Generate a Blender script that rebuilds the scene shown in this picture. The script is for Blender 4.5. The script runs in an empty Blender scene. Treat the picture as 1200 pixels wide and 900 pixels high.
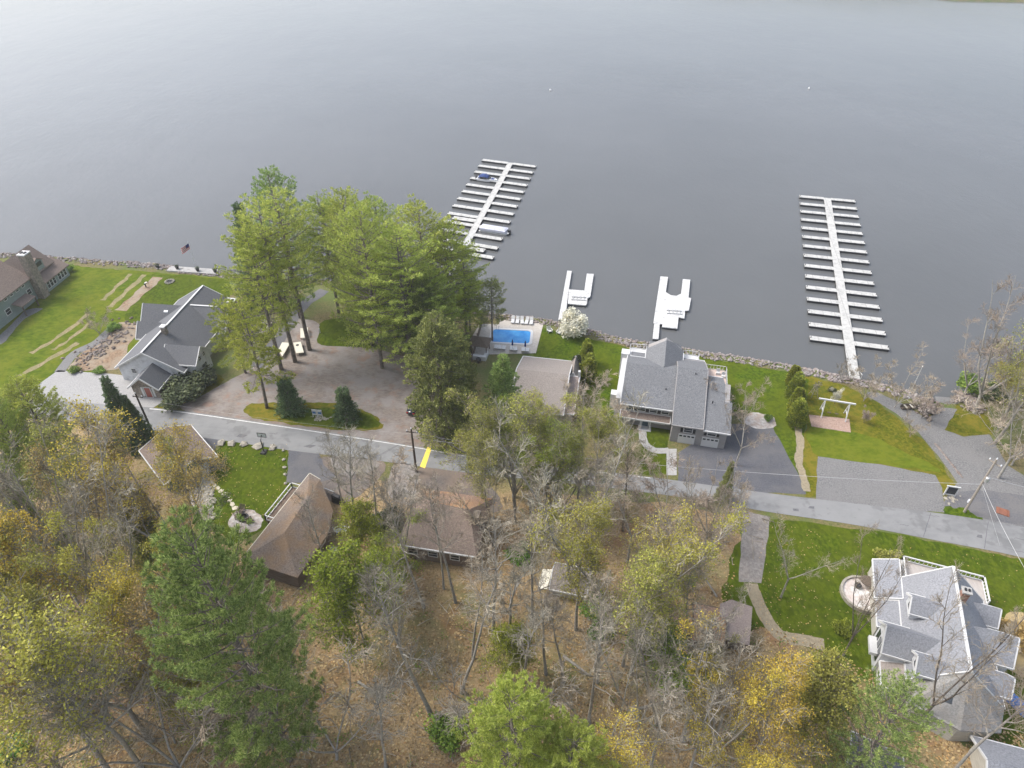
import bpy, math, random
from mathutils import Vector, Matrix
random.seed(7)
R = math.radians
scene = bpy.context.scene
COL = scene.collection
G = 1.5                      # level of the land above the lake
PITCH = R(38.5); FPX = 800.0; CAMH = 80.0
cosP, sinP = math.cos(PITCH), math.sin(PITCH)

def W(u, v, z=G):
    a = (u-600)/FPX; b = (v-450)/FPX
    dy = cosP-b*sinP; dz = -sinP-b*cosP
    t = (z-CAMH)/dz
    return Vector((a*t, dy*t, z))

def height_at(v, Y):
    b = (v-450)/FPX
    return CAMH + Y*(-sinP-b*cosP)/(cosP-b*sinP)

# ------------------------------------------------------------------ materials
def new_mat(name):
    m = bpy.data.materials.new(name); m.use_nodes = True
    nt = m.node_tree
    b = nt.nodes['Principled BSDF']
    return m, nt, b

def ramp(nt, stops, fac):
    r = nt.nodes.new('ShaderNodeValToRGB')
    e = r.color_ramp.elements
    while len(e) < len(stops): e.new(0.5)
    for k, (p, c) in enumerate(stops):
        e[k].position = p; e[k].color = (*c, 1)
    nt.links.new(fac, r.inputs['Fac'])
    return r.outputs['Color']

def noise(nt, scale, detail=4, rough=0.6, src=None, vec=None):
    n = nt.nodes.new('ShaderNodeTexNoise')
    n.inputs['Scale'].default_value = scale; n.inputs['Detail'].default_value = detail
    n.inputs['Roughness'].default_value = rough
    if vec is not None: nt.links.new(vec, n.inputs['Vector'])
    return n.outputs['Fac']

def pos(nt, stretch=None, ang=0):
    g = nt.nodes.new('ShaderNodeNewGeometry')
    if not stretch: return g.outputs['Position']
    mp = nt.nodes.new('ShaderNodeMapping')
    mp.inputs['Scale'].default_value = stretch
    mp.inputs['Rotation'].default_value = (0, 0, ang)
    nt.links.new(g.outputs['Position'], mp.inputs['Vector'])
    return mp.outputs['Vector']

def mix(nt, fac, a, b, mode='MIX'):
    m = nt.nodes.new('ShaderNodeMix'); m.data_type = 'RGBA'; m.blend_type = mode
    if isinstance(fac, (int, float)): m.inputs[0].default_value = fac
    else: nt.links.new(fac, m.inputs[0])
    for s, val in ((6, a), (7, b)):
        if isinstance(val, tuple): m.inputs[s].default_value = (*val, 1)
        else: nt.links.new(val, m.inputs[s])
    return m.outputs[2]

def bump(nt, b, h, strength, dist):
    bp = nt.nodes.new('ShaderNodeBump')
    bp.inputs['Strength'].default_value = strength; bp.inputs['Distance'].default_value = dist
    nt.links.new(h, bp.inputs['Height']); nt.links.new(bp.outputs['Normal'], b.inputs['Normal'])

def surf(name, fine, coarse=None, fs=3.0, cs=0.25, rough=0.85, bs=0.0, bd=0.05, stretch=None, ang=0,
         lo=0.35, hi=0.65, clo=0.4, chi=0.6, spec=0.3, detail=5, third=None):
    """fine: (dark, light) of the small grain; coarse: (colour, amount) of the broad patches"""
    m, nt, b = new_mat(name)
    v = pos(nt, stretch, ang)
    f = noise(nt, fs, detail, 0.7, vec=v)
    n = len(fine)
    c = ramp(nt, [(lo+(hi-lo)*k/max(1, n-1), fine[k]) for k in range(n)], f)
    vv = pos(nt)
    if coarse:
        k = noise(nt, cs, 4, 0.6, vec=vv)
        kf = ramp(nt, [(clo, (0, 0, 0)), (chi, (coarse[1],)*3)], k)
        c = mix(nt, kf, c, coarse[0])
    if third:
        k = noise(nt, third[1], 3, 0.6, vec=vv)
        kf = ramp(nt, [(third[2], (0, 0, 0)), (third[3], (third[4],)*3)], k)
        c = mix(nt, kf, c, third[0])
    nt.links.new(c, b.inputs['Base Color'])
    b.inputs['Roughness'].default_value = rough
    b.inputs['Specular IOR Level'].default_value = spec
    if bs: bump(nt, b, f, bs, bd)
    return m

def leaf(name, cols, var=0.25, trans=0.25, rough=0.65, hue=0.03):
    m, nt, b = new_mat(name)
    g = nt.nodes.new('ShaderNodeNewGeometry')
    n = len(cols)
    c = ramp(nt, [(k/max(1, n-1), cols[k]) for k in range(n)], g.outputs['Random Per Island'])
    oi = nt.nodes.new('ShaderNodeObjectInfo')
    h = nt.nodes.new('ShaderNodeHueSaturation')
    mr = nt.nodes.new('ShaderNodeMapRange'); mr.inputs[3].default_value = 1-var; mr.inputs[4].default_value = 1+var
    nt.links.new(oi.outputs['Random'], mr.inputs[0]); nt.links.new(mr.outputs[0], h.inputs['Value'])
    mh = nt.nodes.new('ShaderNodeMapRange'); mh.inputs[3].default_value = 0.5-hue; mh.inputs[4].default_value = 0.5+hue
    wn = nt.nodes.new('ShaderNodeTexWhiteNoise'); wn.noise_dimensions = '1D'
    nt.links.new(oi.outputs['Random'], wn.inputs['W'])
    nt.links.new(wn.outputs['Value'], mh.inputs[0]); nt.links.new(mh.outputs[0], h.inputs['Hue'])
    k = noise(nt, 0.5, 2, 0.5, vec=pos(nt))
    c2 = mix(nt, 1.0, c, ramp(nt, [(0.3, (0.78, 0.8, 0.78)), (0.7, (1.15, 1.12, 1.0))], k), 'MULTIPLY')
    nt.links.new(c2, h.inputs['Color'])
    nt.links.new(h.outputs['Color'], b.inputs['Base Color'])
    b.inputs['Roughness'].default_value = rough
    b.inputs['Specular IOR Level'].default_value = 0.25
    if trans:
        t = nt.nodes.new('ShaderNodeBsdfTranslucent')
        nt.links.new(h.outputs['Color'], t.inputs['Color'])
        ms = nt.nodes.new('ShaderNodeMixShader'); ms.inputs[0].default_value = trans
        out = nt.nodes['Material Output']
        nt.links.new(b.outputs[0], ms.inputs[1]); nt.links.new(t.outputs[0], ms.inputs[2])
        nt.links.new(ms.outputs[0], out.inputs['Surface'])
    return m

def plain(name, c, rough=0.5, metal=0.0, spec=0.4, var=0.12, fs=6.0):
    m, nt, b = new_mat(name)
    f = noise(nt, fs, 4, 0.65, vec=pos(nt))
    d = tuple(x*(1-var) for x in c); l = tuple(min(1, x*(1+var)) for x in c)
    nt.links.new(ramp(nt, [(0.3, d), (0.7, l)], f), b.inputs['Base Color'])
    b.inputs['Roughness'].default_value = rough; b.inputs['Metallic'].default_value = metal
    b.inputs['Specular IOR Level'].default_value = spec
    return m

def planks(name, c, gap, pitch, ang, axis='x', rough=0.7):
    """boards with dark joints every `pitch` metres, running across direction `ang`"""
    m, nt, b = new_mat(name)
    v = pos(nt, (1, 1, 1), ang)
    w = nt.nodes.new('ShaderNodeTexWave'); w.wave_type = 'BANDS'; w.bands_direction = 'X'
    w.wave_profile = 'SAW'
    w.inputs['Scale'].default_value = math.pi*2/20/pitch; w.inputs['Distortion'].default_value = 0
    nt.links.new(v, w.inputs['Vector'])
    f = noise(nt, 1.1, 6, 0.75, vec=pos(nt))
    base = ramp(nt, [(0.32, tuple(x*0.62 for x in c)), (0.48, tuple(x*0.95 for x in c)), (0.7, tuple(min(1, x*1.12) for x in c))], f)
    k = ramp(nt, [(0.0, (1, 1, 1)), (0.08, (0, 0, 0))], w.outputs['Fac'])
    nt.links.new(mix(nt, k, base, gap), b.inputs['Base Color'])
    b.inputs['Roughness'].default_value = rough; b.inputs['Specular IOR Level'].default_value = 0.3
    return m

M = {}
M['asphalt'] = surf('asphalt', [(0.163, 0.166, 0.168), (0.222, 0.223, 0.222)], ((0.244, 0.246, 0.244), 0.7), fs=1.6, cs=0.14, rough=0.9, lo=.3, hi=.7, third=((0.123, 0.123, 0.123), 0.35, .55, .62, .45), stretch=(0.259, 0.732, 0.717), ang=R(9))
M['asphalt_dark'] = surf('asphalt_dark', [(0.075, 0.077, 0.088), (0.11, 0.112, 0.125)], ((0.135, 0.13, 0.13), 0.6), fs=4, cs=0.3, rough=0.9)
M['asphalt_brown'] = surf('asphalt_brown', [(0.085, 0.075, 0.072), (0.16, 0.14, 0.125)], ((0.2, 0.155, 0.12), 0.75), fs=3, cs=0.25, rough=0.95)
M['asphalt_grey'] = surf('asphalt_grey', [(0.09, 0.09, 0.10), (0.15, 0.15, 0.155)], ((0.17, 0.16, 0.15), 0.5), fs=4, cs=0.3, rough=0.9)
M['gravel'] = surf('gravel', [(0.104, 0.104, 0.104), (0.229, 0.225, 0.221)], ((0.187, 0.183, 0.179), 0.6), fs=4.5, cs=0.25, rough=0.95, bs=0.5, bd=0.1)
M['gravel_brown'] = surf('gravel_brown', [(0.141, 0.115, 0.101), (0.251, 0.215, 0.186)], ((0.260, 0.238, 0.224), 0.8), fs=3.0, cs=0.28, rough=0.95, bs=0.4, bd=0.1,
                         stretch=(0.5, 1.4, 1), ang=R(25), third=((0.26, 0.16, 0.11), 0.5, 0.55, 0.68, 0.6))
M['gravel_white'] = surf('gravel_white', [(0.247, 0.247, 0.247), (0.389, 0.382, 0.370)], ((0.294, 0.288, 0.277), 0.5), fs=4, cs=0.4, rough=0.95, bs=0.4, bd=0.08)
M['lawn'] = surf('lawn', [(0.033, 0.062, 0.002), (0.061, 0.103, 0.004), (0.090, 0.127, 0.007)], ((0.099, 0.118, 0.007), 0.6), fs=2.2, cs=0.14, rough=0.95, spec=0.08, bs=0.7, bd=0.12, lo=0.40, hi=0.60, third=((0.043, 0.067, 0.006), 0.9, 0.5, 0.62, 0.55))
M['lawn_lush'] = surf('lawn_lush', [(0.033, 0.056, 0.002), (0.058, 0.091, 0.003), (0.083, 0.112, 0.007)], ((0.084, 0.105, 0.007), 0.6), fs=2.2, cs=0.2, rough=0.95, spec=0.08, bs=0.7, bd=0.12, stretch=(0.900, 0.582, 0.224), ang=R(10), lo=0.40, hi=0.60, third=((0.045, 0.063, 0.006), 0.9, 0.5, 0.62, 0.55))
M['lawn_pale'] = surf('lawn_pale', [(0.050, 0.082, 0.003), (0.081, 0.120, 0.006), (0.113, 0.145, 0.010)], ((0.133, 0.148, 0.013), 0.75), fs=2.0, cs=0.12, rough=0.95, spec=0.08, bs=0.6, bd=0.12, stretch=(0.357, 0.769, 0.173), ang=R(-35), lo=0.40, hi=0.60, third=((0.063, 0.100, 0.005), 0.9, 0.5, 0.62, 0.55))
M['lawn_yellow'] = surf('lawn_yellow', [(0.058, 0.075, 0.004), (0.098, 0.104, 0.006), (0.145, 0.131, 0.013)], ((0.174, 0.144, 0.019), 0.8), fs=2.2, cs=0.16, rough=0.95, spec=0.08, bs=0.6, bd=0.12, lo=0.40, hi=0.60, third=((0.068, 0.095, 0.006), 0.9, 0.5, 0.62, 0.55))
M['needles'] = surf('needles', [(0.078, 0.077, 0.028), (0.155, 0.131, 0.055), (0.217, 0.163, 0.083)], ((0.089, 0.125, 0.028), 0.85), fs=2.6, cs=0.12, rough=0.95, bs=0.6, bd=0.15)
M['forest'] = surf('forest_floor', [(0.104, 0.075, 0.040), (0.276, 0.200, 0.103), (0.358, 0.257, 0.140), (0.496, 0.400, 0.252)], ((0.165, 0.165, 0.059), 0.85), fs=3.6, cs=0.13, lo=0.3, hi=0.7, clo=0.48, chi=0.66, rough=0.95, bs=0.8, bd=0.25, detail=7,
                   third=((0.25, 0.12, 0.06), 0.2, 0.54, 0.68, 0.55))
M['straw'] = surf('straw_bed', [(0.180, 0.143, 0.075), (0.315, 0.262, 0.150)], ((0.165, 0.165, 0.068), 0.6), fs=3, cs=0.5, rough=0.95, bs=0.5, bd=0.15)
M['soil'] = surf('garden_soil', [(0.16, 0.10, 0.06), (0.32, 0.23, 0.15)], ((0.30, 0.26, 0.2), 0.7), fs=2.0, cs=0.4, rough=0.95, bs=0.8, bd=0.2)
M['mulch'] = surf('mulch', [(0.24, 0.16, 0.12), (0.42, 0.31, 0.26)], ((0.36, 0.25, 0.2), 0.5), fs=3.5, cs=0.6, rough=0.95)
M['path_tan'] = surf('path_tan', [(0.2, 0.165, 0.11), (0.34, 0.29, 0.2)], ((0.26, 0.22, 0.15), 0.5), fs=3, cs=0.5, rough=0.95)
M['lane'] = surf('lane', [(0.140, 0.131, 0.120), (0.274, 0.252, 0.235)], ((0.215, 0.186, 0.165), 0.6), fs=3, cs=0.35, rough=0.95, bs=0.4, bd=0.1)
M['concrete'] = surf('concrete', [(0.302, 0.295, 0.281), (0.418, 0.410, 0.396)], ((0.324, 0.317, 0.302), 0.5), fs=2.5, cs=0.4, rough=0.85)
M['pool_deck'] = surf('pool_deck', [(0.38, 0.35, 0.31), (0.56, 0.53, 0.49)], ((0.46, 0.41, 0.35), 0.6), fs=3.0, cs=0.5, rough=0.85)
M['patio'] = surf('patio_stone', [(0.270, 0.247, 0.225), (0.540, 0.517, 0.495)], ((0.300, 0.225, 0.180), 0.6), fs=2.2, cs=0.7, rough=0.9)
M['paint'] = plain('road_paint', (0.62, 0.62, 0.6), 0.7, var=0.25, fs=3)
M['paint_yellow'] = plain('yellow_paint', (0.80, 0.60, 0.10), 0.7, var=0.12, fs=3)
M['rock'] = surf('rock', [(0.094, 0.079, 0.072), (0.216, 0.187, 0.166), (0.331, 0.302, 0.274)], ((0.216, 0.158, 0.130), 0.5), fs=1.6, cs=0.6, rough=0.95)
M['rock_shore'] = surf('shore_rock', [(0.097, 0.087, 0.086), (0.248, 0.225, 0.212), (0.413, 0.384, 0.368)], ((0.234, 0.174, 0.149), 0.5), fs=1.6, cs=0.6, rough=0.95)
M['patio_pale'] = surf('patio_pale', [(0.436, 0.420, 0.398), (0.728, 0.720, 0.704)], ((0.436, 0.330, 0.275), 0.6), fs=2.2, cs=0.7, rough=0.9)
M['boulder'] = surf('boulder', [(0.225, 0.210, 0.173), (0.390, 0.360, 0.300)], None, fs=3, rough=0.95)
M['flagstone'] = surf('flagstone', [(0.40, 0.36, 0.27), (0.58, 0.53, 0.42)], None, fs=2, rough=0.9)
DA = math.atan2(58, 11.8)
M['dock'] = planks('dock_boards', (0.451, 0.448, 0.427), (0.246, 0.239, 0.226), 2.4, 0.2)
M['dock_white'] = planks('dock_white', (0.540, 0.540, 0.532), (0.371, 0.371, 0.365), 1.6, 0.2)
M['float'] = plain('float_black', (0.035, 0.035, 0.037), 0.6)
M['steel'] = plain('galvanised_steel', (0.5, 0.5, 0.5), 0.4, 0.6)
M['white'] = plain('white_paint', (0.566, 0.566, 0.558), 0.5, var=0.06)
M['white_trim'] = plain('white_trim', (0.564, 0.564, 0.556), 0.5, var=0.05)
M['cream'] = plain('cream', (0.612, 0.586, 0.493), 0.6, var=0.08)
M['siding_white'] = planks('siding_white', (0.561, 0.570, 0.586), (0.425, 0.425, 0.442), 0.3, 0)
M['siding_grey'] = surf('siding_grey', [(0.24, 0.235, 0.235), (0.32, 0.315, 0.31)], ((0.29, 0.26, 0.24), 0.6), fs=3, cs=0.6, stretch=(0.4, 0.4, 3))
M['siding_sage'] = surf('siding_sage', [(0.19, 0.235, 0.22), (0.255, 0.30, 0.285)], None, fs=2, stretch=(0.4, 0.4, 3))
M['siding_teal'] = surf('siding_teal', [(0.045, 0.085, 0.11), (0.07, 0.12, 0.15)], None, fs=2, stretch=(0.4, 0.4, 3))
M['siding_brown'] = surf('siding_brown', [(0.12, 0.085, 0.065), (0.2, 0.15, 0.115)], None, fs=2, stretch=(0.4, 0.4, 3))
M['siding_tan'] = surf('siding_tan', [(0.36, 0.34, 0.29), (0.48, 0.46, 0.41)], None, fs=2, stretch=(0.4, 0.4, 3))
def shingle(n, a, b, c, amt=0.5):
    return surf(n, [a, tuple((x+y)/2 for x, y in zip(a, b)), b], (c, amt), fs=5.5, cs=0.3, rough=0.92, bs=0.35, bd=0.04, lo=0.36, hi=0.64, detail=3)
M['shingle_grey'] = shingle('shingle_grey', (0.097, 0.102, 0.108), (0.212, 0.217, 0.227), (0.141, 0.145, 0.153))
M['shingle_slate'] = shingle('shingle_slate', (0.090, 0.094, 0.101), (0.148, 0.151, 0.161), (0.127, 0.130, 0.138))
M['shingle_pale'] = shingle('shingle_pale', (0.165, 0.172, 0.189), (0.284, 0.290, 0.311), (0.218, 0.225, 0.239))
M['shingle_weathered'] = shingle('shingle_weathered', (0.17, 0.17, 0.165), (0.30, 0.295, 0.285), (0.25, 0.225, 0.20))
M['shingle_brown'] = shingle('shingle_brown', (0.128, 0.098, 0.081), (0.255, 0.200, 0.166), (0.196, 0.153, 0.128))
M['shingle_tan'] = shingle('shingle_tan', (0.19, 0.165, 0.15), (0.32, 0.285, 0.255), (0.25, 0.22, 0.20))
M['shingle_moss'] = shingle('shingle_moss', (0.105, 0.085, 0.073), (0.225, 0.185, 0.155), (0.24, 0.145, 0.065), 0.5)
M['shingle_mauve'] = shingle('shingle_mauve', (0.207, 0.165, 0.149), (0.324, 0.272, 0.246), (0.270, 0.223, 0.205))
M['shingle_rust'] = shingle('shingle_rust', (0.16, 0.105, 0.08), (0.32, 0.22, 0.16), (0.36, 0.2, 0.09), 0.6)
M['stonework'] = surf('stonework', [(0.14, 0.12, 0.1), (0.34, 0.29, 0.24)], None, fs=2.5, rough=0.95, bs=0.5)
M['brick'] = surf('brick', [(0.2, 0.1, 0.075), (0.32, 0.18, 0.13)], None, fs=4)
M['glass'] = plain('window_glass', (0.03, 0.036, 0.042), 0.08, spec=0.6, var=0.3, fs=1)
M['door_red'] = plain('door_red', (0.28, 0.08, 0.06), 0.5)
M['deck_pink'] = surf('deck_tan', [(0.44, 0.34, 0.29), (0.58, 0.47, 0.41)], None, fs=2, stretch=(6, .5, 1))
M['deck_pale'] = surf('deck_pale', [(0.34, 0.315, 0.295), (0.47, 0.445, 0.42)], ((0.36, 0.31, 0.28), 0.5), fs=2, stretch=(6, .5, 1))
M['deck_grey'] = surf('deck_grey', [(0.2, 0.17, 0.14), (0.34, 0.30, 0.26)], None, fs=2, stretch=(6, .5, 1))
M['wood_dark'] = plain('weathered_wood', (0.11, 0.085, 0.065), 0.85, var=0.35)
M['wood_pole'] = plain('pole_wood', (0.085, 0.066, 0.052), 0.85, var=0.35)
M['wood_pale'] = plain('pole_wood_pale', (0.30, 0.26, 0.22), 0.85, var=0.3)
M['black'] = plain('black_plastic', (0.02, 0.02, 0.022), 0.5)
M['car_paint'] = plain('car_paint', (0.012, 0.013, 0.018), 0.15, spec=0.7, var=0.05)
M['rubber'] = plain('rubber', (0.02, 0.02, 0.02), 0.8)
M['chrome'] = plain('chrome', (0.55, 0.55, 0.56), 0.25, 0.9)
M['lamp_glass'] = plain('lamp_glass', (0.7, 0.72, 0.75), 0.15)
M['tail_red'] = plain('tail_red', (0.4, 0.02, 0.02), 0.25)
M['blue_canvas'] = plain('blue_canvas', (0.02, 0.045, 0.16), 0.8, var=0.3, fs=2)
M['grey_canvas'] = surf('grey_canvas', [(0.42, 0.43, 0.5), (0.56, 0.57, 0.64)], None, fs=1.5)
M['tarp'] = surf('blue_tarp', [(0.03, 0.13, 0.42), (0.08, 0.24, 0.62)], None, fs=2)
M['gel'] = plain('white_gelcoat', (0.680, 0.680, 0.680), 0.25, var=0.04)
M['sign_blue'] = plain('sign_blue', (0.05, 0.14, 0.32), 0.5)
M['flag_red'] = plain('flag_red', (0.45, 0.05, 0.06), 0.8)
M['flag_blue'] = plain('flag_blue', (0.03, 0.04, 0.15), 0.8)
M['rust'] = plain('rusty_plate', (0.22, 0.09, 0.055), 0.8, var=0.3)
M['pink'] = plain('pink_plastic', (0.6, 0.22, 0.32), 0.5)
M['skin'] = plain('skin', (0.5, 0.33, 0.25), 0.6)
M['denim'] = plain('dark_trousers', (0.03, 0.035, 0.05), 0.85)
M['shirt'] = plain('white_shirt', (0.7, 0.7, 0.7), 0.85)
M['hair'] = plain('dark_hair', (0.04, 0.03, 0.025), 0.7)
M['wire'] = plain('wire', (0.42, 0.42, 0.42), 0.6)
M['bark_grey'] = surf('bark_grey', [(0.184, 0.164, 0.145), (0.380, 0.354, 0.322)], ((0.304, 0.297, 0.253), 0.5), fs=3, cs=0.6, rough=0.95)
M['bark_dark'] = surf('bark_dark', [(0.078, 0.065, 0.055), (0.189, 0.163, 0.137)], None, fs=3, rough=0.95)
M['bark_pine'] = surf('bark_pine', [(0.115, 0.095, 0.081), (0.257, 0.223, 0.196)], None, fs=2, rough=0.95)
M['twig'] = leaf('twig_grey', [(0.159, 0.136, 0.110), (0.285, 0.255, 0.215), (0.421, 0.390, 0.340)], 0.25, 0, 0.9, 0.01)
M['twig_brown'] = leaf('twig_brown', [(0.174, 0.139, 0.112), (0.321, 0.263, 0.216), (0.442, 0.381, 0.323)], 0.2, 0, 0.9, 0.01)
M['n_light'] = leaf('pine_light', [(0.223, 0.288, 0.060), (0.387, 0.463, 0.106), (0.595, 0.637, 0.175)], 0.15, 0.4, hue=0.012)
M['n_lime'] = leaf('pine_lime', [(0.221, 0.265, 0.045), (0.357, 0.406, 0.072), (0.525, 0.529, 0.124)], 0.15, 0.4, hue=0.012)
M['n_mid'] = leaf('pine_mid', [(0.11, 0.18, 0.05), (0.29, 0.40, 0.12), (0.48, 0.57, 0.22)], 0.12, 0.4, hue=0.01)
M['n_dark'] = leaf('spruce_dark', [(0.054, 0.104, 0.050), (0.114, 0.186, 0.082), (0.205, 0.285, 0.122)], 0.2, 0.1, hue=0.01)
M['n_olive'] = leaf('conifer_olive', [(0.129, 0.159, 0.047), (0.233, 0.269, 0.083), (0.373, 0.396, 0.139)], 0.15, 0.15, hue=0.01)
M['n_cedar'] = leaf('cedar', [(0.116, 0.168, 0.025), (0.275, 0.315, 0.046), (0.462, 0.450, 0.073)], 0.15, 0.2, hue=0.012)
M['l_yellow'] = leaf('buds_yellow', [(0.253, 0.237, 0.050), (0.430, 0.390, 0.069), (0.582, 0.559, 0.130)], 0.12, 0.3, hue=0.012)
M['l_gold'] = leaf('buds_gold', [(0.297, 0.236, 0.039), (0.534, 0.405, 0.057), (0.680, 0.572, 0.114)], 0.12, 0.3, hue=0.012)
M['l_orange'] = leaf('buds_orange', [(0.24, 0.165, 0.06), (0.38, 0.27, 0.10), (0.47, 0.36, 0.16)], 0.1, 0.3, hue=0.012)
M['l_green'] = leaf('buds_green', [(0.149, 0.196, 0.022), (0.265, 0.322, 0.037), (0.368, 0.414, 0.067)], 0.12, 0.35, hue=0.012)
M['l_olive'] = leaf('buds_olive', [(0.194, 0.206, 0.047), (0.324, 0.334, 0.075), (0.486, 0.481, 0.122)], 0.12, 0.3, hue=0.012)
M['l_shrub'] = leaf('shrub_green', [(0.065, 0.130, 0.022), (0.147, 0.259, 0.041), (0.259, 0.370, 0.065)], 0.2, 0.25, hue=0.015)
M['l_shrubdark'] = leaf('shrub_dark', [(0.042, 0.060, 0.026), (0.090, 0.114, 0.054), (0.144, 0.168, 0.084)], 0.15, 0.15, hue=0.01)
M['l_white'] = leaf('blossom_white', [(0.62, 0.60, 0.48), (0.78, 0.76, 0.68), (0.85, 0.84, 0.80)], 0.05, 0.3, hue=0.0)
M['l_pink'] = leaf('blossom_pale_pink', [(0.32, 0.24, 0.23), (0.45, 0.36, 0.35), (0.6, 0.52, 0.5)], 0.05, 0.3, hue=0.0)
M['litter'] = leaf('leaf_litter', [(0.135, 0.084, 0.040), (0.338, 0.215, 0.090), (0.517, 0.406, 0.225), (0.405, 0.239, 0.101)], 0.05, 0.1, hue=0.0)
M['grassblade'] = leaf('grass_blades', [(0.05, 0.09, 0.015), (0.10, 0.16, 0.03), (0.17, 0.21, 0.05)], 0.05, 0.2, hue=0.0)

# lake: grey, gently rippled
def water_mat():
    m, nt, b = new_mat('lake_water')
    p = pos(nt, (1.0, 0.55, 1), R(20))
    k = noise(nt, 0.012, 4, 0.6, vec=pos(nt))
    c = ramp(nt, [(0.35, (0.092, 0.095, 0.096)), (0.65, (0.107, 0.110, 0.111))], k)
    nt.links.new(c, b.inputs['Base Color'])
    b.inputs['Roughness'].default_value = 0.06; b.inputs['IOR'].default_value = 1.33
    b.inputs['Specular IOR Level'].default_value = 0.5
    a = noise(nt, 0.55, 5, 0.7, vec=p)
    d = noise(nt, 0.07, 3, 0.5, vec=p)
    s = nt.nodes.new('ShaderNodeMath'); s.operation = 'MULTIPLY_ADD'
    nt.links.new(d, s.inputs[0]); s.inputs[1].default_value = 2.0; nt.links.new(a, s.inputs[2])
    bump(nt, b, s.outputs[0], 0.55, 0.14)
    return m
M['water'] = water_mat()
def pool_mat():
    m, nt, b = new_mat('pool_water')
    k = noise(nt, 0.6, 3, 0.6, vec=pos(nt))
    nt.links.new(ramp(nt, [(0.35, (0.02, 0.21, 0.56)), (0.65, (0.07, 0.34, 0.68))], k), b.inputs['Base Color'])
    b.inputs['Roughness'].default_value = 0.1; b.inputs['IOR'].default_value = 1.33
    return m
M['pool'] = pool_mat()

# ------------------------------------------------------------------ mesh builder
class Fr:
    """local frame: origin on the ground, turned about z"""
    def __init__(s, o, ang=0.0):
        s.o = Vector(o); s.c = math.cos(ang); s.s = math.sin(ang); s.ang = ang
    def p(s, x, y, z=0.0):
        return Vector((s.o.x+s.c*x-s.s*y, s.o.y+s.s*x+s.c*y, s.o.z+z))
    def sub(s, x, y, z=0, ang=0):
        return Fr(s.p(x, y, z), s.ang+ang)
ID = Fr((0, 0, 0))

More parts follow.
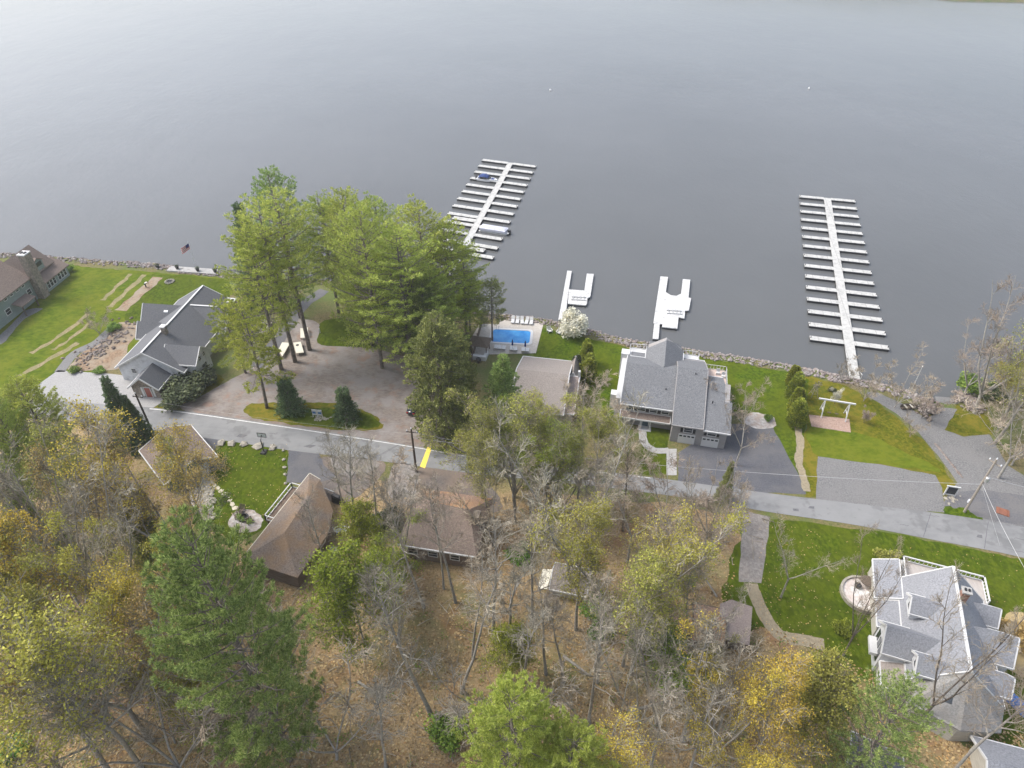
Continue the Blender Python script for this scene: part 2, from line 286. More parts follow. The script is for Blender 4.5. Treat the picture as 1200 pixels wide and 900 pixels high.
class MB:
    def __init__(s): s.v = []; s.f = []
    def poly(s, pts):
        n = len(s.v); s.v += [tuple(p) for p in pts]; s.f.append(tuple(range(n, n+len(pts)))); return s
    def hexa(s, b, t):
        n = len(s.v); s.v += [tuple(p) for p in b]+[tuple(p) for p in t]; k = len(b)
        s.f.append(tuple(reversed(range(n, n+k)))); s.f.append(tuple(range(n+k, n+2*k)))
        for i in range(k):
            j = (i+1) % k; s.f.append((n+i, n+j, n+k+j, n+k+i))
        return s
    def box(s, fr, x0, x1, y0, y1, z0, z1):
        q = [(x0, y0), (x1, y0), (x1, y1), (x0, y1)]
        return s.hexa([fr.p(a, b, z0) for a, b in q], [fr.p(a, b, z1) for a, b in q])
    def slab(s, pts, th):
        """top polygon (counter-clockwise from above) thickened downwards"""
        return s.hexa([Vector(p)-Vector((0, 0, th)) for p in pts], [Vector(p) for p in pts])
    def tube(s, pts, rad, n=6, cap=True):
        n0 = len(s.v); m = len(pts)
        pts = [Vector(p) for p in pts]
        ref = Vector((0, 0, 1))
        for i, p in enumerate(pts):
            d = (pts[min(i+1, m-1)]-pts[max(i-1, 0)])
            if d.length < 1e-9: d = Vector((0, 0, 1))
            d.normalize()
            a = d.cross(ref if abs(d.z) < 0.95 else Vector((1, 0, 0))).normalized(); b = d.cross(a)
            r = rad[i] if isinstance(rad, (list, tuple)) else rad
            for k in range(n):
                t = 2*math.pi*k/n
                q = p+a*(r*math.cos(t))+b*(r*math.sin(t)); s.v.append((q.x, q.y, q.z))
        for i in range(m-1):
            for k in range(n):
                a0 = n0+i*n+k; a1 = n0+i*n+(k+1) % n
                s.f.append((a0, a0+n, a1+n, a1))
        if cap:
            s.f.append(tuple(range(n0, n0+n))); s.f.append(tuple(reversed(range(n0+(m-1)*n, n0+m*n))))
        return s
    def lathe(s, c, prof, n=12):
        c = Vector(c); n0 = len(s.v)
        for r, z in prof:
            for k in range(n):
                t = 2*math.pi*k/n; s.v.append((c.x+r*math.cos(t), c.y+r*math.sin(t), c.z+z))
        for i in range(len(prof)-1):
            for k in range(n):
                a0 = n0+i*n+k; a1 = n0+i*n+(k+1) % n; s.f.append((a0, a1, a1+n, a0+n))
        s.f.append(tuple(reversed(range(n0, n0+n)))); s.f.append(tuple(range(n0+(len(prof)-1)*n, n0+len(prof)*n)))
        return s
    def loft(s, rings, cap=True):
        n0 = len(s.v); n = len(rings[0])
        for r in rings: s.v += [tuple(p) for p in r]
        for i in range(len(rings)-1):
            for k in range(n):
                a0 = n0+i*n+k; a1 = n0+i*n+(k+1) % n; s.f.append((a0, a1, a1+n, a0+n))
        if cap:
            s.f.append(tuple(reversed(range(n0, n0+n)))); s.f.append(tuple(range(n0+(len(rings)-1)*n, n0+len(rings)*n)))
        return s
    def rock(s, c, r, sq=0.7, rnd=random):
        c = Vector(c); n0 = len(s.v)
        dirs = [(0, 0, 1), (1, 0, .25), (.31, .95, .2), (-.81, .59, .25), (-.81, -.59, .2), (.31, -.95, .25), (.6, .5, -.6), (-.7, .1, -.6), (.3, -.7, -.6), (.55, .25, .8), (-.4, .5, .8), (-.2, -.6, .8)]
        fac = [(0, 9, 10), (0, 10, 11), (0, 11, 9), (9, 1, 2), (9, 2, 10), (10, 2, 3), (10, 3, 4), (10, 4, 11), (11, 4, 5), (11, 5, 1), (11, 1, 9), (1, 6, 2), (2, 6, 7), (2, 7, 3), (3, 7, 4), (4, 7, 8), (4, 8, 5), (5, 8, 1), (1, 8, 6), (6, 8, 7)]
        an = rnd.uniform(0, 6.28); ca, sa = math.cos(an), math.sin(an); ex = rnd.uniform(0.75, 1.35)
        for d in dirs:
            k = r*rnd.uniform(0.75, 1.2); x, y = d[0]*ex, d[1]/ex
            s.v.append((c.x+k*(ca*x-sa*y), c.y+k*(sa*x+ca*y), c.z+k*d[2]*sq))
        s.f += [tuple(n0+i for i in f) for f in fac]
        return s
    def build(s, name, mat, parent=None, smooth=False):
        me = bpy.data.meshes.new(name)
        o = Vector((0, 0, 0)) if parent is None else world_of(parent)
        vs = s.v if o.length < 1e-9 else [(a-o.x, b-o.y, c-o.z) for a, b, c in s.v]
        me.from_pydata(vs, [], s.f); me.update()
        me.materials.append(mat)
        if smooth: me.polygons.foreach_set('use_smooth', [True]*len(me.polygons))
        ob = bpy.data.objects.new(name, me); COL.objects.link(ob)
        if parent is not None: ob.parent = parent
        return ob

def world_of(o):
    l = Vector(o.location)
    while o.parent is not None:
        o = o.parent; l = l+Vector(o.location)
    return l

def tag(o, label=None, cat=None, group=None, kind=None):
    if label: o['label'] = label
    if cat: o['category'] = cat
    if group: o['group'] = group
    if kind: o['kind'] = kind
    return o

def thing(name, label, cat, loc=(0, 0, 0), group=None):
    o = bpy.data.objects.new(name, None); o.location = loc; COL.objects.link(o)
    o.empty_display_size = 0.3
    return tag(o, label, cat, group)

def copy_tree(src, loc, rz=0.0, sc=None, label=None, group=None):
    r = src.copy(); COL.objects.link(r); r.location = loc; r.rotation_euler = (0, 0, rz)
    if sc is not None: r.scale = sc if hasattr(sc, '__len__') else (sc,)*3
    if label: r['label'] = label
    if group: r['group'] = group
    def rec(a, b):
        for ch in list(a.children):
            c = ch.copy(); COL.objects.link(c); c.parent = b
            rec(ch, c)
    rec(src, r)
    return r
# ------------------------------------------------------------------ setting
def catmull(pts, n=6, closed=True):
    out = []; m = len(pts)
    for i in range(m if closed else m-1):
        g = lambda k: pts[k % m] if closed else pts[max(0, min(m-1, k))]
        p0, p1, p2, p3 = g(i-1), g(i), g(i+1), g(i+2)
        for k in range(n):
            t = k/n
            out.append(0.5*((2*p1)+(p2-p0)*t+(2*p0-5*p1+4*p2-p3)*t*t+(3*p1-p0-3*p2+p3)*t*t*t))
    if not closed: out.append(pts[-1])
    return out

UPV = Vector((0, 0, 1))
def structure(o): o['kind'] = 'structure'; return o

def patch(name, pts, mat, layer, smooth=True, jit=0.12, n=6):
    if name == 'lawn': jit = 0.32
    w = [W(u, v) for u, v in pts]
    if smooth: w = catmull(w, n)
    else:
        w2 = []
        for i, p in enumerate(w):
            q = w[(i+1) % len(w)]
            k = max(1, int((q-p).length/1.5))
            w2 += [p.lerp(q, j/k) for j in range(k)]
        w = w2
    rr = random.Random(len(pts)*13+layer)
    z = G+0.006*layer
    vs = [(p.x+rr.uniform(-jit, jit), p.y+rr.uniform(-jit, jit), z) for p in w]
    b = MB(); b.poly(vs)
    o = b.build(name, mat)
    # make it face up
    if o.data.polygons[0].normal.z < 0: o.data.flip_normals()
    return structure(o)

def ribbon(name, pts, width, mat, layer, jit=0.05, n=6, off=0.0, raw=False):
    w = [W(u, v) for u, v in pts] if not raw else [Vector(p) for p in pts]
    w = catmull(w, n, False)
    b = MB(); z = G+0.006*layer; rr = random.Random(layer)
    L, Rr = [], []
    for i, p in enumerate(w):
        d = w[min(i+1, len(w)-1)]-w[max(0, i-1)]; d.z = 0; d.normalize()
        nrm = Vector((-d.y, d.x, 0))
        wd = width[0]+(width[1]-width[0])*i/(len(w)-1) if isinstance(width, tuple) else width
        L.append(p+nrm*(off+wd/2+rr.uniform(-jit, jit))); Rr.append(p+nrm*(off-wd/2+rr.uniform(-jit, jit)))
    for i in range(len(w)-1):
        q = [Rr[i], Rr[i+1], L[i+1], L[i]]
        b.poly([(a.x, a.y, z) for a in q])
    o = b.build(name, mat); structure(o)
    return o

# shore line, left to right (photo pixels at the water's edge)
SH = [(-330, 283), (-180, 290), (-60, 296), (20, 300), (80, 304), (150, 309), (190, 312), (222, 317), (262, 321), (300, 326), (380, 330), (450, 334), (500, 340), (530, 349), (558, 366), (600, 371), (640, 376),
      (690, 388), (735, 400), (780, 407), (830, 415), (880, 422), (930, 431), (960, 437), (1000, 446), (1040, 455), (1075, 466), (1098, 473), (1118, 474), (1134, 467), (1152, 460), (1180, 454), (1230, 440), (1330, 425), (1500, 400), (1800, 380)]
shore = catmull([W(u, v, 0.4) for u, v in SH], 8, False)
rr = random.Random(3)
shore = [Vector((p.x+rr.uniform(-.35, .35), p.y+rr.uniform(-.35, .35), 0)) for p in shore]
def shore_n(i):
    d = shore[min(i+6, len(shore)-1)]-shore[max(0, i-6)]; d.normalize(); return Vector((-d.y, d.x, 0))
b = MB()
top = [Vector((p.x, p.y, G))-shore_n(i)*1.2 for i, p in enumerate(shore)]
low = [Vector((p.x, p.y, -0.9))+shore_n(i)*1.6 for i, p in enumerate(shore)]
far = [Vector((420, top[-1].y, G)), Vector((420, -60, G)), Vector((-420, -60, G)), Vector((-420, top[0].y, G))]
b.poly([*reversed(top)]+[far[3], far[2], far[1], far[0]])
for i in range(len(shore)-1): b.poly([top[i], top[i+1], low[i+1], low[i]])
gnd = b.build('ground', M['needles']); structure(gnd)
if gnd.data.polygons[0].normal.z < 0: gnd.data.flip_normals()

b = MB(); S = 3000
b.poly([(-S, -200, 0), (S, -200, 0), (S, 2*S, 0), (-S, 2*S, 0)])
structure(b.build('lake', M['water']))
# the far shore, a low wooded rim
b = MB(); rr = random.Random(5)
N = 160; xs = [-900+i*2400/N for i in range(N+1)]
def fy(x): return 640-0.62*(x-60)+14*math.sin(x*0.021)+9*math.sin(x*.057) if x < 420 else 640-.62*360+14*math.sin(x*.021)
def fy2(x): return max(fy(x), 487+0.10*abs(x-340)) if x > 100 else max(fy(x), 560)
for i in range(N):
    a, c = xs[i], xs[i+1]
    prof = [(0, -0.5), (3, 1.2), (30, 3), (180, 26), (700, 60)]
    for (d0, z0), (d1, z1) in zip(prof, prof[1:]):
        b.poly([(a, fy2(a)+d0, z0), (c, fy2(c)+d0, z0), (c, fy2(c)+d1, z1), (a, fy2(a)+d1, z1)])
structure(b.build('far_shore', M['n_olive'] if False else M['needles']))

# forest floor and rough ground
patch('forest_floor', [(-420, 560), (-60, 520), (30, 490), (100, 492), (170, 512), (215, 560), (240, 615), (300, 640), (360, 575), (440, 562), (500, 575), (560, 560), (640, 575), (700, 585), (780, 590), (860, 605), (880, 690),
       (960, 760), (1010, 800), (1150, 880), (1300, 870), (1500, 900), (1500, 1500), (-900, 1500)], M['forest'], 1, smooth=False, jit=0.5)
# lawns
patch('lawn', [(-300, 292), (-60, 304), (30, 308), (78, 309), (110, 314), (160, 317), (215, 322), (268, 327), (272, 345), (240, 350), (215, 385), (150, 430), (110, 436), (40, 455), (-60, 490), (-300, 520)], M['lawn_pale'], 1, smooth=False)
patch('lawn', [(178, 322), (225, 324), (266, 329), (268, 348), (235, 352), (215, 372), (180, 392), (160, 395), (146, 384), (152, 360), (170, 340), (190, 325)], M['lawn_lush'], 2)
patch('lawn', [(634, 382), (656, 390), (690, 396), (738, 408), (735, 460), (722, 500), (700, 470), (660, 440), (625, 420), (628, 400)], M['lawn'], 1, smooth=False)
patch('lawn', [(800, 415), (830, 420), (880, 428), (930, 438), (948, 445), (944, 500), (936, 545), (950, 575), (938, 580), (905, 500), (880, 488), (840, 480), (820, 450)], M['lawn'], 2, smooth=False)
patch('lawn', [(944, 440), (1000, 455), (1020, 466), (1050, 488), (1080, 515), (1105, 545), (1118, 568), (1106, 578), (1096, 558), (1030, 545), (958, 537), (960, 582), (943, 582), (938, 545), (944, 500)], M['lawn_yellow'], 1, smooth=False)
patch('lawn', [(950, 500), (1000, 505), (1060, 530), (1100, 552), (1030, 543), (958, 534)], M['lawn_pale'], 3)
patch('lawn', [(1102, 506), (1116, 480), (1130, 474), (1156, 478), (1162, 508), (1130, 511)], M['lawn_yellow'], 1)
patch('lawn', [(896, 608), (980, 617), (1060, 628), (1240, 664), (1300, 700), (1300, 880), (1190, 880), (1120, 860), (1000, 790), (960, 765), (905, 735), (850, 745), (845, 700), (862, 640)], M['lawn_lush'], 2, smooth=False)
patch('lawn', [(262, 516), (300, 517), (336, 521), (340, 560), (332, 608), (300, 625), (270, 640), (240, 600), (232, 580), (244, 545)], M['lawn_lush'], 2, smooth=False)
patch('lawn', [(288, 476), (310, 472), (345, 473), (390, 473), (430, 482), (447, 496), (440, 504), (400, 503), (340, 497), (292, 488)], M['lawn_yellow'], 4)
patch('lawn', [(365, 385), (400, 372), (440, 395), (440, 408), (372, 404)], M['lawn_lush'], 2)
patch('lawn', [(330, 488), (375, 478), (430, 486), (442, 500), (390, 502)], M['lawn_lush'], 5)
patch('lawn', [(752, 498), (783, 498), (782, 556), (748, 556)], M['lawn_lush'], 3, smooth=False)
patch('lawn', [(230, 452), (250, 438), (262, 446), (240, 468), (195, 478), (180, 476)], M['lawn_yellow'], 2)
patch('lawn', [(505, 515), (560, 520), (600, 535), (555, 530), (505, 523)], M['lawn_yellow'], 2)
patch('lawn', [(1108, 596), (1130, 596), (1150, 608), (1140, 609), (1110, 604)], M['lawn'], 6)
# garden beds in the left lawn
for pts, wd in (([(154, 321), (137, 336), (120, 352)], 1.3), ([(170, 322), (150, 340), (128, 360)], 1.6), ([(186, 325), (165, 343), (141, 364)], 3.4),
                ([(104, 368), (70, 394), (36, 414)], 1.3), ([(108, 376), (84, 396), (62, 410)], 1.0), ([(92, 402), (60, 420), (20, 442)], 1.6)):
    ribbon('garden_bed', pts, wd*.72, M['straw'] if wd < 3 else M['soil'], 4, jit=0.28)
patch('rock_garden', [(140, 378), (166, 384), (150, 405), (145, 430), (112, 434), (80, 434), (92, 418), (112, 398)], M['soil'], 4)
ribbon('garden_path', [(70, 436), (88, 414), (112, 402), (132, 384)], 2.0, M['gravel'], 5)
patch('terrace', [(-5, 398), (14, 380), (30, 364), (50, 362), (26, 376), (4, 402)], M['gravel'], 3)
patch('gravel_driveway', [(68, 434), (110, 437), (150, 440), (164, 452), (170, 462), (192, 460), (190, 472), (176, 480), (110, 480), (30, 462)], M['gravel_white'], 5, smooth=False)
patch('parking_lot', [(213, 480), (240, 462), (270, 445), (300, 428), (322, 402), (332, 384), (350, 374), (372, 378), (374, 390), (376, 404), (440, 409), (500, 428), (530, 450), (520, 518), (460, 520), (300, 497)], M['gravel_brown'], 3)
ribbon('gravel_track', [(300, 430), (325, 400), (340, 378), (358, 356), (380, 340)], 2.8, M['asphalt_grey'], 5, jit=0.2)
# road
RU = [(-60, 461), (30, 466), (110, 473), (200, 480), (300, 494), (400, 509), (480, 522), (555, 535), (660, 548), (760, 559), (900, 578), (1000, 590), (1110, 603), (1200, 618), (1330, 645), (1500, 690)]
RL = [(-60, 481), (30, 486), (100, 495), (175, 505), (260, 516), (340, 528), (450, 541), (555, 555), (680, 568), (800, 583), (900, 600), (1000, 615), (1100, 634), (1200, 654), (1330, 690), (1500, 750)]
b = MB(); U = catmull([W(*p) for p in RU], 8, False); L = catmull([W(*p) for p in RL], 8, False)
for i in range(len(U)-1):
    b.poly([(q.x, q.y, G+0.042) for q in (L[i], L[i+1], U[i+1], U[i])])
structure(b.build('road', M['asphalt']))
b = MB()
for i in range(22, 72):
    a, c = U[i], U[i+1]; e, f = L[i], L[i+1]
    b.poly([(q.x, q.y, G+0.048) for q in (a.lerp(e, .075), c.lerp(f, .075), c.lerp(f, .045), a.lerp(e, .045))])
structure(b.build('road_edge_line', M['paint']))
b = MB()
b.poly([(q.x, q.y, G+0.05) for q in (W(492, 547), W(498, 549), W(506, 525), W(501, 524))])
structure(b.build('yellow_crossing', M['paint_yellow']))
rr = random.Random(41)
def road_pt(t, f):
    i = int(t); a = U[i].lerp(U[i+1], t-i); c = L[i].lerp(L[i+1], t-i); return a.lerp(c, f)
for k in range(9):
    t0 = rr.uniform(30, len(U)-12); f0 = rr.uniform(.2, .7); ln = rr.uniform(.3, .9)
    b = MB(); q = [road_pt(t0, f0), road_pt(t0, f0+.12), road_pt(t0+ln, f0+.13), road_pt(t0+ln, f0+.01)]
    b.poly([(p.x+rr.uniform(-.1, .1), p.y+rr.uniform(-.1, .1), G+.046) for p in q]); structure(b.build('road_patch', M['asphalt_grey']))
for k in range(16):
    t0 = rr.uniform(26, len(U)-12); f = rr.uniform(.1, .9); b = MB(); tl = rr.uniform(.5, 1.6); cr = rr.random() < .4
    pts = [road_pt(t0+(tl*j/8 if not cr else rr.uniform(-.02, .02)), min(.97, max(.03, (f+rr.uniform(-.02, .02)) if not cr else j/8))) for j in range(9)]
    for a, c in zip(pts, pts[1:]):
        d = (c-a).normalized(); n_ = Vector((-d.y, d.x, 0))*.035
        b.poly([(p.x, p.y, G+.0475) for p in (a-n_, c-n_, c+n_, a+n_)])
    structure(b.build('road_crack', M['asphalt_dark']))
# driveways and paths
patch('driveway', [(198, 506), (258, 515), (247, 535), (236, 552), (222, 540), (208, 520)], M['asphalt_dark'], 5, smooth=False)
patch('driveway', [(338, 526), (374, 531), (380, 545), (395, 560), (372, 566), (336, 566)], M['asphalt_dark'], 5, smooth=False)
patch('driveway', [(372, 540), (405, 535), (450, 542), (440, 565), (400, 592), (378, 575)], M['asphalt_brown'], 4)
patch('driveway', [(496, 547), (555, 553), (576, 570), (588, 596), (560, 600), (484, 592), (486, 565)], M['asphalt_brown'], 5)
patch('driveway', [(795, 530), (854, 496), (905, 500), (930, 545), (946, 580), (860, 575), (794, 564)], M['asphalt_dark'], 3, smooth=False)
patch('gravel_pad', [(958, 535), (1030, 544), (1096, 557), (1104, 572), (1108, 600), (1040, 598), (956, 588)], M['gravel'], 4, smooth=False)
patch('gravel_drive', [(1016, 459), (1028, 460), (1060, 474), (1088, 492), (1100, 478), (1122, 479), (1106, 504), (1130, 512), (1160, 509), (1180, 545), (1230, 575), (1400, 640), (1400, 670), (1200, 622), (1112, 606), (1104, 590), (1122, 566), (1100, 535), (1078, 508), (1050, 484), (1018, 465)], M['gravel'], 3, smooth=False)
patch('gravel_drive', [(1112, 580), (1160, 575), (1230, 590), (1230, 618), (1150, 608), (1112, 602)], M['asphalt_grey'], 4)
b = MB(); a = W(1098, 483); c = W(1124, 486); d0 = W(1128, 468, -.4); e0 = W(1100, 466, -.4)
b.poly([(a.x, a.y, G+.03), (c.x, c.y, G+.03), d0+Vector((0, 1.5, 0)), e0+Vector((0, 1.5, 0))])
structure(b.build('boat_ramp', M['gravel']))
patch('gravel_lane', [(870, 598), (903, 606), (898, 640), (893, 684), (866, 682), (868, 640)], M['lane'], 5, smooth=False)
ribbon('garden_path', [(880, 684), (886, 700), (898, 725), (915, 745), (940, 750), (966, 756)], 1.7, M['path_tan'], 5)
ribbon('garden_path', [(934, 500), (938, 520), (936, 540), (942, 562), (946, 576)], 1.2, M['path_tan'], 5, jit=.12)
ribbon('garden_path', [(755, 494), (753, 508), (756, 520), (768, 528), (784, 528)], 1.3, M['concrete'], 6)
patch('garden_path', [(781, 526), (793, 526), (793, 557), (781, 557)], M['concrete'], 5, smooth=False, jit=0)
patch('patio', [(273, 602), (285, 597), (300, 600), (308, 610), (300, 622), (280, 624), (268, 616)], M['patio'], 5)
patch('stone_yard', [(236, 548), (244, 566), (250, 588), (248, 604), (236, 610), (226, 600), (222, 575)], M['patio'], 4)
patch('patio', [(880, 484), (905, 488), (908, 500), (886, 502), (872, 494)], M['patio'], 6)
patch('mulch_bed', [(1004-56, 486), (995, 491), (997, 507), (951, 500)], M['mulch'], 5, smooth=False, jit=0.03)
patch('leaf_bed', [(1180, 720), (1215, 730), (1215, 790), (1180, 780)], M['litter'], 5)
patch('leaf_bed', [(390, 535), (440, 540), (436, 552), (398, 556)], M['lane'], 7)
patch('leaf_bed', [(462, 545), (488, 550), (482, 590), (455, 580)], M['lane'], 7)
# pool terrace with a coping, and the pool
patch('pool_terrace', [(586, 375), (637, 379), (628, 414), (556, 416), (551, 398), (562, 380), (585, 380)], M['pool_deck'], 6, smooth=False, jit=0)
pc = W(599, 394.5); pf = Fr((pc.x, pc.y, G), -0.09)
def rrect(fr, hx, hy, r, z, n=5):
    o = []
    for cx, cy, a0 in ((hx-r, hy-r, 0), (-hx+r, hy-r, 90), (-hx+r, -hy+r, 180), (hx-r, -hy+r, 270)):
        for k in range(n+1):
            t = R(a0+90*k/n); o.append(fr.p(cx+r*math.cos(t), cy+r*math.sin(t), z))
    return o
pool = thing('swimming_pool', 'blue rectangular swimming pool with rounded corners and white coping', 'swimming pool', pf.o)
b = MB(); o1 = rrect(pf, 4.35, 2.75, .9, .12); i1 = rrect(pf, 3.85, 2.25, .7, .12); o0 = rrect(pf, 4.35, 2.75, .9, .0); i0 = rrect(pf, 3.85, 2.25, .7, -.0)
n = len(o1)
for k in range(n):
    j = (k+1) % n
    b.poly([o1[k], o1[j], i1[j], i1[k]]); b.poly([o0[k], o0[j], o1[j], o1[k]]); b.poly([i1[k], i1[j], i0[j], i0[k]])
b.build('coping', M['white_trim'], pool)
b = MB(); b.poly(rrect(pf, 3.85, 2.25, .7, .06)); b.build('pool_water', M['pool'], pool)
b = MB()
for s in (-.25, .25): b.tube([pf.p(-3.0+s, 2.6, .1), pf.p(-3.0+s, 2.5, .8), pf.p(-3.0+s, 2.1, .85), pf.p(-3.0+s, 1.95, .1)], .03)
b.build('ladder', M['chrome'], pool)

# stones along the water: too many to count
rr = random.Random(11)
def rocks(name, i0, i1, n, rmin, rmax, label, mat='rock_shore', spread=(-3.2, 1.4)):
    b = MB()
    for _ in range(n):
        t = rr.uniform(i0, i1); i = int(t); f = t-i
        if i+1 >= len(shore): continue
        p = shore[i].lerp(shore[i+1], f)
        s = rr.uniform(*spread)
        z = max(-0.05, min(G, G-(s+1.2)*0.86))+rr.uniform(-.12, .05)
        q = p+shore_n(i)*s
        b.rock((q.x, q.y, z+0.1), rr.uniform(rmin, rmax), rnd=rr)
    o = b.build(name, M[mat]); tag(o, label, 'shore stones', kind='stuff')
rocks('shore_rocks', 16, 70, 1500, .12, .45, 'brown and grey stones heaped along the left shore below the pale lawn')
rocks('shore_rocks', 70, 112, 500, .15, .4, 'stones along the shore under the tall pines')
rocks('shore_rocks', 112, 180, 1900, .1, .34, 'pinkish stones along the shore behind the pool and grey house')
rocks('shore_rocks', 180, 214, 800, .15, .4, 'loose stones along the shore beside the long right dock')
b = MB()
for _ in range(170):
    c = W(rr.gauss(1086, 6), rr.gauss(480, 5)); b.rock(c+Vector((0, 0, rr.uniform(0, .6))), rr.uniform(.2, .45), rnd=rr)
tag(b.build('rock_pile', M['rock']), 'heap of rubble stones left of the boat ramp', 'stones', kind='stuff')
b = MB()
for _ in range(260):
    t = rr.random(); c = W(1122+t*24+rr.gauss(0, 3), 464+t*16+rr.gauss(0, 3)); b.rock(c+Vector((0, 0, rr.uniform(0, .7))), rr.uniform(.2, .5), rnd=rr)
tag(b.build('rock_pile', M['rock']), 'bank of grey rubble right of the boat ramp below dark bush', 'stones', kind='stuff')
b = MB()
for _ in range(200):
    t = rr.random(); c = W(150-t*62+rr.gauss(0, 6), 384+t*44+rr.gauss(0, 5)); b.rock(c+Vector((0, 0, .1)), rr.uniform(.12, .38), rnd=rr)
tag(b.build('garden_stones', M['rock']), 'loose stones strewn through the rock garden left of the white house', 'stones', kind='stuff')
b = MB()
for _ in range(220):
    c = W(rr.gauss(240, 5), rr.uniform(562, 610)); b.rock(c+Vector((0, 0, .1)), rr.uniform(.15, .5), .55, rnd=rr)
tag(b.build('rubble', M['boulder']), 'pale rubble stones beside the brown garage', 'stones', kind='stuff')
b = MB()
for _ in range(170):
    c = W(rr.gauss(306, 9), rr.gauss(384, 6)); b.rock(c+Vector((0, 0, .15)), rr.uniform(.15, .4), .6, rnd=rr)
tag(b.build('rubble', M['boulder']), 'pile of pale stones and firewood beside the pine trunks', 'stones', kind='stuff')
b = MB()
for k in range(40):
    t = k/39; c = W(1096+t*32, 520+t*40); b.rock(c, rr.uniform(.12, .3), .6, rnd=rr)
tag(b.build('edging_stones', M['rock']), 'row of small stones along the edge of the gravel drive', 'stones', kind='stuff')
b = MB(); rr = random.Random(61)
for k in range(420):
    u = rr.uniform(-40, 900); v = rr.uniform(600, 905)
    if 225 < u < 345 and v < 640 or 355 < u < 590 and v < 690: continue
    p = W(u, v)+UPV*.12; a = rr.uniform(0, 6.28); L_ = rr.uniform(.8, 3.2); d = Vector((math.cos(a), math.sin(a), rr.uniform(-.02, .06)))
    m_ = p+d*L_*.5+Vector((rr.uniform(-.15, .15), rr.uniform(-.15, .15), .05)); b.tube([p, m_, p+d*L_], [rr.uniform(.03, .07), .035, .015], 4, False)
tag(b.build('deadwood', M['twig']), 'pale fallen sticks lying all over the floor of the wood', 'deadwood', kind='stuff')
b = MB(); k = 0
while k < 800:
    u, v = (rr.uniform(890, 1200), rr.uniform(612, 760)) if k % 3 else (rr.uniform(232, 338), rr.uniform(520, 615))
    if u > 890 and v < 612+(u-890)*.14: continue
    if rr.random() > (.9 if 500 < u < 960 else .25 if u > 500 else .05): continue
    p = W(u, v); p.z = G+.05; s_ = rr.uniform(.05, .12); t = rr.uniform(0, 6.28)
    a = Vector((math.cos(t)*s_, math.sin(t)*s_, .02)); c = Vector((-a.y, a.x, rr.uniform(-.03, .03)))*.7
    b.poly([p-a, p-c, p+a, p+c]); k += 1
tag(b.build('fallen_leaves', M['litter']), 'stray brown leaves scattered on the lawns', 'fallen leaves', kind='stuff')
# fallen leaves on the wood's floor and thin grass
b = MB(); rr = random.Random(23)
def inside(u, v):
    if v < 580: return False
    if 860 < u and v < 760+0.42*(u-960): return False
    if 225 < u < 345 and v < 640: return False
    return True
k = 0
while k < 26000:
    u = rr.uniform(-60, 1260); v = 575+335*rr.random()**0.7
    if not inside(u, v): continue
    p = W(u, v); s = rr.uniform(.08, .2); t = rr.uniform(0, 6.28); ti = rr.uniform(0, .12)
    a = Vector((math.cos(t)*s, math.sin(t)*s, ti*s)); c = Vector((-a.y, a.x, rr.uniform(-.3, .3)*s))*.7
    p.z = G+rr.uniform(.03, .10)
    b.poly([p-a, p-c, p+a, p+c]); k += 1
tag(b.build('leaf_litter', M['litter']), 'brown fallen leaves covering the floor of the wood', 'leaf litter', kind='stuff')
# ------------------------------------------------------------------ building kit
UP = Vector((0, 0, 1))
def beam(b, p, q, w, h, dz=0.0):
    p, q = Vector(p), Vector(q); d = (q-p).normalized()
    s = d.cross(UP)
    s = s.normalized()*(w/2) if s.length > 1e-4 else Vector((w/2, 0, 0))
    t = s.cross(d).normalized()*(h/2)
    o = UP*dz
    b.hexa([p-s-t+o, p+s-t+o, p+s+t+o, p-s+t+o], [q-s-t+o, q+s-t+o, q+s+t+o, q-s+t+o]); return b

def gable_walls(b, fr, x0, x1, y0, y1, z0, ze, zr, axis='x', rp=None):
    ze -= .2; zr -= .2
    if axis == 'x':
        m = rp if rp is not None else (y0+y1)/2
        prof = [(y0, z0), (y1, z0), (y1, ze), (m, zr), (y0, ze)]
        return b.loft([[fr.p(x0, y, z) for y, z in prof], [fr.p(x1, y, z) for y, z in prof]])
    m = rp if rp is not None else (x0+x1)/2
    prof = [(x0, z0), (x1, z0), (x1, ze), (m, zr), (x0, ze)]
    return b.loft([[fr.p(x, y0, z) for x, z in prof], [fr.p(x, y1, z) for x, z in prof]])

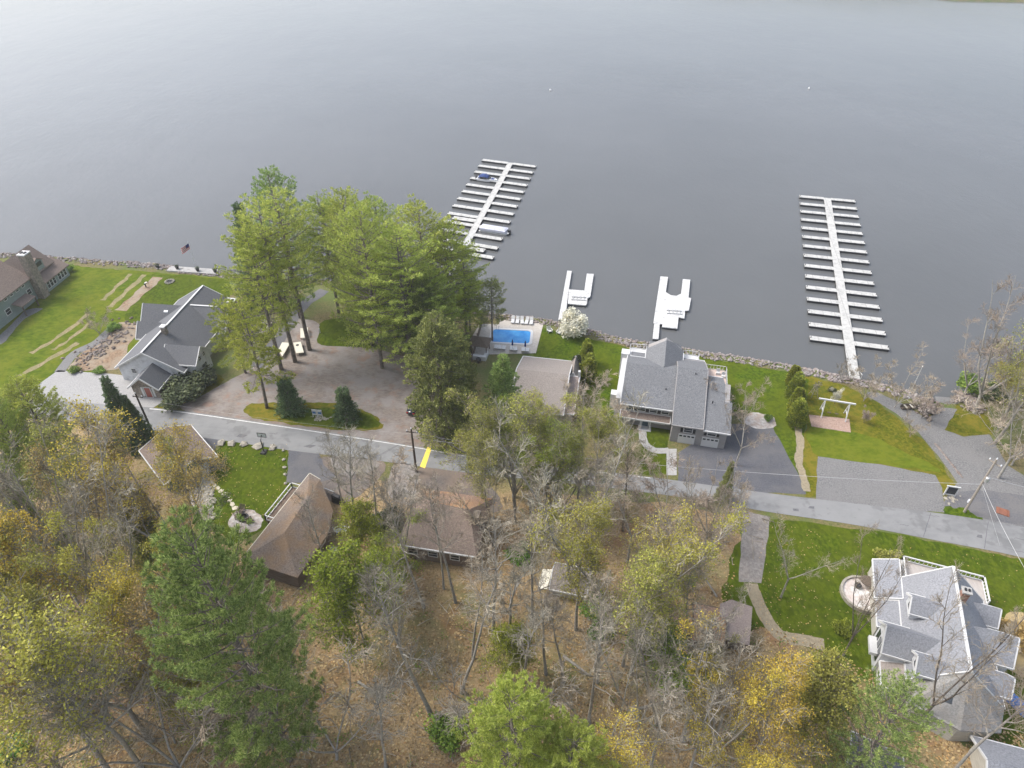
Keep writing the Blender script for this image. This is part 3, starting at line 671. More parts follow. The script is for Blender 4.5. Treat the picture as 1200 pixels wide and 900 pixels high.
def gable_roof(root, fr, x0, x1, y0, y1, ze, zr, mat, axis='x', ov=.4, rk=.35, rp=None, trim=None, th=.2, cap=None, name='roof', ze1=None, rakes=True):
    """two pitched slabs; ze on the low-coordinate side, ze1 on the other"""
    if ze1 is None: ze1 = ze
    if axis == 'x': A0, A1, B0, B1, T = x0-rk, x1+rk, y0, y1, (lambda a, bb, z: fr.p(a, bb, z))
    else: A0, A1, B0, B1, T = y0-rk, y1+rk, x0, x1, (lambda a, bb, z: fr.p(bb, a, z))
    m = rp if rp is not None else (B0+B1)/2
    s0 = (zr-ze)/(m-B0); s1 = (zr-ze1)/(B1-m)
    e0, z0 = B0-ov, ze-ov*s0; e1, z1 = B1+ov, ze1-ov*s1
    b = MB()
    lo = [T(A0, e0, z0), T(A1, e0, z0), T(A1, m, zr), T(A0, m, zr)]
    hi = [T(A0, m, zr), T(A1, m, zr), T(A1, e1, z1), T(A0, e1, z1)]
    b.slab(lo, th); b.slab(hi, th)
    rf = b.build(name, mat, root)
    if trim is not None:
        t = MB()
        if not rakes:
            beam(t, hi[2], hi[3], .14, .26, -.1); t.build('trim', trim, rf); t = MB()
        for p, q in ((lo[0], lo[1]), (hi[2], hi[3]), (lo[1], lo[2]), (lo[0], lo[3]), (hi[1], hi[2]), (hi[0], hi[3]))[:6 if rakes else 1]:
            beam(t, p, q, .14, .26, -.1)
        t.build('trim', trim, rf)
    if cap is not None:
        t = MB(); beam(t, lo[3], lo[2], .34, .08, .03); t.build('ridge_cap', cap, rf)
    return rf

def shed_roof(root, pts, mat, th=.2, trim=None, name='roof'):
    b = MB(); b.slab(pts, th); rf = b.build(name, mat, root)
    if trim is not None:
        t = MB()
        for i in range(len(pts)): beam(t, pts[i], pts[(i+1) % len(pts)], .14, .26, -.1)
        t.build('trim', trim, rf)
    return rf

def side_box(b, fr, side, plane, a, z, w, h, d0, d1):
    if side == 'y-': b.box(fr, a-w/2, a+w/2, plane-d1, plane-d0, z-h/2, z+h/2)
    elif side == 'y+': b.box(fr, a-w/2, a+w/2, plane+d0, plane+d1, z-h/2, z+h/2)
    elif side == 'x-': b.box(fr, plane-d1, plane-d0, a-w/2, a+w/2, z-h/2, z+h/2)
    else: b.box(fr, plane+d0, plane+d1, a-w/2, a+w/2, z-h/2, z+h/2)

def window(root, fr, side, plane, a, z, w=.9, h=1.2, mat='white_trim'):
    b = MB()
    t = .1
    for (aa, zz, ww, hh) in ((a, z+h/2, w+2*t, t), (a, z-h/2, w+2*t, t), (a-w/2-t/2, z, t, h-t), (a+w/2+t/2, z, t, h-t), (a, z, w, .05)):
        side_box(b, fr, side, plane, aa, zz, ww, hh, 0.0, .09)
    f = b.build('window', M[mat], root)
    g = MB(); side_box(g, fr, side, plane, a, z, w, h, .0, .045); g.build('pane', M['glass'], f)
    return f

def door(root, fr, side, plane, a, z0, w, h, mat, frame='white_trim', name='door'):
    b = MB(); side_box(b, fr, side, plane, a, z0+h/2, w, h, 0, .08)
    d = b.build(name, M[mat], root)
    t = MB()
    for aa, zz, ww, hh in ((a, z0+h+.06, w+.28, .12), (a-w/2-.07, z0+h/2, .14, h), (a+w/2+.07, z0+h/2, .14, h)):
        side_box(t, fr, side, plane, aa, zz, ww, hh, 0, .12)
    t.build('door_frame', M[frame], d)
    return d

def railing(root, pts, h=1.0, mat='white_trim', name='railing', step=.5, w=.07):
    b = MB()
    for p, q in zip(pts, pts[1:]):
        p, q = Vector(p), Vector(q)
        beam(b, p, q, w, w, h); beam(b, p, q, w*.8, w*.8, .15)
        n = max(1, int((q-p).length/step))
        for k in range(n+1):
            c = p.lerp(q, k/n)
            b.box(Fr(c), -.03, .03, -.03, .03, 0, h)
        for c in (p, q): b.box(Fr(c), -.08, .08, -.08, .08, 0, h+.1)
    return b.build(name, M[mat], root)

def dormer(root, fr, face, back, yc, wd, ze, zr, zb, mat, wall='siding_white', win=1):
    """gabled dormer on a roof whose ridge runs along local y; face / back are local x"""
    lo, hi = min(face, back), max(face, back)
    b = MB(); gable_walls(b, fr, lo, hi, yc-wd/2, yc+wd/2, zb, ze, zr, 'x')
    wl = b.build('dormer', M[wall], root)
    gable_roof(wl, fr, lo+(.0 if face < back else .0), hi, yc-wd/2, yc+wd/2, ze, zr, M[mat], 'x', ov=.3, rk=.3, trim=M['white_trim'], name='dormer_roof')
    side = 'x-' if face < back else 'x+'
    for k in range(win):
        a = yc+(k-(win-1)/2)*1.1
        g = MB(); side_box(g, fr, side, face, a, (zb+ze)/2+.25, .8, max(.6, (ze-zb)*.55), 0, .06); g.build('window', M['glass'], wl)
    return wl

def chimney(root, fr, x, y, w, d, z0, z1, mat='stonework', cap='white_trim'):
    b = MB(); b.box(fr, x-w/2, x+w/2, y-d/2, y+d/2, z0, z1); c = b.build('chimney', M[mat], root)
    t = MB(); t.box(fr, x-w/2-.12, x+w/2+.12, y-d/2-.12, y+d/2+.12, z1, z1+.22); t.build('chimney_cap', M[cap], c)
    t = MB()
    for s in (-.25, .25): t.box(fr, x+s*w-.12*w, x+s*w+.12*w, y-.2*d, y+.2*d, z1+.22, z1+.4)
    t.build('flue', M['black'], c)
    return c

# ------------------------------------------------------------------ houses
def house_center():
    o = W(726, 495); fr = Fr((o.x, o.y, G), R(-12.8))
    h = thing('lakeside_house', 'large grey shingled lakeside house with two joined roof blocks and a roof deck', 'house', fr.o)
    b = MB()
    ZE, ZR, RY = 4.8, 7.6, 7.3
    gable_walls(b, fr, 0, 8.6, 0, 13.6, 0, ZE, ZR, 'x', RY)
    gable_walls(b, fr, 8.6, 13.4, -2.8, 13.6, 0, 4.25, ZR+.5, 'x', RY)
    gable_walls(b, fr, 13.4, 17.4, -2.8, 9.2, 0, 3.95, 7.2, 'x', 5.6)
    gable_walls(b, fr, 3.2, 9.2, 7, 16.8, 0, 5.6, 7.6, 'y')
    b.build('wall', M['siding_grey'], h)
    mt = M['shingle_grey']; tr = M['white_trim']
    gable_roof(h, fr, 0, 8.3, 0, 13.6, ZE, ZR, mt, 'x', ov=.5, rk=.3, rp=RY, trim=tr)
    gable_roof(h, fr, 8.75, 13.2, -2.8, 13.6, 4.2, ZR+.52, mt, 'x', ov=.5, rk=.3, rp=RY, trim=M['siding_grey'], ze1=5.2)
    gable_roof(h, fr, 13.6, 16.4, -2.8, 9.0, 3.95, 7.05, mt, 'x', ov=.5, rk=.1, rp=5.6, trim=tr, ze1=5.6, rakes=False)
    gable_roof(h, fr, 16.5, 17.6, -2.8, 3.6, 3.93, 5.85, mt, 'x', ov=.5, rk=.2, rp=2.2, trim=tr, ze1=5.0, rakes=False)
    gable_roof(h, fr, 3.2, 9.2, 7.3, 15.4, 5.6, 7.75, mt, 'y', ov=.35, rk=.0, trim=tr, rakes=False)
    # hipped lake end of the back wing
    q = [fr.p(2.85, 15.4, 5.35), fr.p(9.55, 15.4, 5.35), fr.p(9.55, 15.4, 5.36), fr.p(6.2, 15.4, 7.75)]
    b = MB(); b.poly([fr.p(2.85, 15.42, 5.35), fr.p(6.2, 15.42, 7.75), fr.p(6.2, 18.2, 5.2), fr.p(3.4, 18.2, 5.2)]); b.poly([fr.p(6.2, 15.42, 7.75), fr.p(9.55, 15.42, 5.35), fr.p(9.0, 18.2, 5.2), fr.p(6.2, 18.2, 5.2)])
    b.poly([fr.p(3.4, 18.2, 5.0), fr.p(9.0, 18.2, 5.0), fr.p(9.55, 15.42, 5.15), fr.p(2.85, 15.42, 5.15)])
    b.build('roof', mt, h)
    # low lake-side roofs
    shed_roof(h, [fr.p(.2, 12.6, 5.3), fr.p(3.0, 12.6, 5.3), fr.p(3.0, 15.0, 4.6), fr.p(.2, 15.0, 4.6)], mt, trim=tr)
    shed_roof(h, [fr.p(9.4, 12.6, 5.3), fr.p(13.4, 12.6, 5.3), fr.p(13.4, 15.0, 4.6), fr.p(9.4, 15.0, 4.6)], mt, trim=tr)
    # roof deck
    b = MB(); b.box(fr, 13.5, 17.5, 9.3, 14.6, 2.9, 3.25); dk = b.build('deck', M['deck_pink'], h)
    b = MB(); b.box(fr, 13.5, 17.4, 9.25, 14.5, 0, 2.88); b.build('wall', M['siding_grey'], h)
    railing(dk, [fr.p(13.6, 14.5, 3.25), fr.p(17.4, 14.5, 3.25), fr.p(17.4, 9.5, 3.25)])
    b = MB()
    for x, y in ((16.0, 13.3), (16.9, 12.5)): b.box(fr, x-.3, x+.3, y-.3, y+.3, 3.25, 3.7); b.box(fr, x-.3, x+.3, y+.22, y+.3, 3.7, 4.3)
    b.build('deck_chair', M['white_trim'], dk)
    # white decks on the lake side
    for x0, x1 in ((-.2, 3.0), (9.6, 12.6)):
        b = MB(); b.box(fr, x0, x1, 15.2, 18.4, 2.9, 3.1)
        for x in (x0+.15, x1-.15):
            for y in (15.5, 18.2): b.box(fr, x-.08, x+.08, y-.08, y+.08, 0, 2.9)
        d = b.build('deck', M['white'], h)
        railing(d, [fr.p(x0+.1, 15.3, 3.1), fr.p(x0+.1, 18.3, 3.1), fr.p(x1-.1, 18.3, 3.1), fr.p(x1-.1, 15.3, 3.1)])
    b = MB(); b.box(fr, 3.2, 5.6, 18.3, 20.2, 2.2, 2.4); b.build('deck', M['white'], h)
    # white corner bay at the left wall
    b = MB(); b.box(fr, -1.2, -.35, 1.0, 13.4, 0, 4.5); b.build('white_bay', M['white'], h)
    b = MB(); b.box(fr, -2.2, -1.2, 3.6, 5.0, 0, 3.0); b.build('white_bay', M['white'], h)
    b = MB(); b.box(fr, -1.5, 0.0, 12.8, 14.4, 0, 5.4); b.build('chimney', M['white'], h)
    # front: upper windows, little roof between the storeys, entrance
    for k in range(4): window(h, fr, 'y-', 0, 1.4+k*1.95, 3.75, 1.15, .95)
    for k in range(3):
        b = MB(); side_box(b, fr, 'y-', 0, 2.38+k*1.95, 3.75, .55, 1.05, 0, .05); b.build('shutter', M['black'], h)
    shed_roof(h, [fr.p(-.1, -1.15, 2.3), fr.p(8.3, -1.15, 2.3), fr.p(8.3, 0, 2.95), fr.p(-.1, 0, 2.95)], M['shingle_brown'], .12, tr)
    for x in (1.5, 2.4, 6.2, 7.1): window(h, fr, 'y-', 0, x, 1.4, .8, .8)
    door(h, fr, 'y-', 0, 4.3, .1, 1.0, 2.0, 'siding_teal')
    b = MB()
    for x in (3.5, 5.1): b.box(fr, x-.1, x+.1, -1.1, -.9, 0, 2.2)
    b.box(fr, 3.2, 5.4, -1.3, 0, 0, .12); b.build('porch', M['white_trim'], h)
    for x in (11.2, 15.0):
        window(h, fr, 'y-', -2.8, x, 2.95, 1.3, 1.0)
        for s in (-1.0, 1.0):
            b = MB(); side_box(b, fr, 'y-', -2.8, x+s, 2.95, .4, 1.1, 0, .05); b.build('shutter', M['black'], h)
    for x in (11.2, 15.0):
        b = MB(); side_box(b, fr, 'y-', -2.8, x, 1.0, 2.7, 2.0, 0, .06); g = b.build('garage_door', M['white_trim'], h)
        b = MB()
        for k in range(4): side_box(b, fr, 'y-', -2.8, x-.98+k*.65, 1.6, .45, .3, .05, .08)
        b.build('pane', M['glass'], g)
    for x, y, z in ((11.5, 6.3, 8.0), (6.9, 3.2, 6.3), (14.6, 1.5, 6.3)):
        b = MB(); b.lathe(fr.p(x, y, z-.5), [(.09, 0), (.09, .5)], 8); b.build('vent_pipe', M['black'], h)
house_center()

def house_left():
    o = W(178, 452); bb = W(167, 413, 8.3)
    fr = Fr((bb.x, bb.y, G), R(-6.5))
    h = thing('white_house', 'white sided house with dark grey cross-gabled roofs and stone entry porch', 'house', fr.o)
    mt = M['shingle_slate']; tr = M['white_trim']
    b = MB()
    gable_walls(b, fr, -6, 6.4, 0, 23, 0, 3.4, 7.0, 'y', 0)
    gable_walls(b, fr, -9.5, 0, 14.5, 19.5, 0, 3.2, 6.0, 'x')
    gable_walls(b, fr, -8.2, 0, 10.2, 14.0, 0, 2.8, 5.0, 'x')
    gable_walls(b, fr, 0, 8.2, 13, 20, 0, 3.2, 6.6, 'x')
    gable_walls(b, fr, 2.2, 8.4, 1.2, 6.2, 0, 4.2, 6.2, 'x')
    b.build('wall', M['siding_white'], h)
    gable_roof(h, fr, -6, 6.4, 0, 23, 3.4, 7.0, mt, 'y', ov=.5, rk=.4, rp=0, trim=tr, cap=M['white'])
    gable_roof(h, fr, -9.5, -1.0, 14.5, 19.5, 3.2, 6.0, mt, 'x', trim=tr)
    gable_roof(h, fr, -8.2, -2.0, 10.2, 14.0, 2.8, 5.0, mt, 'x', trim=tr)
    gable_roof(h, fr, .6, 8.2, 13, 20, 3.2, 6.6, mt, 'x', trim=tr, cap=M['white'])
    gable_roof(h, fr, 2.4, 8.4, 1.2, 6.2, 4.2, 6.2, mt, 'x', trim=tr)
    for a in (3.0, 4.5): window(h, fr, 'x+', 8.4, a, 4.0, .7, .9)
    window(h, fr, 'x+', 8.4, 3.7, 1.7, 1.6, 1.5)
    for a in (2.9, 4.6): window(h, fr, 'y-', 1.2, a+.9, 2.2, .8, 1.2)
    window(h, fr, 'y-', 0, -3.2, 2.4, .8, 1.0)
    # stone entry with its own gable
    b = MB(); gable_walls(b, fr, -1.4, 3.6, -4.2, 0, 0, 2.6, 4.6, 'y'); e = b.build('entry', M['stonework'], h)
    gable_roof(e, fr, -1.4, 3.6, -4.2, -.1, 2.6, 4.6, mt, 'y', ov=.45, rk=.5, trim=tr, name='entry_roof')
    d = door(h, fr, 'y-', -4.2, 1.5, .1, 1.1, 2.1, 'door_red')
    b = MB()
    for s in (.45, 2.55): side_box(b, fr, 'y-', -4.2, s, 1.2, .35, 2.0, 0, .07)
    b.build('sidelight', M['white'], d)
    chimney(h, fr, 8.9, 17.2, 1.6, 1.6, 0, 7.6, 'stonework')
    b = MB(); b.box(fr, .3, 1.1, 6.2, 7.0, 6.0, 8.0); c = b.build('chimney', M['stonework'], h)
    b = MB(); b.box(fr, .2, 1.2, 6.1, 7.1, 8.0, 8.2); b.build('chimney_cap', M['white'], c)
    b = MB(); b.slab([fr.p(-5.2, 15.9, 4.95), fr.p(-4.4, 15.9, 4.95), fr.p(-4.4, 16.9, 5.52), fr.p(-5.2, 16.9, 5.52)], .12); b.build('skylight', M['lamp_glass'], h)
house_left()

def house_far_left():
    o = W(45, 350); fr = Fr((o.x, o.y, G), R(-6))
    h = thing('sage_house', 'sage green house with brown roof and tall stone chimney at the left edge', 'house', fr.o)
    tr = M['white_trim']; mt = M['shingle_brown']
    b = MB()
    gable_walls(b, fr, -11, 0, -16, .0, 0, 5.6, 9.4, 'y')
    gable_walls(b, fr, -9, -1.2, 0, 9, 0, 4.6, 8.0, 'y')
    gable_walls(b, fr, -5.5, .6, 2.8, 10.5, 0, 2.8, 4.4, 'y')
    b.build('wall', M['siding_sage'], h)
    gable_roof(h, fr, -11, 0, -16, .0, 5.6, 9.4, mt, 'y', ov=.6)
    gable_roof(h, fr, -9, -1.2, .6, 9, 4.6, 8.0, mt, 'y', ov=.5)
    gable_roof(h, fr, -5.5, .6, 2.8, 10.5, 2.8, 4.4, mt, 'y', ov=.5, rk=.5)
    b = MB(); gable_walls(b, fr, -5, -.9, 3.6, 6.4, 4.0, 6.4, 7.2, 'x'); d = b.build('dormer', M['siding_sage'], h)
    gable_roof(d, fr, -5, -1.0, 3.6, 6.4, 6.4, 7.2, mt, 'x', ov=.3, rk=.3, name='dormer_roof')
    b = MB(); side_box(b, fr, 'x+', -.9, 5.0, 5.7, 2.0, .9, 0, .07); b.build('window', M['glass'], d)
    chimney(h, fr, .75, 1.0, 1.5, 1.9, 0, 10.4)
    for a in (-7.6, -5.8, -4.0, -2.2): window(h, fr, 'x+', 0, a, 4.6, .8, .8)
    window(h, fr, 'x+', 0, -8.4, 2.0, 1.3, 1.3); window(h, fr, 'x+', 0, -1.4, 2.6, 1.1, 1.2)
    for a in (3.6, 4.6, 5.6, 7.4, 8.4, 9.4): window(h, fr, 'x+', .6, a, 1.55, .75, 1.75)
    for a in (-.6, -1.8): window(h, fr, 'y-', 2.8, a, 1.5, .75, 1.7)
    b = MB(); b.slab([fr.p(.1, -7.0, 2.9), fr.p(2.3, -7.0, 2.4), fr.p(2.3, -2.6, 2.4), fr.p(.1, -2.6, 2.9)], .15); b.build('porch_roof', mt, h)
    for y in (-6.8, -2.8):
        b = MB(); b.box(fr, 2.0, 2.2, y-.1, y+.1, 0, 2.25); b.build('porch_post', M['wood_dark'], h)
house_far_left()

def house_right():
    o = W(1135, 784, 10); fr = Fr((o.x, o.y, G), R(-20))
    h = thing('dormered_house', 'pale grey roofed house with six dormers, round patio and railed deck', 'house', fr.o)
    mt = M['shingle_pale']; tr = M['white']
    ze, zr = 4.0, 8.4
    b = MB()
    gable_walls(b, fr, -4.2, 5.0, 0, 14.2, 0, ze, zr, 'y', .3)
    gable_walls(b, fr, -6.9, -4.0, 11.2, 17.2, 0, 2.8, 3.9, 'y', -4.2)
    b.box(fr, -6.8, -4.1, 7.0, 11.1, 0, 2.3)
    b.box(fr, -6.6, -4.1, -1.2, 2.2, 0, 2.4)
    b.build('wall', M['siding_tan'], h)
    gable_roof(h, fr, -4.2, 5.0, 0.1, 14.2, ze, zr, mt, 'y', rp=.3, ov=.35, rk=.2, trim=tr, cap=M['white'])
    shed_roof(h, [fr.p(-7.1, 11.0, 2.75), fr.p(-4.2, 11.0, 4.05), fr.p(-4.2, 17.4, 4.05), fr.p(-7.1, 17.4, 2.75)], mt, trim=tr)
    shed_roof(h, [fr.p(-7.0, 6.8, 2.6), fr.p(-4.5, 6.8, 3.6), fr.p(-4.5, 10.9, 3.6), fr.p(-7.0, 10.9, 2.6)], mt, trim=tr)
    # hipped near end with paired skylights
    a0, a1, a2 = fr.p(-4.6, 0.0, ze-.25), fr.p(.3, 0.0, zr-.06), fr.p(5.3, 0.0, ze-.25)
    n0, n1, n2 = fr.p(-4.4, -2.6, 3.1), fr.p(.6, -4.2, 3.3), fr.p(4.8, -2.8, 3.1)
    b = MB(); dz = Vector((0, 0, -.2))
    b.poly([a0, n0, n1, a1]); b.poly([a1, n1, n2, a2])
    b.poly([a1+dz, n1+dz, n0+dz, a0+dz]); b.poly([a2+dz, n2+dz, n1+dz, a1+dz]); b.poly([n0, n0+dz, n1+dz, n1]); b.poly([n1, n1+dz, n2+dz, n2])
    b.build('roof', M['shingle_weathered'], h)
    b = MB(); q = [fr.p(-4.1, -.05), fr.p(-4.0, -2.3), fr.p(.6, -3.8), fr.p(4.4, -2.5), fr.p(4.6, -.05)]
    b.hexa(q, [p+UP*2.85 for p in q]); b.build('wall', M['siding_tan'], h)
    for t, x in ((.30, .9), (.30, 1.8), (.68, 2.5), (.68, 3.4), (.45, -2.6), (.45, -1.7)):
        if x > 0: f = lambda x, t: a1.lerp(n1, t).lerp(a2.lerp(n2, t), x/5.0)
        else: f = lambda x, t: a1.lerp(n1, t).lerp(a0.lerp(n0, t), -x/5.0)
        q = [f(x, t+.17)+UP*.12, f(x+.6, t+.17)+UP*.12, f(x+.6, t)+UP*.12, f(x, t)+UP*.12]
        b = MB(); b.slab(q, .1); b.build('skylight', M['glass'], h)
    # dormers: three on each slope
    dormer(h, fr, -4.1, 0, 9.0, 2.5, 6.1, 7.2, 4.6, 'shingle_pale')
    dormer(h, fr, -7.0, -.3, 4.2, 4.0, 4.6, 6.6, 0, 'shingle_pale', win=3)
    dormer(h, fr, -4.1, 0, .95, 2.4, 6.0, 7.1, 4.6, 'shingle_pale')
    dormer(h, fr, 5.9, .8, 11.9, 2.6, 4.4, 5.8, 0, 'shingle_pale')
    dormer(h, fr, 6.7, .6, 7.6, 4.2, 4.3, 6.6, 0, 'shingle_pale', win=3)
    dormer(h, fr, 5.7, .8, 2.6, 2.6, 4.4, 5.8, 0, 'shingle_pale')
    b = MB(); b.box(fr, -7.9, -7.0, 3.0, 5.4, 1.9, 2.4); b.build('balcony', M['white'], h)
    chimney(h, fr, .9, 10.2, .8, .8, 6.5, 9.2, 'brick', 'concrete')
    # lower left wall with windows
    shed_roof(h, [fr.p(-6.9, -1.4, 2.5), fr.p(-4.3, -1.4, 3.5), fr.p(-4.3, 2.1, 3.5), fr.p(-6.9, 2.1, 2.5)], M['shingle_tan'], trim=tr)
    for a in (0, 1.2): window(h, fr, 'x-', -6.6, a, 1.4, .8, 1.1)
    for a in (-5.9, -4.9): window(h, fr, 'y-', -1.2, a, 1.5, .7, 1.1)
    # deck with white rail behind the far gable
    b = MB(); b.box(fr, -3.6, 6.2, 14.5, 18.5, 2.6, 2.85)
    for x in (-3.4, -.2, 3.0, 6.0): b.box(fr, x-.12, x+.12, 18.0, 18.25, 0, 2.6)
    dk = b.build('deck', M['deck_pale'], h)
    railing(dk, [fr.p(-3.5, 14.6, 2.85), fr.p(-3.5, 18.4, 2.85), fr.p(6.1, 18.4, 2.85), fr.p(6.1, 14.6, 2.85)], w=.16, h=.9)
    # round patio with a low white wall
    c = W(1010, 698); pf = Fr((c.x, c.y, G), R(-20))
    b = MB(); b.lathe((c.x, c.y, G), [(2.5, 0), (2.5, .35)], 40); pt = b.build('patio', M['patio_pale'], h)
    b = MB(); n = 36
    for k in range(n-9):
        t0, t1 = R(60+k*360/n), R(60+(k+1)*360/n)
        q = lambda r, t, z: (c.x+r*math.cos(t), c.y+r*math.sin(t), G+z)
        b.hexa([q(2.5, t0, 0), q(2.8, t0, 0), q(2.8, t1, 0), q(2.5, t1, 0)], [q(2.5, t0, .6), q(2.8, t0, .6), q(2.8, t1, .6), q(2.5, t1, .6)])
    b.build('patio_wall', M['boulder'], pt)
    b = MB(); b.lathe((c.x-.3, c.y+1.1, G+.5), [(.4, 0), (.45, .35), (.3, .4)], 10); b.build('fire_bowl', M['black'], pt)
    b = MB(); b.lathe((c.x+1.0, c.y+1.5, G+.5), [(.9, .6), (.9, .68)], 16); b.lathe((c.x+1.0, c.y+1.5, G+.5), [(.1, 0), (.1, .6)], 8); b.build('patio_table', M['wood_dark'], pt)
house_right()

def simple_house(name, label, o, ang, L, D, ze, zr, roof, wall, axis='x', rp=None, ov=.5, trim='white_trim', cat='house'):
    fr = Fr((o.x, o.y, G), ang)
    h = thing(name, label, cat, fr.o)
    b = MB(); gable_walls(b, fr, 0, L, 0, D, 0, ze, zr, axis, rp); b.build('wall', M[wall], h)
    gable_roof(h, fr, 0, L, 0, D, ze, zr, M[roof], axis, ov=ov, rk=ov, rp=rp, trim=M[trim])
    return h, fr

# pool house: tan roofs with a sunken porch roof on the right
o = W(600, 492); h, fr = simple_house('pool_house', 'tan shingled house between the swimming pool and the bare trees', o, R(-10), 8.4, 14.5, 3.0, 5.6, 'shingle_tan', 'siding_tan')
b = MB(); b.box(fr, 6.2, 10.2, 1.0, 8.5, 0, 2.2); b.build('wall', M['siding_tan'], h)
shed_roof(h, [fr.p(6.0, .6, 2.3), fr.p(10.6, .6, 2.3), fr.p(10.6, 9.0, 4.0), fr.p(8.95, 9.0, 4.0), fr.p(6.0, 2.0, 2.9)][:4]+[fr.p(8.95, .6, 2.3)][:0], M['shingle_mauve'], trim=M['white_trim'])
gable_roof(h, fr, 8.6, 10.2, 9.6, 14.0, 3.0, 4.6, M['shingle_tan'], 'y', trim=M['white_trim'])
b = MB(); gable_walls(b, fr, 8.6, 10.2, 9.6, 14.0, 0, 3.0, 4.6, 'y'); b.build('wall', M['siding_tan'], h)
b = MB(); b.box(fr, 10.3, 10.7, 8.8, 9.3, 0, 5.2); b.build('vent_pipe', M['white'], h)
b = MB(); b.box(fr, -3.6, 0, 3, 12, 0, .5); b.build('deck', M['deck_grey'], h)

# garage with teal walls
P0 = W(226, 539, 5.7); P1 = W(200, 507, 5.7); fr = Fr((P0.x, P0.y, G), math.atan2(P1.y-P0.y, P1.x-P0.x)-R(90))
h = thing('garage', 'small garage with brown shingle roof, teal walls and white doors beside dark driveway', 'garage', fr.o)
b = MB(); gable_walls(b, fr, -4.6, 3.2, .5, 10, 0, 2.3, 4.15, 'y', 0); b.build('wall', M['siding_teal'], h)
gable_roof(h, fr, -4.6, 3.2, .5, 10, 2.3, 4.15, M['shingle_brown'], 'y', rp=0, ov=.4, rk=.4, trim=M['white_trim'], ze1=2.6)
door(h, fr, 'y-', .5, 1.2, .05, 1.1, 2.1, 'white'); window(h, fr, 'y-', .5, -2.4, 1.3, .8, 1.0)
b = MB(); side_box(b, fr, 'x+', 3.2, 4.5, 1.1, 3.6, 2.1, 0, .06); b.build('garage_door', M['white'], h)

# brown house left of centre with white railed deck
P0 = W(363, 555, 4.2); fr = Fr((P0.x, P0.y, G), R(-19))
h = thing('brown_house', 'house with mossy brown hip roof and white railed deck beside the round lawn', 'house', fr.o)
zr, ze = 4.9, 2.8
foot = [(0, 0), (2.2, -.6), (7.3, -5.4), (8.8, -9.5), (8.8, -17), (0, -17)]
q = [fr.p(x, y, ze) for x, y in foot]
b = MB(); c = [fr.p(.5+x*.9, -.6+y*.95, 0) for x, y in foot]; b.hexa(list(reversed(c)), [p+UP*(ze-.25) for p in reversed(c)]); b.build('wall', M['siding_brown'], h)
r0, r1 = fr.p(3.9, -6.2, zr), fr.p(4.3, -12.5, zr)
b = MB()
for f in ([q[0], r0, q[1]], [q[1], r0, q[2]], [q[2], r0, r1, q[3]], [q[3], r1, q[4]], [q[4], r1, q[5]], [q[5], r1, r0, q[0]]): b.poly(list(reversed(f)))
for i in range(6): b.poly([q[i], q[(i+1) % 6], q[(i+1) % 6]-UP*.2, q[i]-UP*.2])
b.poly([p-UP*.2 for p in q])
rf = b.build('roof', M['shingle_moss'], h)
b = MB(); beam(b, q[0], q[5], .16, .2, -.1); beam(b, q[0], q[1], .12, .2, -.1); b.build('gutter', M['cream'], rf)
b = MB(); b.box(fr, -2.2, .3, -9.0, -2.0, .9, 1.05)
for y in (-8.7, -5.5, -2.3): b.box(fr, -2.1, -1.9, y-.1, y+.1, 0, .9)
dk = b.build('deck', M['siding_brown'], h)
railing(dk, [fr.p(0, -2.1, 1.05), fr.p(-2.1, -2.1, 1.05), fr.p(-2.1, -8.9, 1.05), fr.p(0, -8.9, 1.05)], w=.13, step=1.1)
for y in (-4, -7, -12): window(h, fr, 'x-', .5, y, 1.6, 1.1, 1.1)

# brown house in the middle of the wood
P0 = W(470, 634, 5.0); fr = Fr((P0.x, P0.y, G), R(-11))
h = thing('wood_cabin', 'brown house with low hip roof and white gutter among bare trees', 'house', fr.o)
ze, zr = 3.3, 5.0
b = MB(); b.box(fr, 0, 10.2, 0, 9.6, 0, ze-.2); b.build('wall', M['siding_brown'], h)
e = [fr.p(-.5, -.5, ze), fr.p(10.7, -.5, ze), fr.p(10.7, 10.1, ze), fr.p(-.5, 10.1, ze)]
r0, r1 = fr.p(2.6, 6.3, zr), fr.p(8.2, 6.0, zr)
b = MB(); b.poly([e[0], e[1], r1, r0]); b.poly([e[1], e[2], r1]); b.poly([e[3], e[0], r0]); b.poly([p-UP*.2 for p in reversed(e)])
for i in range(4): b.poly([e[i], e[i]-UP*.2, e[(i+1) % 4]-UP*.2, e[(i+1) % 4]])
rf = b.build('roof', M['shingle_brown'], h)
b = MB(); b.poly([e[2], e[3], r0, r1]); o_ = b.build('roof', M['shingle_rust'], h)
b = MB(); beam(b, e[0], e[1], .2, .2, -.08); b.build('gutter', M['white_trim'], rf)
b = MB(); b.box(fr, 9.0, 10.0, 4.2, 5.6, 3.2, 5.6); b.build('chimney', M['stonework'], h)
for x in (1.5, 4.4, 7.5): window(h, fr, 'y-', 0, x, 1.8, 1.2, 1.1)
for x in (0, 9.9):
    b = MB(); b.box(fr, x, x+.2, -.7, -.5, 0, 3.0); b.build('downpipe', M['white_trim'], h)

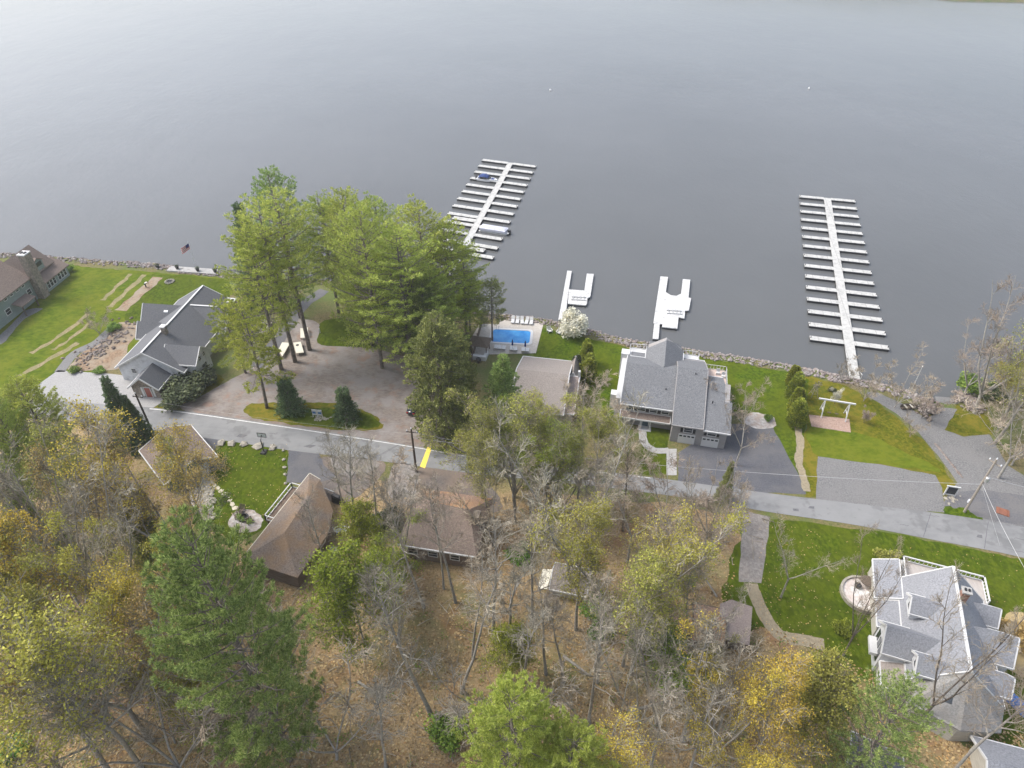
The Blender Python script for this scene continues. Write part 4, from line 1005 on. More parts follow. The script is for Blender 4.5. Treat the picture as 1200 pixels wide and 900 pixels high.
# sheds
o = W(648, 697); h, fr = simple_house('shed', 'small grey roofed shed with white end panel in the wood behind bare trunks', o, R(-14), 4.0, 3.4, 2.1, 3.2, 'shingle_tan', 'siding_tan', cat='shed')
b = MB(); b.slab([fr.p(-2.0, -.6, 1.5), fr.p(-.7, -.6, 1.9), fr.p(-.7, 2.6, 1.9), fr.p(-2.0, 2.6, 1.5)], .12); b.build('canopy', M['cream'], h)
o = W(836, 758); fr = Fr((o.x, o.y, G), R(-17))
h = thing('shed', 'small shed with plain mauve brown roof beside the lawn path', 'shed', fr.o)
b = MB(); b.box(fr, .3, 3.7, .4, 4.6, 0, 1.95); b.build('wall', M['siding_brown'], h)
shed_roof(h, [fr.p(.2, .1, 2.1), fr.p(3.9, .1, 2.1), fr.p(3.9, 5.0, 3.1), fr.p(1.3, 5.3, 3.1), fr.p(.0, 4.4, 2.9)], M['shingle_mauve'], .16)
door(h, fr, 'y-', .4, 2.0, .05, 1.0, 1.8, 'wood_dark', 'siding_brown')
o = W(812, 756); h, fr = simple_house('log_shed', 'low brown shed with rust coloured roof between yellow budding trees and mauve shed', o, R(-14), 3.0, 4.4, 2.0, 3.0, 'shingle_rust', 'siding_brown', cat='shed', trim='wood_dark')
b = MB(); b.box(fr, -3.6, -.2, .6, 1.9, 0, 1.9); b.build('lean_to', M['siding_brown'], h)
b = MB(); b.slab([fr.p(-3.9, .2, 1.9), fr.p(0, .2, 1.9), fr.p(0, 2.2, 2.4), fr.p(-3.9, 2.2, 2.4)], .14); b.build('lean_to_roof', M['shingle_rust'], h)
o = W(1150, 948); h, fr = simple_house('outbuilding', 'grey roofed outbuilding cut off by the lower right edge', o, R(-16), 9, 6, 2.6, 4.4, 'shingle_pale', 'siding_tan', cat='outbuilding')
o = W(988, 918); h, fr = simple_house('outbuilding', 'small grey shed half hidden under the green pine at lower right', o, R(-30), 4.2, 4.5, 2.2, 3.3, 'shingle_slate', 'siding_grey', cat='outbuilding')
window(h, fr, 'y-', 0, 2, 1.3, .8, .8)

# dark gazebo by the pool
c = W(563, 412); fr = Fr((c.x, c.y, G), R(-12)); h = thing('gazebo', 'small dark roofed poolside pavilion beside the left pool terrace', 'gazebo', fr.o)
for x in (-1.5, 1.5):
    for y in (-1.3, 1.3):
        b = MB(); b.box(fr, x-.09, x+.09, y-.09, y+.09, 0, 2.4); b.build('post', M['wood_dark'], h)
b = MB(); ap = fr.p(0, 0, 3.4); q = [fr.p(-2, -1.8, 2.35), fr.p(2, -1.8, 2.35), fr.p(2, 1.8, 2.35), fr.p(-2, 1.8, 2.35)]
for i in range(4): b.poly([q[i], q[(i+1) % 4], ap])
b.poly(list(reversed(q))); b.build('roof', M['wood_dark'], h)
b = MB(); b.box(fr, -1.2, 1.2, -2.9, -2.2, 0, .9); b.box(fr, 1.2, 1.8, -2.9, -.9+.2, 0, .9); tag(b.build('bar_counter', M['white']), 'white outdoor counter below the dark poolside pavilion', 'counter')
c = W(561, 425); b = MB(); b.lathe(c, [(.05, 0), (.35, .1), (.5, .7), (.45, 1.0), (.1, 1.25)], 12)
tag(b.build('barbecue', M['black']), 'round black barbecue below the white poolside counter', 'barbecue')
# brown fence left of the pool terrace
a, c = W(553, 425), W(566, 376); f = thing('board_fence', 'weathered board fence along the left side of the pool terrace', 'fence', a)
b = MB(); n = 14
for k in range(n):
    p, q = a.lerp(c, k/n), a.lerp(c, (k+.9)/n); beam(b, p+UP*.9, q+UP*.9, .05, 1.7)
b.build('board', M['wood_dark'], f)
for k in range(5):
    b = MB(); p = a.lerp(c, k/4); b.box(Fr(p+Vector((-.1, 0, 0))), -.06, .06, -.06, .06, 0, 1.9); b.build('post', M['wood_pole'], f)
# ------------------------------------------------------------------ docks
def dock(name, label, top, shore_pt, rows, fang, lens, skip=(), extras=(), half=.85, pitch=None, group=None):
    top = Vector(top); end = Vector(shore_pt); d = (end-top); d.z = 0; L = d.length; d.normalize()
    ang = math.atan2(d.y, d.x)
    root = thing(name, label, 'dock', (top.x, top.y, 0), group)
    fr = Fr((top.x, top.y, 0), ang)
    b = MB(); n = int(L/6)
    for k in range(n): b.box(fr, k*L/n-.4*(k == 0), (k+1)*L/n-.04, -half, half, .50, .60)
    b.build('walkway', M['dock'], root)
    b = MB()
    for k in range(n): b.box(fr, k*L/n+.3, (k+1)*L/n-.5, -half+.04, half-.04, .02, .498)
    b.build('float', M['float'], root)
    protos = {}
    def finger(at, side, ln, wd=1.5):
        p = fr.p(at, 0, 0)
        key = (round(ln, 1), wd)
        rz = fang if side > 0 else fang+math.pi
        if key not in protos:
            m = MB(); m.box(ID, half*1.0+.02, half+ln, -wd/2, wd/2, .49, .585); f = m.build('finger', M['dock'])
            m = MB(); m.box(ID, half+.3, half+ln-.02, -wd/2+.02, wd/2-.02, .01, .489); g = m.build('float', M['float']); g.parent = f
            m = MB()
            m.tube([(half+ln-.15, 0, .585), (half+ln-.15, 0, .95)], .07, 6)
            g = m.build('cleat', M['float']); g.parent = f
            protos[key] = f
        else:
            f0 = protos[key]; f = f0.copy(); COL.objects.link(f)
            for ch in f0.children:
                c = ch.copy(); COL.objects.link(c); c.parent = f
        f.parent = root; f.location = p-Vector(root.location); f.rotation_euler = (0, 0, rz)
    for k in range(rows):
        for s, ln in ((1, lens[1]), (-1, lens[0])):
            if (k, s) not in skip: finger(.0+k*pitch, s, ln)
    for at, s, ln in extras: finger(at, s, ln, 1.8)
    # gangway
    return root
A0 = W(598, 191.5, .5); A1 = W(512, 346, .9)
dirA = math.atan2(209.1-214.9, 7.2+9.5)
A_root = dock('marina_dock', 'long floating dock with two moored boats beside the tall pines', A0, A1, 13, dirA, (8.6, 7.6), skip=((9, -1), (11, -1), (10, -1), (12, -1)) and (), extras=((8.45*5.06, -1, 6.5), (11.45*5.06, 1, 4.6)), pitch=5.06)
B0 = W(969.5, 233, .5); B1 = W(1003, 449, .8)
dirB = math.atan2(182.6-186.2, 97.4-82.5)
dock('marina_dock', 'long empty floating dock with fifteen pairs of fingers at right', B0, B1, 15, dirB, (6.6, 6.5), pitch=5.30, half=.95)

def plan_dock(name, label, polys, ox, oy, k, floats=True):
    ps = [[W(ox+x/k, oy+y/k, .55) for x, y in pl] for pl in polys]
    c = ps[0][0]; root = thing(name, label, 'dock', (c.x, c.y, 0))
    for i, pl in enumerate(ps):
        ar = sum(p.x*q.y-q.x*p.y for p, q in zip(pl, pl[1:]+pl[:1]))
        if ar < 0: pl = list(reversed(pl))
        b = MB(); b.slab([p+UP*(.004*i) for p in pl], .22); s = b.build('deck_section', M['dock_white'], root)
        m = sum(pl, Vector((0, 0, 0)))/len(pl)
        b = MB(); b.slab([Vector((m.x+(p.x-m.x)*.97, m.y+(p.y-m.y)*.97, .32)) for p in pl], .3); b.build('float', M['float'], s)
    return root
r = plan_dock('jetty', 'white h-shaped jetty behind the blossoming tree and pool lawn',
          [[(165, 47), (200, 50), (176, 200), (160, 330), (138, 432), (95, 430), (120, 300)], [(178, 194), (298, 203), (344, 252), (322, 262), (320, 300), (310, 318), (170, 306)], [(318, 70), (372, 73), (345, 250), (299, 202)]], 640, 310, 6.667)
r = plan_dock('jetty', 'white u-shaped jetty reaching out behind the large grey house',
          [[(893, 92), (952, 97), (935, 215), (975, 240), (1020, 244), (1055, 226), (1068, 113), (1127, 118), (1112, 258), (1133, 262), (1115, 358), (1085, 360), (1085, 378), (1080, 420), (1035, 410), (920, 400), (912, 465), (838, 456)], [(845, 459), (888, 462), (878, 582), (832, 578)], [(922, 401), (1035, 412), (1025, 500), (905, 487)]], 640, 310, 6.667)
# lifts and kit on the jetties
def boat_lift(label, c, ang):
    fr = Fr((c.x, c.y, .56), ang); o = thing('boat_lift', label, 'boat lift', fr.o)
    b = MB()
    for s in (-.6, .6): b.box(fr, -1.6, 1.6, s-.16, s+.16, 0, .22)
    b.build('bunk', M['dock_white'], o)
    b = MB()
    for x in (-1.2, -.4, .4, 1.2): b.tube([fr.p(x, -.8, .25), fr.p(x, .8, .25)], .07, 6)
    b.build('roller', M['steel'], o)
boat_lift('white roller ramp on the h-shaped jetty', W(678, 350, .55), R(80)*0-.1)
boat_lift('white roller ramp on the u-shaped jetty', W(790, 366, .55), -.1)
c = W(1001, 444, .8); b = MB(); b.tube([c+Vector((1.2, 0, 0)), c+Vector((1.2, 0, 1.0)), c+Vector((1.0, 1.6, 1.0)), c+Vector((1.0, 1.6, 0))], .07)
tag(b.build('dock_handrail', M['white']), 'white handrail where the long right dock meets the shore', 'handrail')
c = W(514, 343, .8)

# ------------------------------------------------------------------ boats
def ring(fr, x, prof): return [fr.p(x, y, z) for y, z in prof]
def runabout(label, c, ang):
    fr = Fr((c.x, c.y, 0), ang); o = thing('motorboat', label, 'boat', fr.o)
    b = MB(); rs = []
    for x, w, k in ((-3.1, 1.1, .1), (-2.0, 1.22, .05), (0, 1.25, .05), (1.6, 1.08, .12), (2.6, .7, .3), (3.3, .12, .55)):
        rs.append(ring(fr, x, [(-w, .85+.1*(x > 1)), (-w*.92, .3), (-w*.4, k-.15), (w*.4, k-.15), (w*.92, .3), (w, .85+.1*(x > 1))]))
    b.loft(rs); b.build('hull', M['gel'], o)
    b = MB(); b.hexa([fr.p(-2.7, -.85, .86), fr.p(.7, -.85, .86), fr.p(.7, .85, .86), fr.p(-2.7, .85, .86)], [fr.p(-2.6, -.8, .9), fr.p(.6, -.8, .9), fr.p(.6, .8, .9), fr.p(-2.6, .8, .9)]); b.build('cockpit', M['black'], o)
    b = MB(); rs = []
    for x, w, z in ((-2.4, .95, 1.5), (-1.6, 1.15, 2.0), (-.4, 1.2, 2.1), (.6, 1.0, 1.75)):
        rs.append(ring(fr, x, [(-w, z-.35), (-w*.5, z), (w*.5, z+.03), (w, z-.3), (w, z-.42), (-w, z-.45)]))
    b.loft(rs); cn = b.build('canopy', M['blue_canvas'], o)
    b = MB()
    for s in (-1, 1):
        for x in (-2.0, .3): b.tube([fr.p(x, s*1.05, .85), fr.p(x+.1, s*1.0, 1.7)], .03, 5)
    b.build('canopy_frame', M['steel'], cn)
    b = MB()
    b.hexa([fr.p(1.4, -.75, .95), fr.p(2.5, -.4, .97), fr.p(2.5, .4, .97), fr.p(1.4, .75, .95)], [fr.p(1.5, -.6, 1.12), fr.p(2.3, -.3, 1.08), fr.p(2.3, .3, 1.08), fr.p(1.5, .6, 1.12)]); b.build('bow_cover', M['blue_canvas'], o)
    b = MB(); b.hexa([fr.p(.8, -.9, .9), fr.p(1.3, -.7, .9), fr.p(1.3, .7, .9), fr.p(.8, .9, .9)], [fr.p(.6, -.85, 1.35), fr.p(.75, -.7, 1.4), fr.p(.75, .7, 1.4), fr.p(.6, .85, 1.35)]); b.build('windscreen', M['glass'], o)
    b = MB(); b.box(fr, -3.6, -3.1, -.25, .25, .3, 1.2); b.build('motor', M['black'], o)
runabout('white motorboat with dark blue canopy on the far end of marina dock', W(570.5, 210.5, .5), dirA)
def pontoon(label, c, ang):
    fr = Fr((c.x, c.y, 0), ang); o = thing('pontoon_boat', label, 'boat', fr.o)
    b = MB()
    for s in (-.95, .95): b.tube([fr.p(-3.9, s, .2), fr.p(-3.3, s, .15), fr.p(3.2, s, .15), fr.p(3.9, s, .3)], [.1, .33, .33, .1], 10)
    b.build('pontoon', M['steel'], o)
    b = MB(); b.box(fr, -3.7, 3.6, -1.25, 1.25, .5, .62); b.build('deck', M['gel'], o)
    b = MB(); rs = []
    for x, h in ((-3.6, 1.25), (-3.2, 1.35), (-1, 1.55), (1.6, 1.5), (3.0, 1.35), (3.5, 1.1)):
        rs.append(ring(fr, x, [(-1.3, .6), (1.3, .6), (1.3, 1.2), (.6, h), (-.6, h+.05), (-1.3, 1.2)]))
    b.loft(rs); b.build('cover', M['grey_canvas'], o)
    b = MB(); b.box(fr, 3.6, 4.2, -.9, .9, .45, .6); b.build('swim_platform', M['gel'], o)
    b = MB(); b.hexa([fr.p(3.9, -.3, .1), fr.p(4.6, -.3, .1), fr.p(4.6, .3, .1), fr.p(3.9, .3, .1)], [fr.p(3.8, -.28, 1.25), fr.p(4.6, -.28, 1.15), fr.p(4.6, .28, 1.15), fr.p(3.8, .28, 1.25)]); b.build('outboard_motor', M['black'], o)
    b = MB(); b.tube([fr.p(2.4, .5, 1.3), fr.p(2.5, .5, 2.1)], .03, 5); b.build('light_pole', M['chrome'], o)
pontoon('pontoon boat under grey canvas cover moored at marina dock', W(579, 269.5, .6), dirA)
for (u, v), lb in (((948, 104), 'small white mooring buoy on the open water above the right dock'), ((645, 106), 'small white mooring buoy on the open water above the left dock')):
    c = W(u, v, 0); o = thing('buoy', lb, 'buoy', c, 'white mooring buoys on the lake')
    b = MB(); b.lathe(c, [(.1, -.3), (.35, -.05), (.42, .2), (.3, .5), (.1, .6)], 12); b.build('float', M['gel'], o)
    b = MB(); b.tube([c+UP*.55, c+UP*.9], .04, 6); b.build('mast', M['steel'], o)

# ------------------------------------------------------------------ poles and wires
def utility_pole(label, base, h, ang, mat, kit=True):
    o = thing('utility_pole', label, 'utility pole', base, 'utility poles along the road')
    fr = Fr(base, ang)
    b = MB(); b.tube([fr.p(0, 0, -.3), fr.p(0, 0, h*.5), fr.p(0, 0, h)], [.2, .17, .13], 10); b.build('pole', M[mat], o)
    b = MB(); b.box(fr, -.9, .9, .13, .25, h-.9, h-.75); b.build('crossarm', M[mat], o)
    for x in (-.8, 0, .8):
        b = MB(); b.lathe(fr.p(x, .19 if x else 0, h-.75 if x else h), [(.05, 0), (.09, .08), (.05, .16), (.09, .22), (.03, .3)], 8); b.build('insulator', M['lamp_glass'], o)
    if kit:
        b = MB(); b.lathe(fr.p(.35, -.1, h*.62), [(.1, 0), (.3, .05), (.3, .85), (.2, .95), (.05, 1.0)], 12); b.build('transformer', M['steel'], o)
        b = MB(); b.box(fr, -.35, -.13, -.2, .2, h*.18, h*.18+.5); b.build('meter_box', M['lamp_glass'], o)
    return o
PR = W(1130, 600); PM = W(488, 553); PL = W(178, 505)
hR = 11.0; hM = 9.2; hL = 8.2
utility_pole('pale utility pole with transformer on grass strip at the gravel drive', PR, hR, R(-60), 'wood_pale')
utility_pole('dark utility pole beside the yellow crossing', PM, hM, R(-10), 'wood_pole', False)
utility_pole('dark utility pole at the left driveway behind spruce', PL, hL, R(-10), 'wood_pole', False)
def wire(name, label, p, q, sag, r=.022, group='overhead wires'):
    pts = [p.lerp(q, t/24)-UP*(sag*4*(t/24)*(1-t/24)) for t in range(25)]
    b = MB(); b.tube(pts, r, 4); tag(b.build(name, M['wire']), label, 'cable', group)
wire('power_line', 'thick pale overhead cable from the right pole across the grey driveway', PR+UP*6.0, PM+UP*7.4, 1.5, .035)
wire('power_line', 'overhead cable from the dark middle pole leftward above the road', PM+UP*8.2, PL+UP*7.2, .8, .012)
wire('power_line', 'overhead cable from the right pole to the lower right corner', PR+UP*6.2, W(1215, 690, 5.0), .4, .03)
wire('power_line', 'overhead cable from the right pole to the right edge', PR+UP*7.6, W(1290, 590, 6), .3, .03)
wire('power_line', 'thin overhead cable from the middle pole toward the bare trees', PM+UP*8.6, W(640, 530, 7), .5, .02)
wire('guy_wire', 'steep guy wire bracing the pale right pole', PR+UP*6.0, W(1172, 640, G), .02, .02)

# ------------------------------------------------------------------ flagpoles
def flagpole(label, base, h, flag):
    o = thing('flagpole', label, 'flagpole', base)
    b = MB(); b.lathe(base, [(.3, 0), (.3, .12), (.08, .15)], 10); b.tube([base, base+UP*h], [.06, .04], 8); b.build('pole', M['white'], o)
    b = MB(); b.lathe(base+UP*h, [(.02, 0), (.1, .08), (.02, .18)], 8); b.build('finial', M['chrome'], o)
    return o
fb = W(231, 316); flagpole('flagpole with striped flag on the left shore wall', fb, 7.2, True)
fo = thing('flag', 'red white and blue striped flag flying on the shore flagpole', 'flag', fb+UP*5.4)
def fl(x, z): return fb+Vector((-x*.72, .25*math.sin(x*2.2)-.1*x, 5.4+(z-5.2)*.72-.4*x))
n = 7
for si in range(2):
    b = MB()
    for k in range(n):
        if k % 2 != si: continue
        z0, z1 = 5.2+k*.26, 5.2+(k+1)*.26
        x0 = 1.25 if k >= 3 else .06
        for j in range(8):
            a, c = x0+(2.9-x0)*j/8, x0+(2.9-x0)*(j+1)/8
            b.hexa([fl(a, z0), fl(c, z0), fl(c, z0)+Vector((0, .02, 0)), fl(a, z0)+Vector((0, .02, 0))], [fl(a, z1), fl(c, z1), fl(c, z1)+Vector((0, .02, 0)), fl(a, z1)+Vector((0, .02, 0))])
    b.build('stripes', M['flag_red' if si == 0 else 'white'], fo)
b = MB()
for j in range(4):
    a, c = .06+1.19*j/4, .06+1.19*(j+1)/4; z0, z1 = 5.98, 7.02
    b.hexa([fl(a, z0), fl(c, z0), fl(c, z0)+Vector((0, .02, 0)), fl(a, z0)+Vector((0, .02, 0))], [fl(a, z1), fl(c, z1), fl(c, z1)+Vector((0, .02, 0)), fl(a, z1)+Vector((0, .02, 0))])
b.build('canton', M['flag_blue'], fo)
fb2 = W(1064, 466); flagpole('bare white flagpole on a white base near the boat ramp', fb2, 7.0, False)

# shore wall with pots
a, c = W(197, 317), W(254, 321)
ww = thing('shore_wall', 'low pale concrete wall on the left shore carrying dark pots', 'wall', a)
b = MB(); m = a.lerp(c, .5); b.hexa([a+Vector((0, -.6, -.1)), c+Vector((0, -.6, -.1)), c+Vector((0, 1.6, -.1)), a+Vector((0, 1.6, -.1))], [a+Vector((0, -.6, .35)), c+Vector((0, -.6, .35)), c+Vector((0, 1.6, .35)), a+Vector((0, 1.6, .35))]); b.build('coping', M['concrete'], ww)
for u, v, lb in ((208, 315, 'dark planter pot at the left end of the shore wall'), (232, 317.5, 'dark planter pot beside the foot of the shore flagpole'), (252.5, 319, 'dark planter pot at the right end of the shore wall'), (185, 314, 'dark planter pot standing among the shore stones')):
    c = W(u, v, G+(.35 if u > 190 else 0)); o = thing('planter', lb, 'planter', c, 'dark planters along the left shore')
    b = MB(); b.lathe(c, [(.3, 0), (.45, .6), (.48, .7), (.4, .7), (.36, .6)], 12); b.build('pot', M['black'], o)
    b = MB(); rr = random.Random(int(u))
    for _ in range(60):
        d = Vector((rr.gauss(0, 1), rr.gauss(0, 1), abs(rr.gauss(.6, .6)))).normalized()*rr.uniform(.2, .6); p = c+UP*.75+d
        s = Vector((rr.uniform(-.1, .1), rr.uniform(-.1, .1), rr.uniform(-.1, .1))); t = d.cross(s).normalized()*.08
        b.poly([p-s, p+t, p+s, p-t])
    b.build('foliage', M['l_shrubdark'], o)
# fire pit on the lawn
c = W(199, 330.5); o = thing('fire_pit', 'round stone fire pit on the dark green lawn by the shore', 'fire pit', c)
b = MB()
for k in range(12):
    t = k*math.pi/6; b.rock(c+Vector((.9*math.cos(t), .9*math.sin(t), .15)), .28, .8)
b.build('stone_ring', M['boulder'], o); b = MB(); b.lathe(c, [(.75, .02), (.75, .06)], 14); b.build('ash', M['black'], o)

# ------------------------------------------------------------------ person bending over the garden bed
def skinned(name, verts, edges, radii, mat, parent, sub=1):
    me = bpy.data.meshes.new(name); o0 = world_of(parent)
    me.from_pydata([tuple(Vector(v)-o0) for v in verts], edges, []); me.materials.append(mat)
    ob = bpy.data.objects.new(name, me); COL.objects.link(ob); ob.parent = parent
    m = ob.modifiers.new('skin', 'SKIN'); m.use_smooth_shade = True
    for i, r in enumerate(radii):
        me.skin_vertices[0].data[i].radius = (r, r) if not isinstance(r, tuple) else r
    me.skin_vertices[0].data[0].use_root = True
    m2 = ob.modifiers.new('sub', 'SUBSURF'); m2.levels = sub; m2.render_levels = sub
    return ob
pb = W(171, 337); pf = Fr(pb, R(30))
pr = thing('person', 'person in white shirt and dark trousers bending over the brown garden bed', 'person', pb)
P = lambda x, y, z: pf.p(x, y, z)
V = [P(0, 0, .95), P(.18, 0, 1.12), P(.42, 0, 1.25), P(.62, 0, 1.22), P(.72, 0, 1.18),      # pelvis, waist, chest, neck base, neck
     P(.84, 0, 1.12), P(.95, 0, 1.05),                                                     # head
     P(.02, .12, .88), P(.06, .14, .48), P(-.04, .14, .08), P(.16, .14, .04),                 # left leg
     P(.02, -.12, .88), P(.14, -.16, .48), P(.06, -.16, .08), P(.26, -.16, .04),
     P(.5, .2, 1.2), P(.6, .25, .92), P(.78, .2, .70), P(.84, .18, .60),                    # arms
     P(.5, -.2, 1.2), P(.62, -.25, .92), P(.8, -.18, .70), P(.86, -.16, .60)]
Ed = [(0, 1), (1, 2), (2, 3), (3, 4), (4, 5), (5, 6), (0, 7), (7, 8), (8, 9), (9, 10), (0, 11), (11, 12), (12, 13), (13, 14), (2, 15), (15, 16), (16, 17), (17, 18), (2, 19), (19, 20), (20, 21), (21, 22)]
Ra = [.13, .12, .14, .09, .06, .10, .09, .09, .06, .045, .04, .09, .06, .045, .04, .06, .045, .035, .04, .06, .045, .035, .04]
skinned('body', V, Ed, Ra, M['skin'], pr)
skinned('shirt', [V[0], V[1], V[2], V[3], V[15], V[16], V[19], V[20]], [(0, 1), (1, 2), (2, 3), (2, 4), (4, 5), (2, 6), (6, 7)], [.17, .16, .185, .11, .095, .07, .095, .07], M['shirt'], pr)
skinned('trousers', [V[0], V[7], V[8], V[9], V[11], V[12], V[13]], [(0, 1), (1, 2), (2, 3), (0, 4), (4, 5), (5, 6)], [.17, .13, .09, .075, .13, .09, .075], M['denim'], pr)
skinned('hair', [P(.80, 0, 1.19), P(.92, 0, 1.14)], [(0, 1)], [.10, .10], M['hair'], pr)

# ------------------------------------------------------------------ garden and lawn furniture
def wood_chair(label, c, ang, mat='white', group=None, name='garden_chair'):
    fr = Fr(c, ang); o = thing(name, label, 'chair', c, group)
    b = MB(); b.hexa([fr.p(-.35, -.45, .36), fr.p(.35, -.45, .36), fr.p(.35, .35, .22), fr.p(-.35, .35, .22)], [fr.p(-.35, -.45, .41), fr.p(.35, -.45, .41), fr.p(.35, .35, .27), fr.p(-.35, .35, .27)]); b.build('seat', M[mat], o)
    b = MB()
    for k in range(5):
        x = -.3+k*.15; b.hexa([fr.p(x-.06, .3, .25), fr.p(x+.06, .3, .25), fr.p(x+.06, .34, .25), fr.p(x-.06, .34, .25)], [fr.p(x*1.25-.06, .68, 1.1-.3*abs(x)), fr.p(x*1.25+.06, .68, 1.1-.3*abs(x)), fr.p(x*1.25+.06, .72, 1.1-.3*abs(x)), fr.p(x*1.25-.06, .72, 1.1-.3*abs(x))])
    b.build('backrest', M[mat], o)
    for s in (-1, 1):
        b = MB(); b.box(fr, s*.45-.08, s*.45+.08, -.5, .45, .58, .63); b.build('armrest', M[mat], o)
        b = MB(); b.box(fr, s*.42-.04, s*.42+.04, -.45, -.36, 0, .58); b.build('leg', M[mat], o)
        b = MB(); b.box(fr, s*.42-.04, s*.42+.04, .36, .45, 0, .58); b.build('leg', M[mat], o)
wood_chair('left one of two white garden chairs on lawn beside the blossoming tree', W(644, 389), R(20))
wood_chair('right one of two white garden chairs on lawn beside the blossoming tree', W(655, 391), R(-25))
wood_chair('white garden chair right of the mossy brown house nearer its roof', W(397, 623), R(120))
wood_chair('white garden chair right of the mossy brown house farther out', W(404.5, 623), R(-110))
# pool loungers
pl = thing('pool_lounger', 'white pool lounger at the lakeside edge of the pool terrace', 'sun lounger', (0, 0, 0), 'white loungers around the pool')
b = MB(); b.box(ID, -.35, .35, -.95, .45, .3, .4); b.build('seat', M['white'], pl)
b = MB(); b.hexa([(-.35, .42, .32), (.35, .42, .32), (.35, .48, .40), (-.35, .48, .40)], [(-.35, .95, .85), (.35, .95, .85), (.35, 1.0, .92), (-.35, 1.0, .92)]); b.build('backrest', M['white'], pl)
for x in (-.28, .28):
    for y in (-.85, .35):
        b = MB(); b.box(ID, x-.04, x+.04, y-.04, y+.04, 0, .3); b.build('leg', M['white'], pl)
first = True
for k in range(5):
    c = W(601+k*5.4, 377+k*.4)
    if first: pl.location = c; pl.rotation_euler = (0, 0, R(-6)); first = False
    else: copy_tree(pl, c, R(-6)+.1*(k % 3-1))
lb2 = 'white pool lounger in the row on the house side of the pool'
for k in range(9):
    if k in (3, 6): continue
    copy_tree(pl, W(581+k*4.6, 409+k*.45), R(174)+.1*(k % 2), label=lb2)
for u, v, lb in ((600.5, 410.5, 'dark folded parasol at the left among the pool loungers'), (615.5, 412, 'dark folded parasol at the right end of the pool lounger row')):
    c = W(u, v); o = thing('parasol', lb, 'parasol', c, 'dark folded parasols by the pool')
    b = MB(); b.lathe(c, [(.35, 0), (.35, .1), (.03, .12), (.03, 2.6)], 8); b.build('pole', M['steel'], o)
    b = MB(); b.lathe(c, [(.05, 1.2), (.2, 1.3), (.14, 2.2), (.03, 2.65)], 8); b.build('canopy', M['blue_canvas'], o)

# timber swing over the mulch
a, c = W(958, 484), W(994, 490)
ax = (c-a).normalized(); sf = Fr(a, math.atan2(ax.y, ax.x)); Ls = (c-a).length
sw = thing('swing_frame', 'white timber swing frame standing over the pinkish mulch bed', 'swing', a)
b = MB(); beam(b, sf.p(-.6, 2.2*0, 3.2), sf.p(Ls+.3, 0, 3.2), .25, .25); b.build('top_beam', M['white_trim'], sw)
for x in (.5, Ls-.6):
    for s in (-1, 1):
        b = MB(); beam(b, sf.p(x, s*1.2, 0), sf.p(x, 0, 3.1), .16, .16); b.build('leg', M['white_trim'], sw)
    b = MB(); beam(b, sf.p(x, -.8, 1.1), sf.p(x, .8, 1.1), .12, .12); b.build('brace', M['white_trim'], sw)
for x in (1.8, 3.0):
    b = MB()
    for s in (-.25, .25): b.tube([sf.p(x+s, 0, 3.1), sf.p(x+s, 0, .6)], .015, 4)
    b.box(sf, x-.3, x+.3, -.15, .15, .52, .58); b.build('swing_seat', M['wood_dark'], sw)
# lawn windmill ornament
c = W(953, 464); o = thing('lawn_windmill', 'weathered wooden lawn windmill beside the tall cedar column', 'garden ornament', c)
b = MB()
for s in (-1, 1):
    for t in (-1, 1): b.tube([c+Vector((s*.6, t*.6, 0)), c+Vector((s*.12, t*.12, 2.6))], .05, 5)
for z, k in ((.8, .47), (1.6, .3)):
    q = [c+Vector((s*k, t*k, z)) for s, t in ((-1, -1), (1, -1), (1, 1), (-1, 1))]
    for i in range(4): b.tube([q[i], q[(i+1) % 4]], .03, 4)
b.build('tower', M['wood_pale'], o)
b = MB()
for k in range(8):
    t = k*math.pi/4; d = Vector((math.cos(t), 0, math.sin(t))); s = Vector((-d.z, 0, d.x))*.12
    h = c+UP*2.7+Vector((0, -.2, 0)); b.hexa([h+d*.15-s*.3, h+d*.15+s*.3, h+d*.15+s*.3+Vector((0, .03, 0)), h+d*.15-s*.3+Vector((0, .03, 0))], [h+d*.8-s, h+d*.8+s, h+d*.8+s+Vector((0, .03, 0)), h+d*.8-s+Vector((0, .03, 0))])
b.build('sails', M['wood_pale'], o)
# old rowing boat planter / bench near flagpole
c = W(1065, 478); fr = Fr(c, R(8)); o = thing('rowing_boat', 'small old wooden rowing boat lying on the grass near the bare flagpole', 'boat', c)
b = MB(); rs = []
for x, w in ((-1.5, .45), (-.8, .6), (.3, .62), (1.1, .4), (1.6, .06)): rs.append(ring(fr, x, [(-w, .55), (-w*.7, .05), (w*.7, .05), (w, .55), (w*.85, .5), (w*.6, .14), (-w*.6, .14), (-w*.85, .5)]))
b.loft(rs); b.build('hull', M['wood_dark'], o)
b = MB(); b.box(fr, -.9, -.6, -.52, .52, .4, .46); b.box(fr, .2, .5, -.52, .52, .4, .46); b.build('thwart', M['cream'], o)

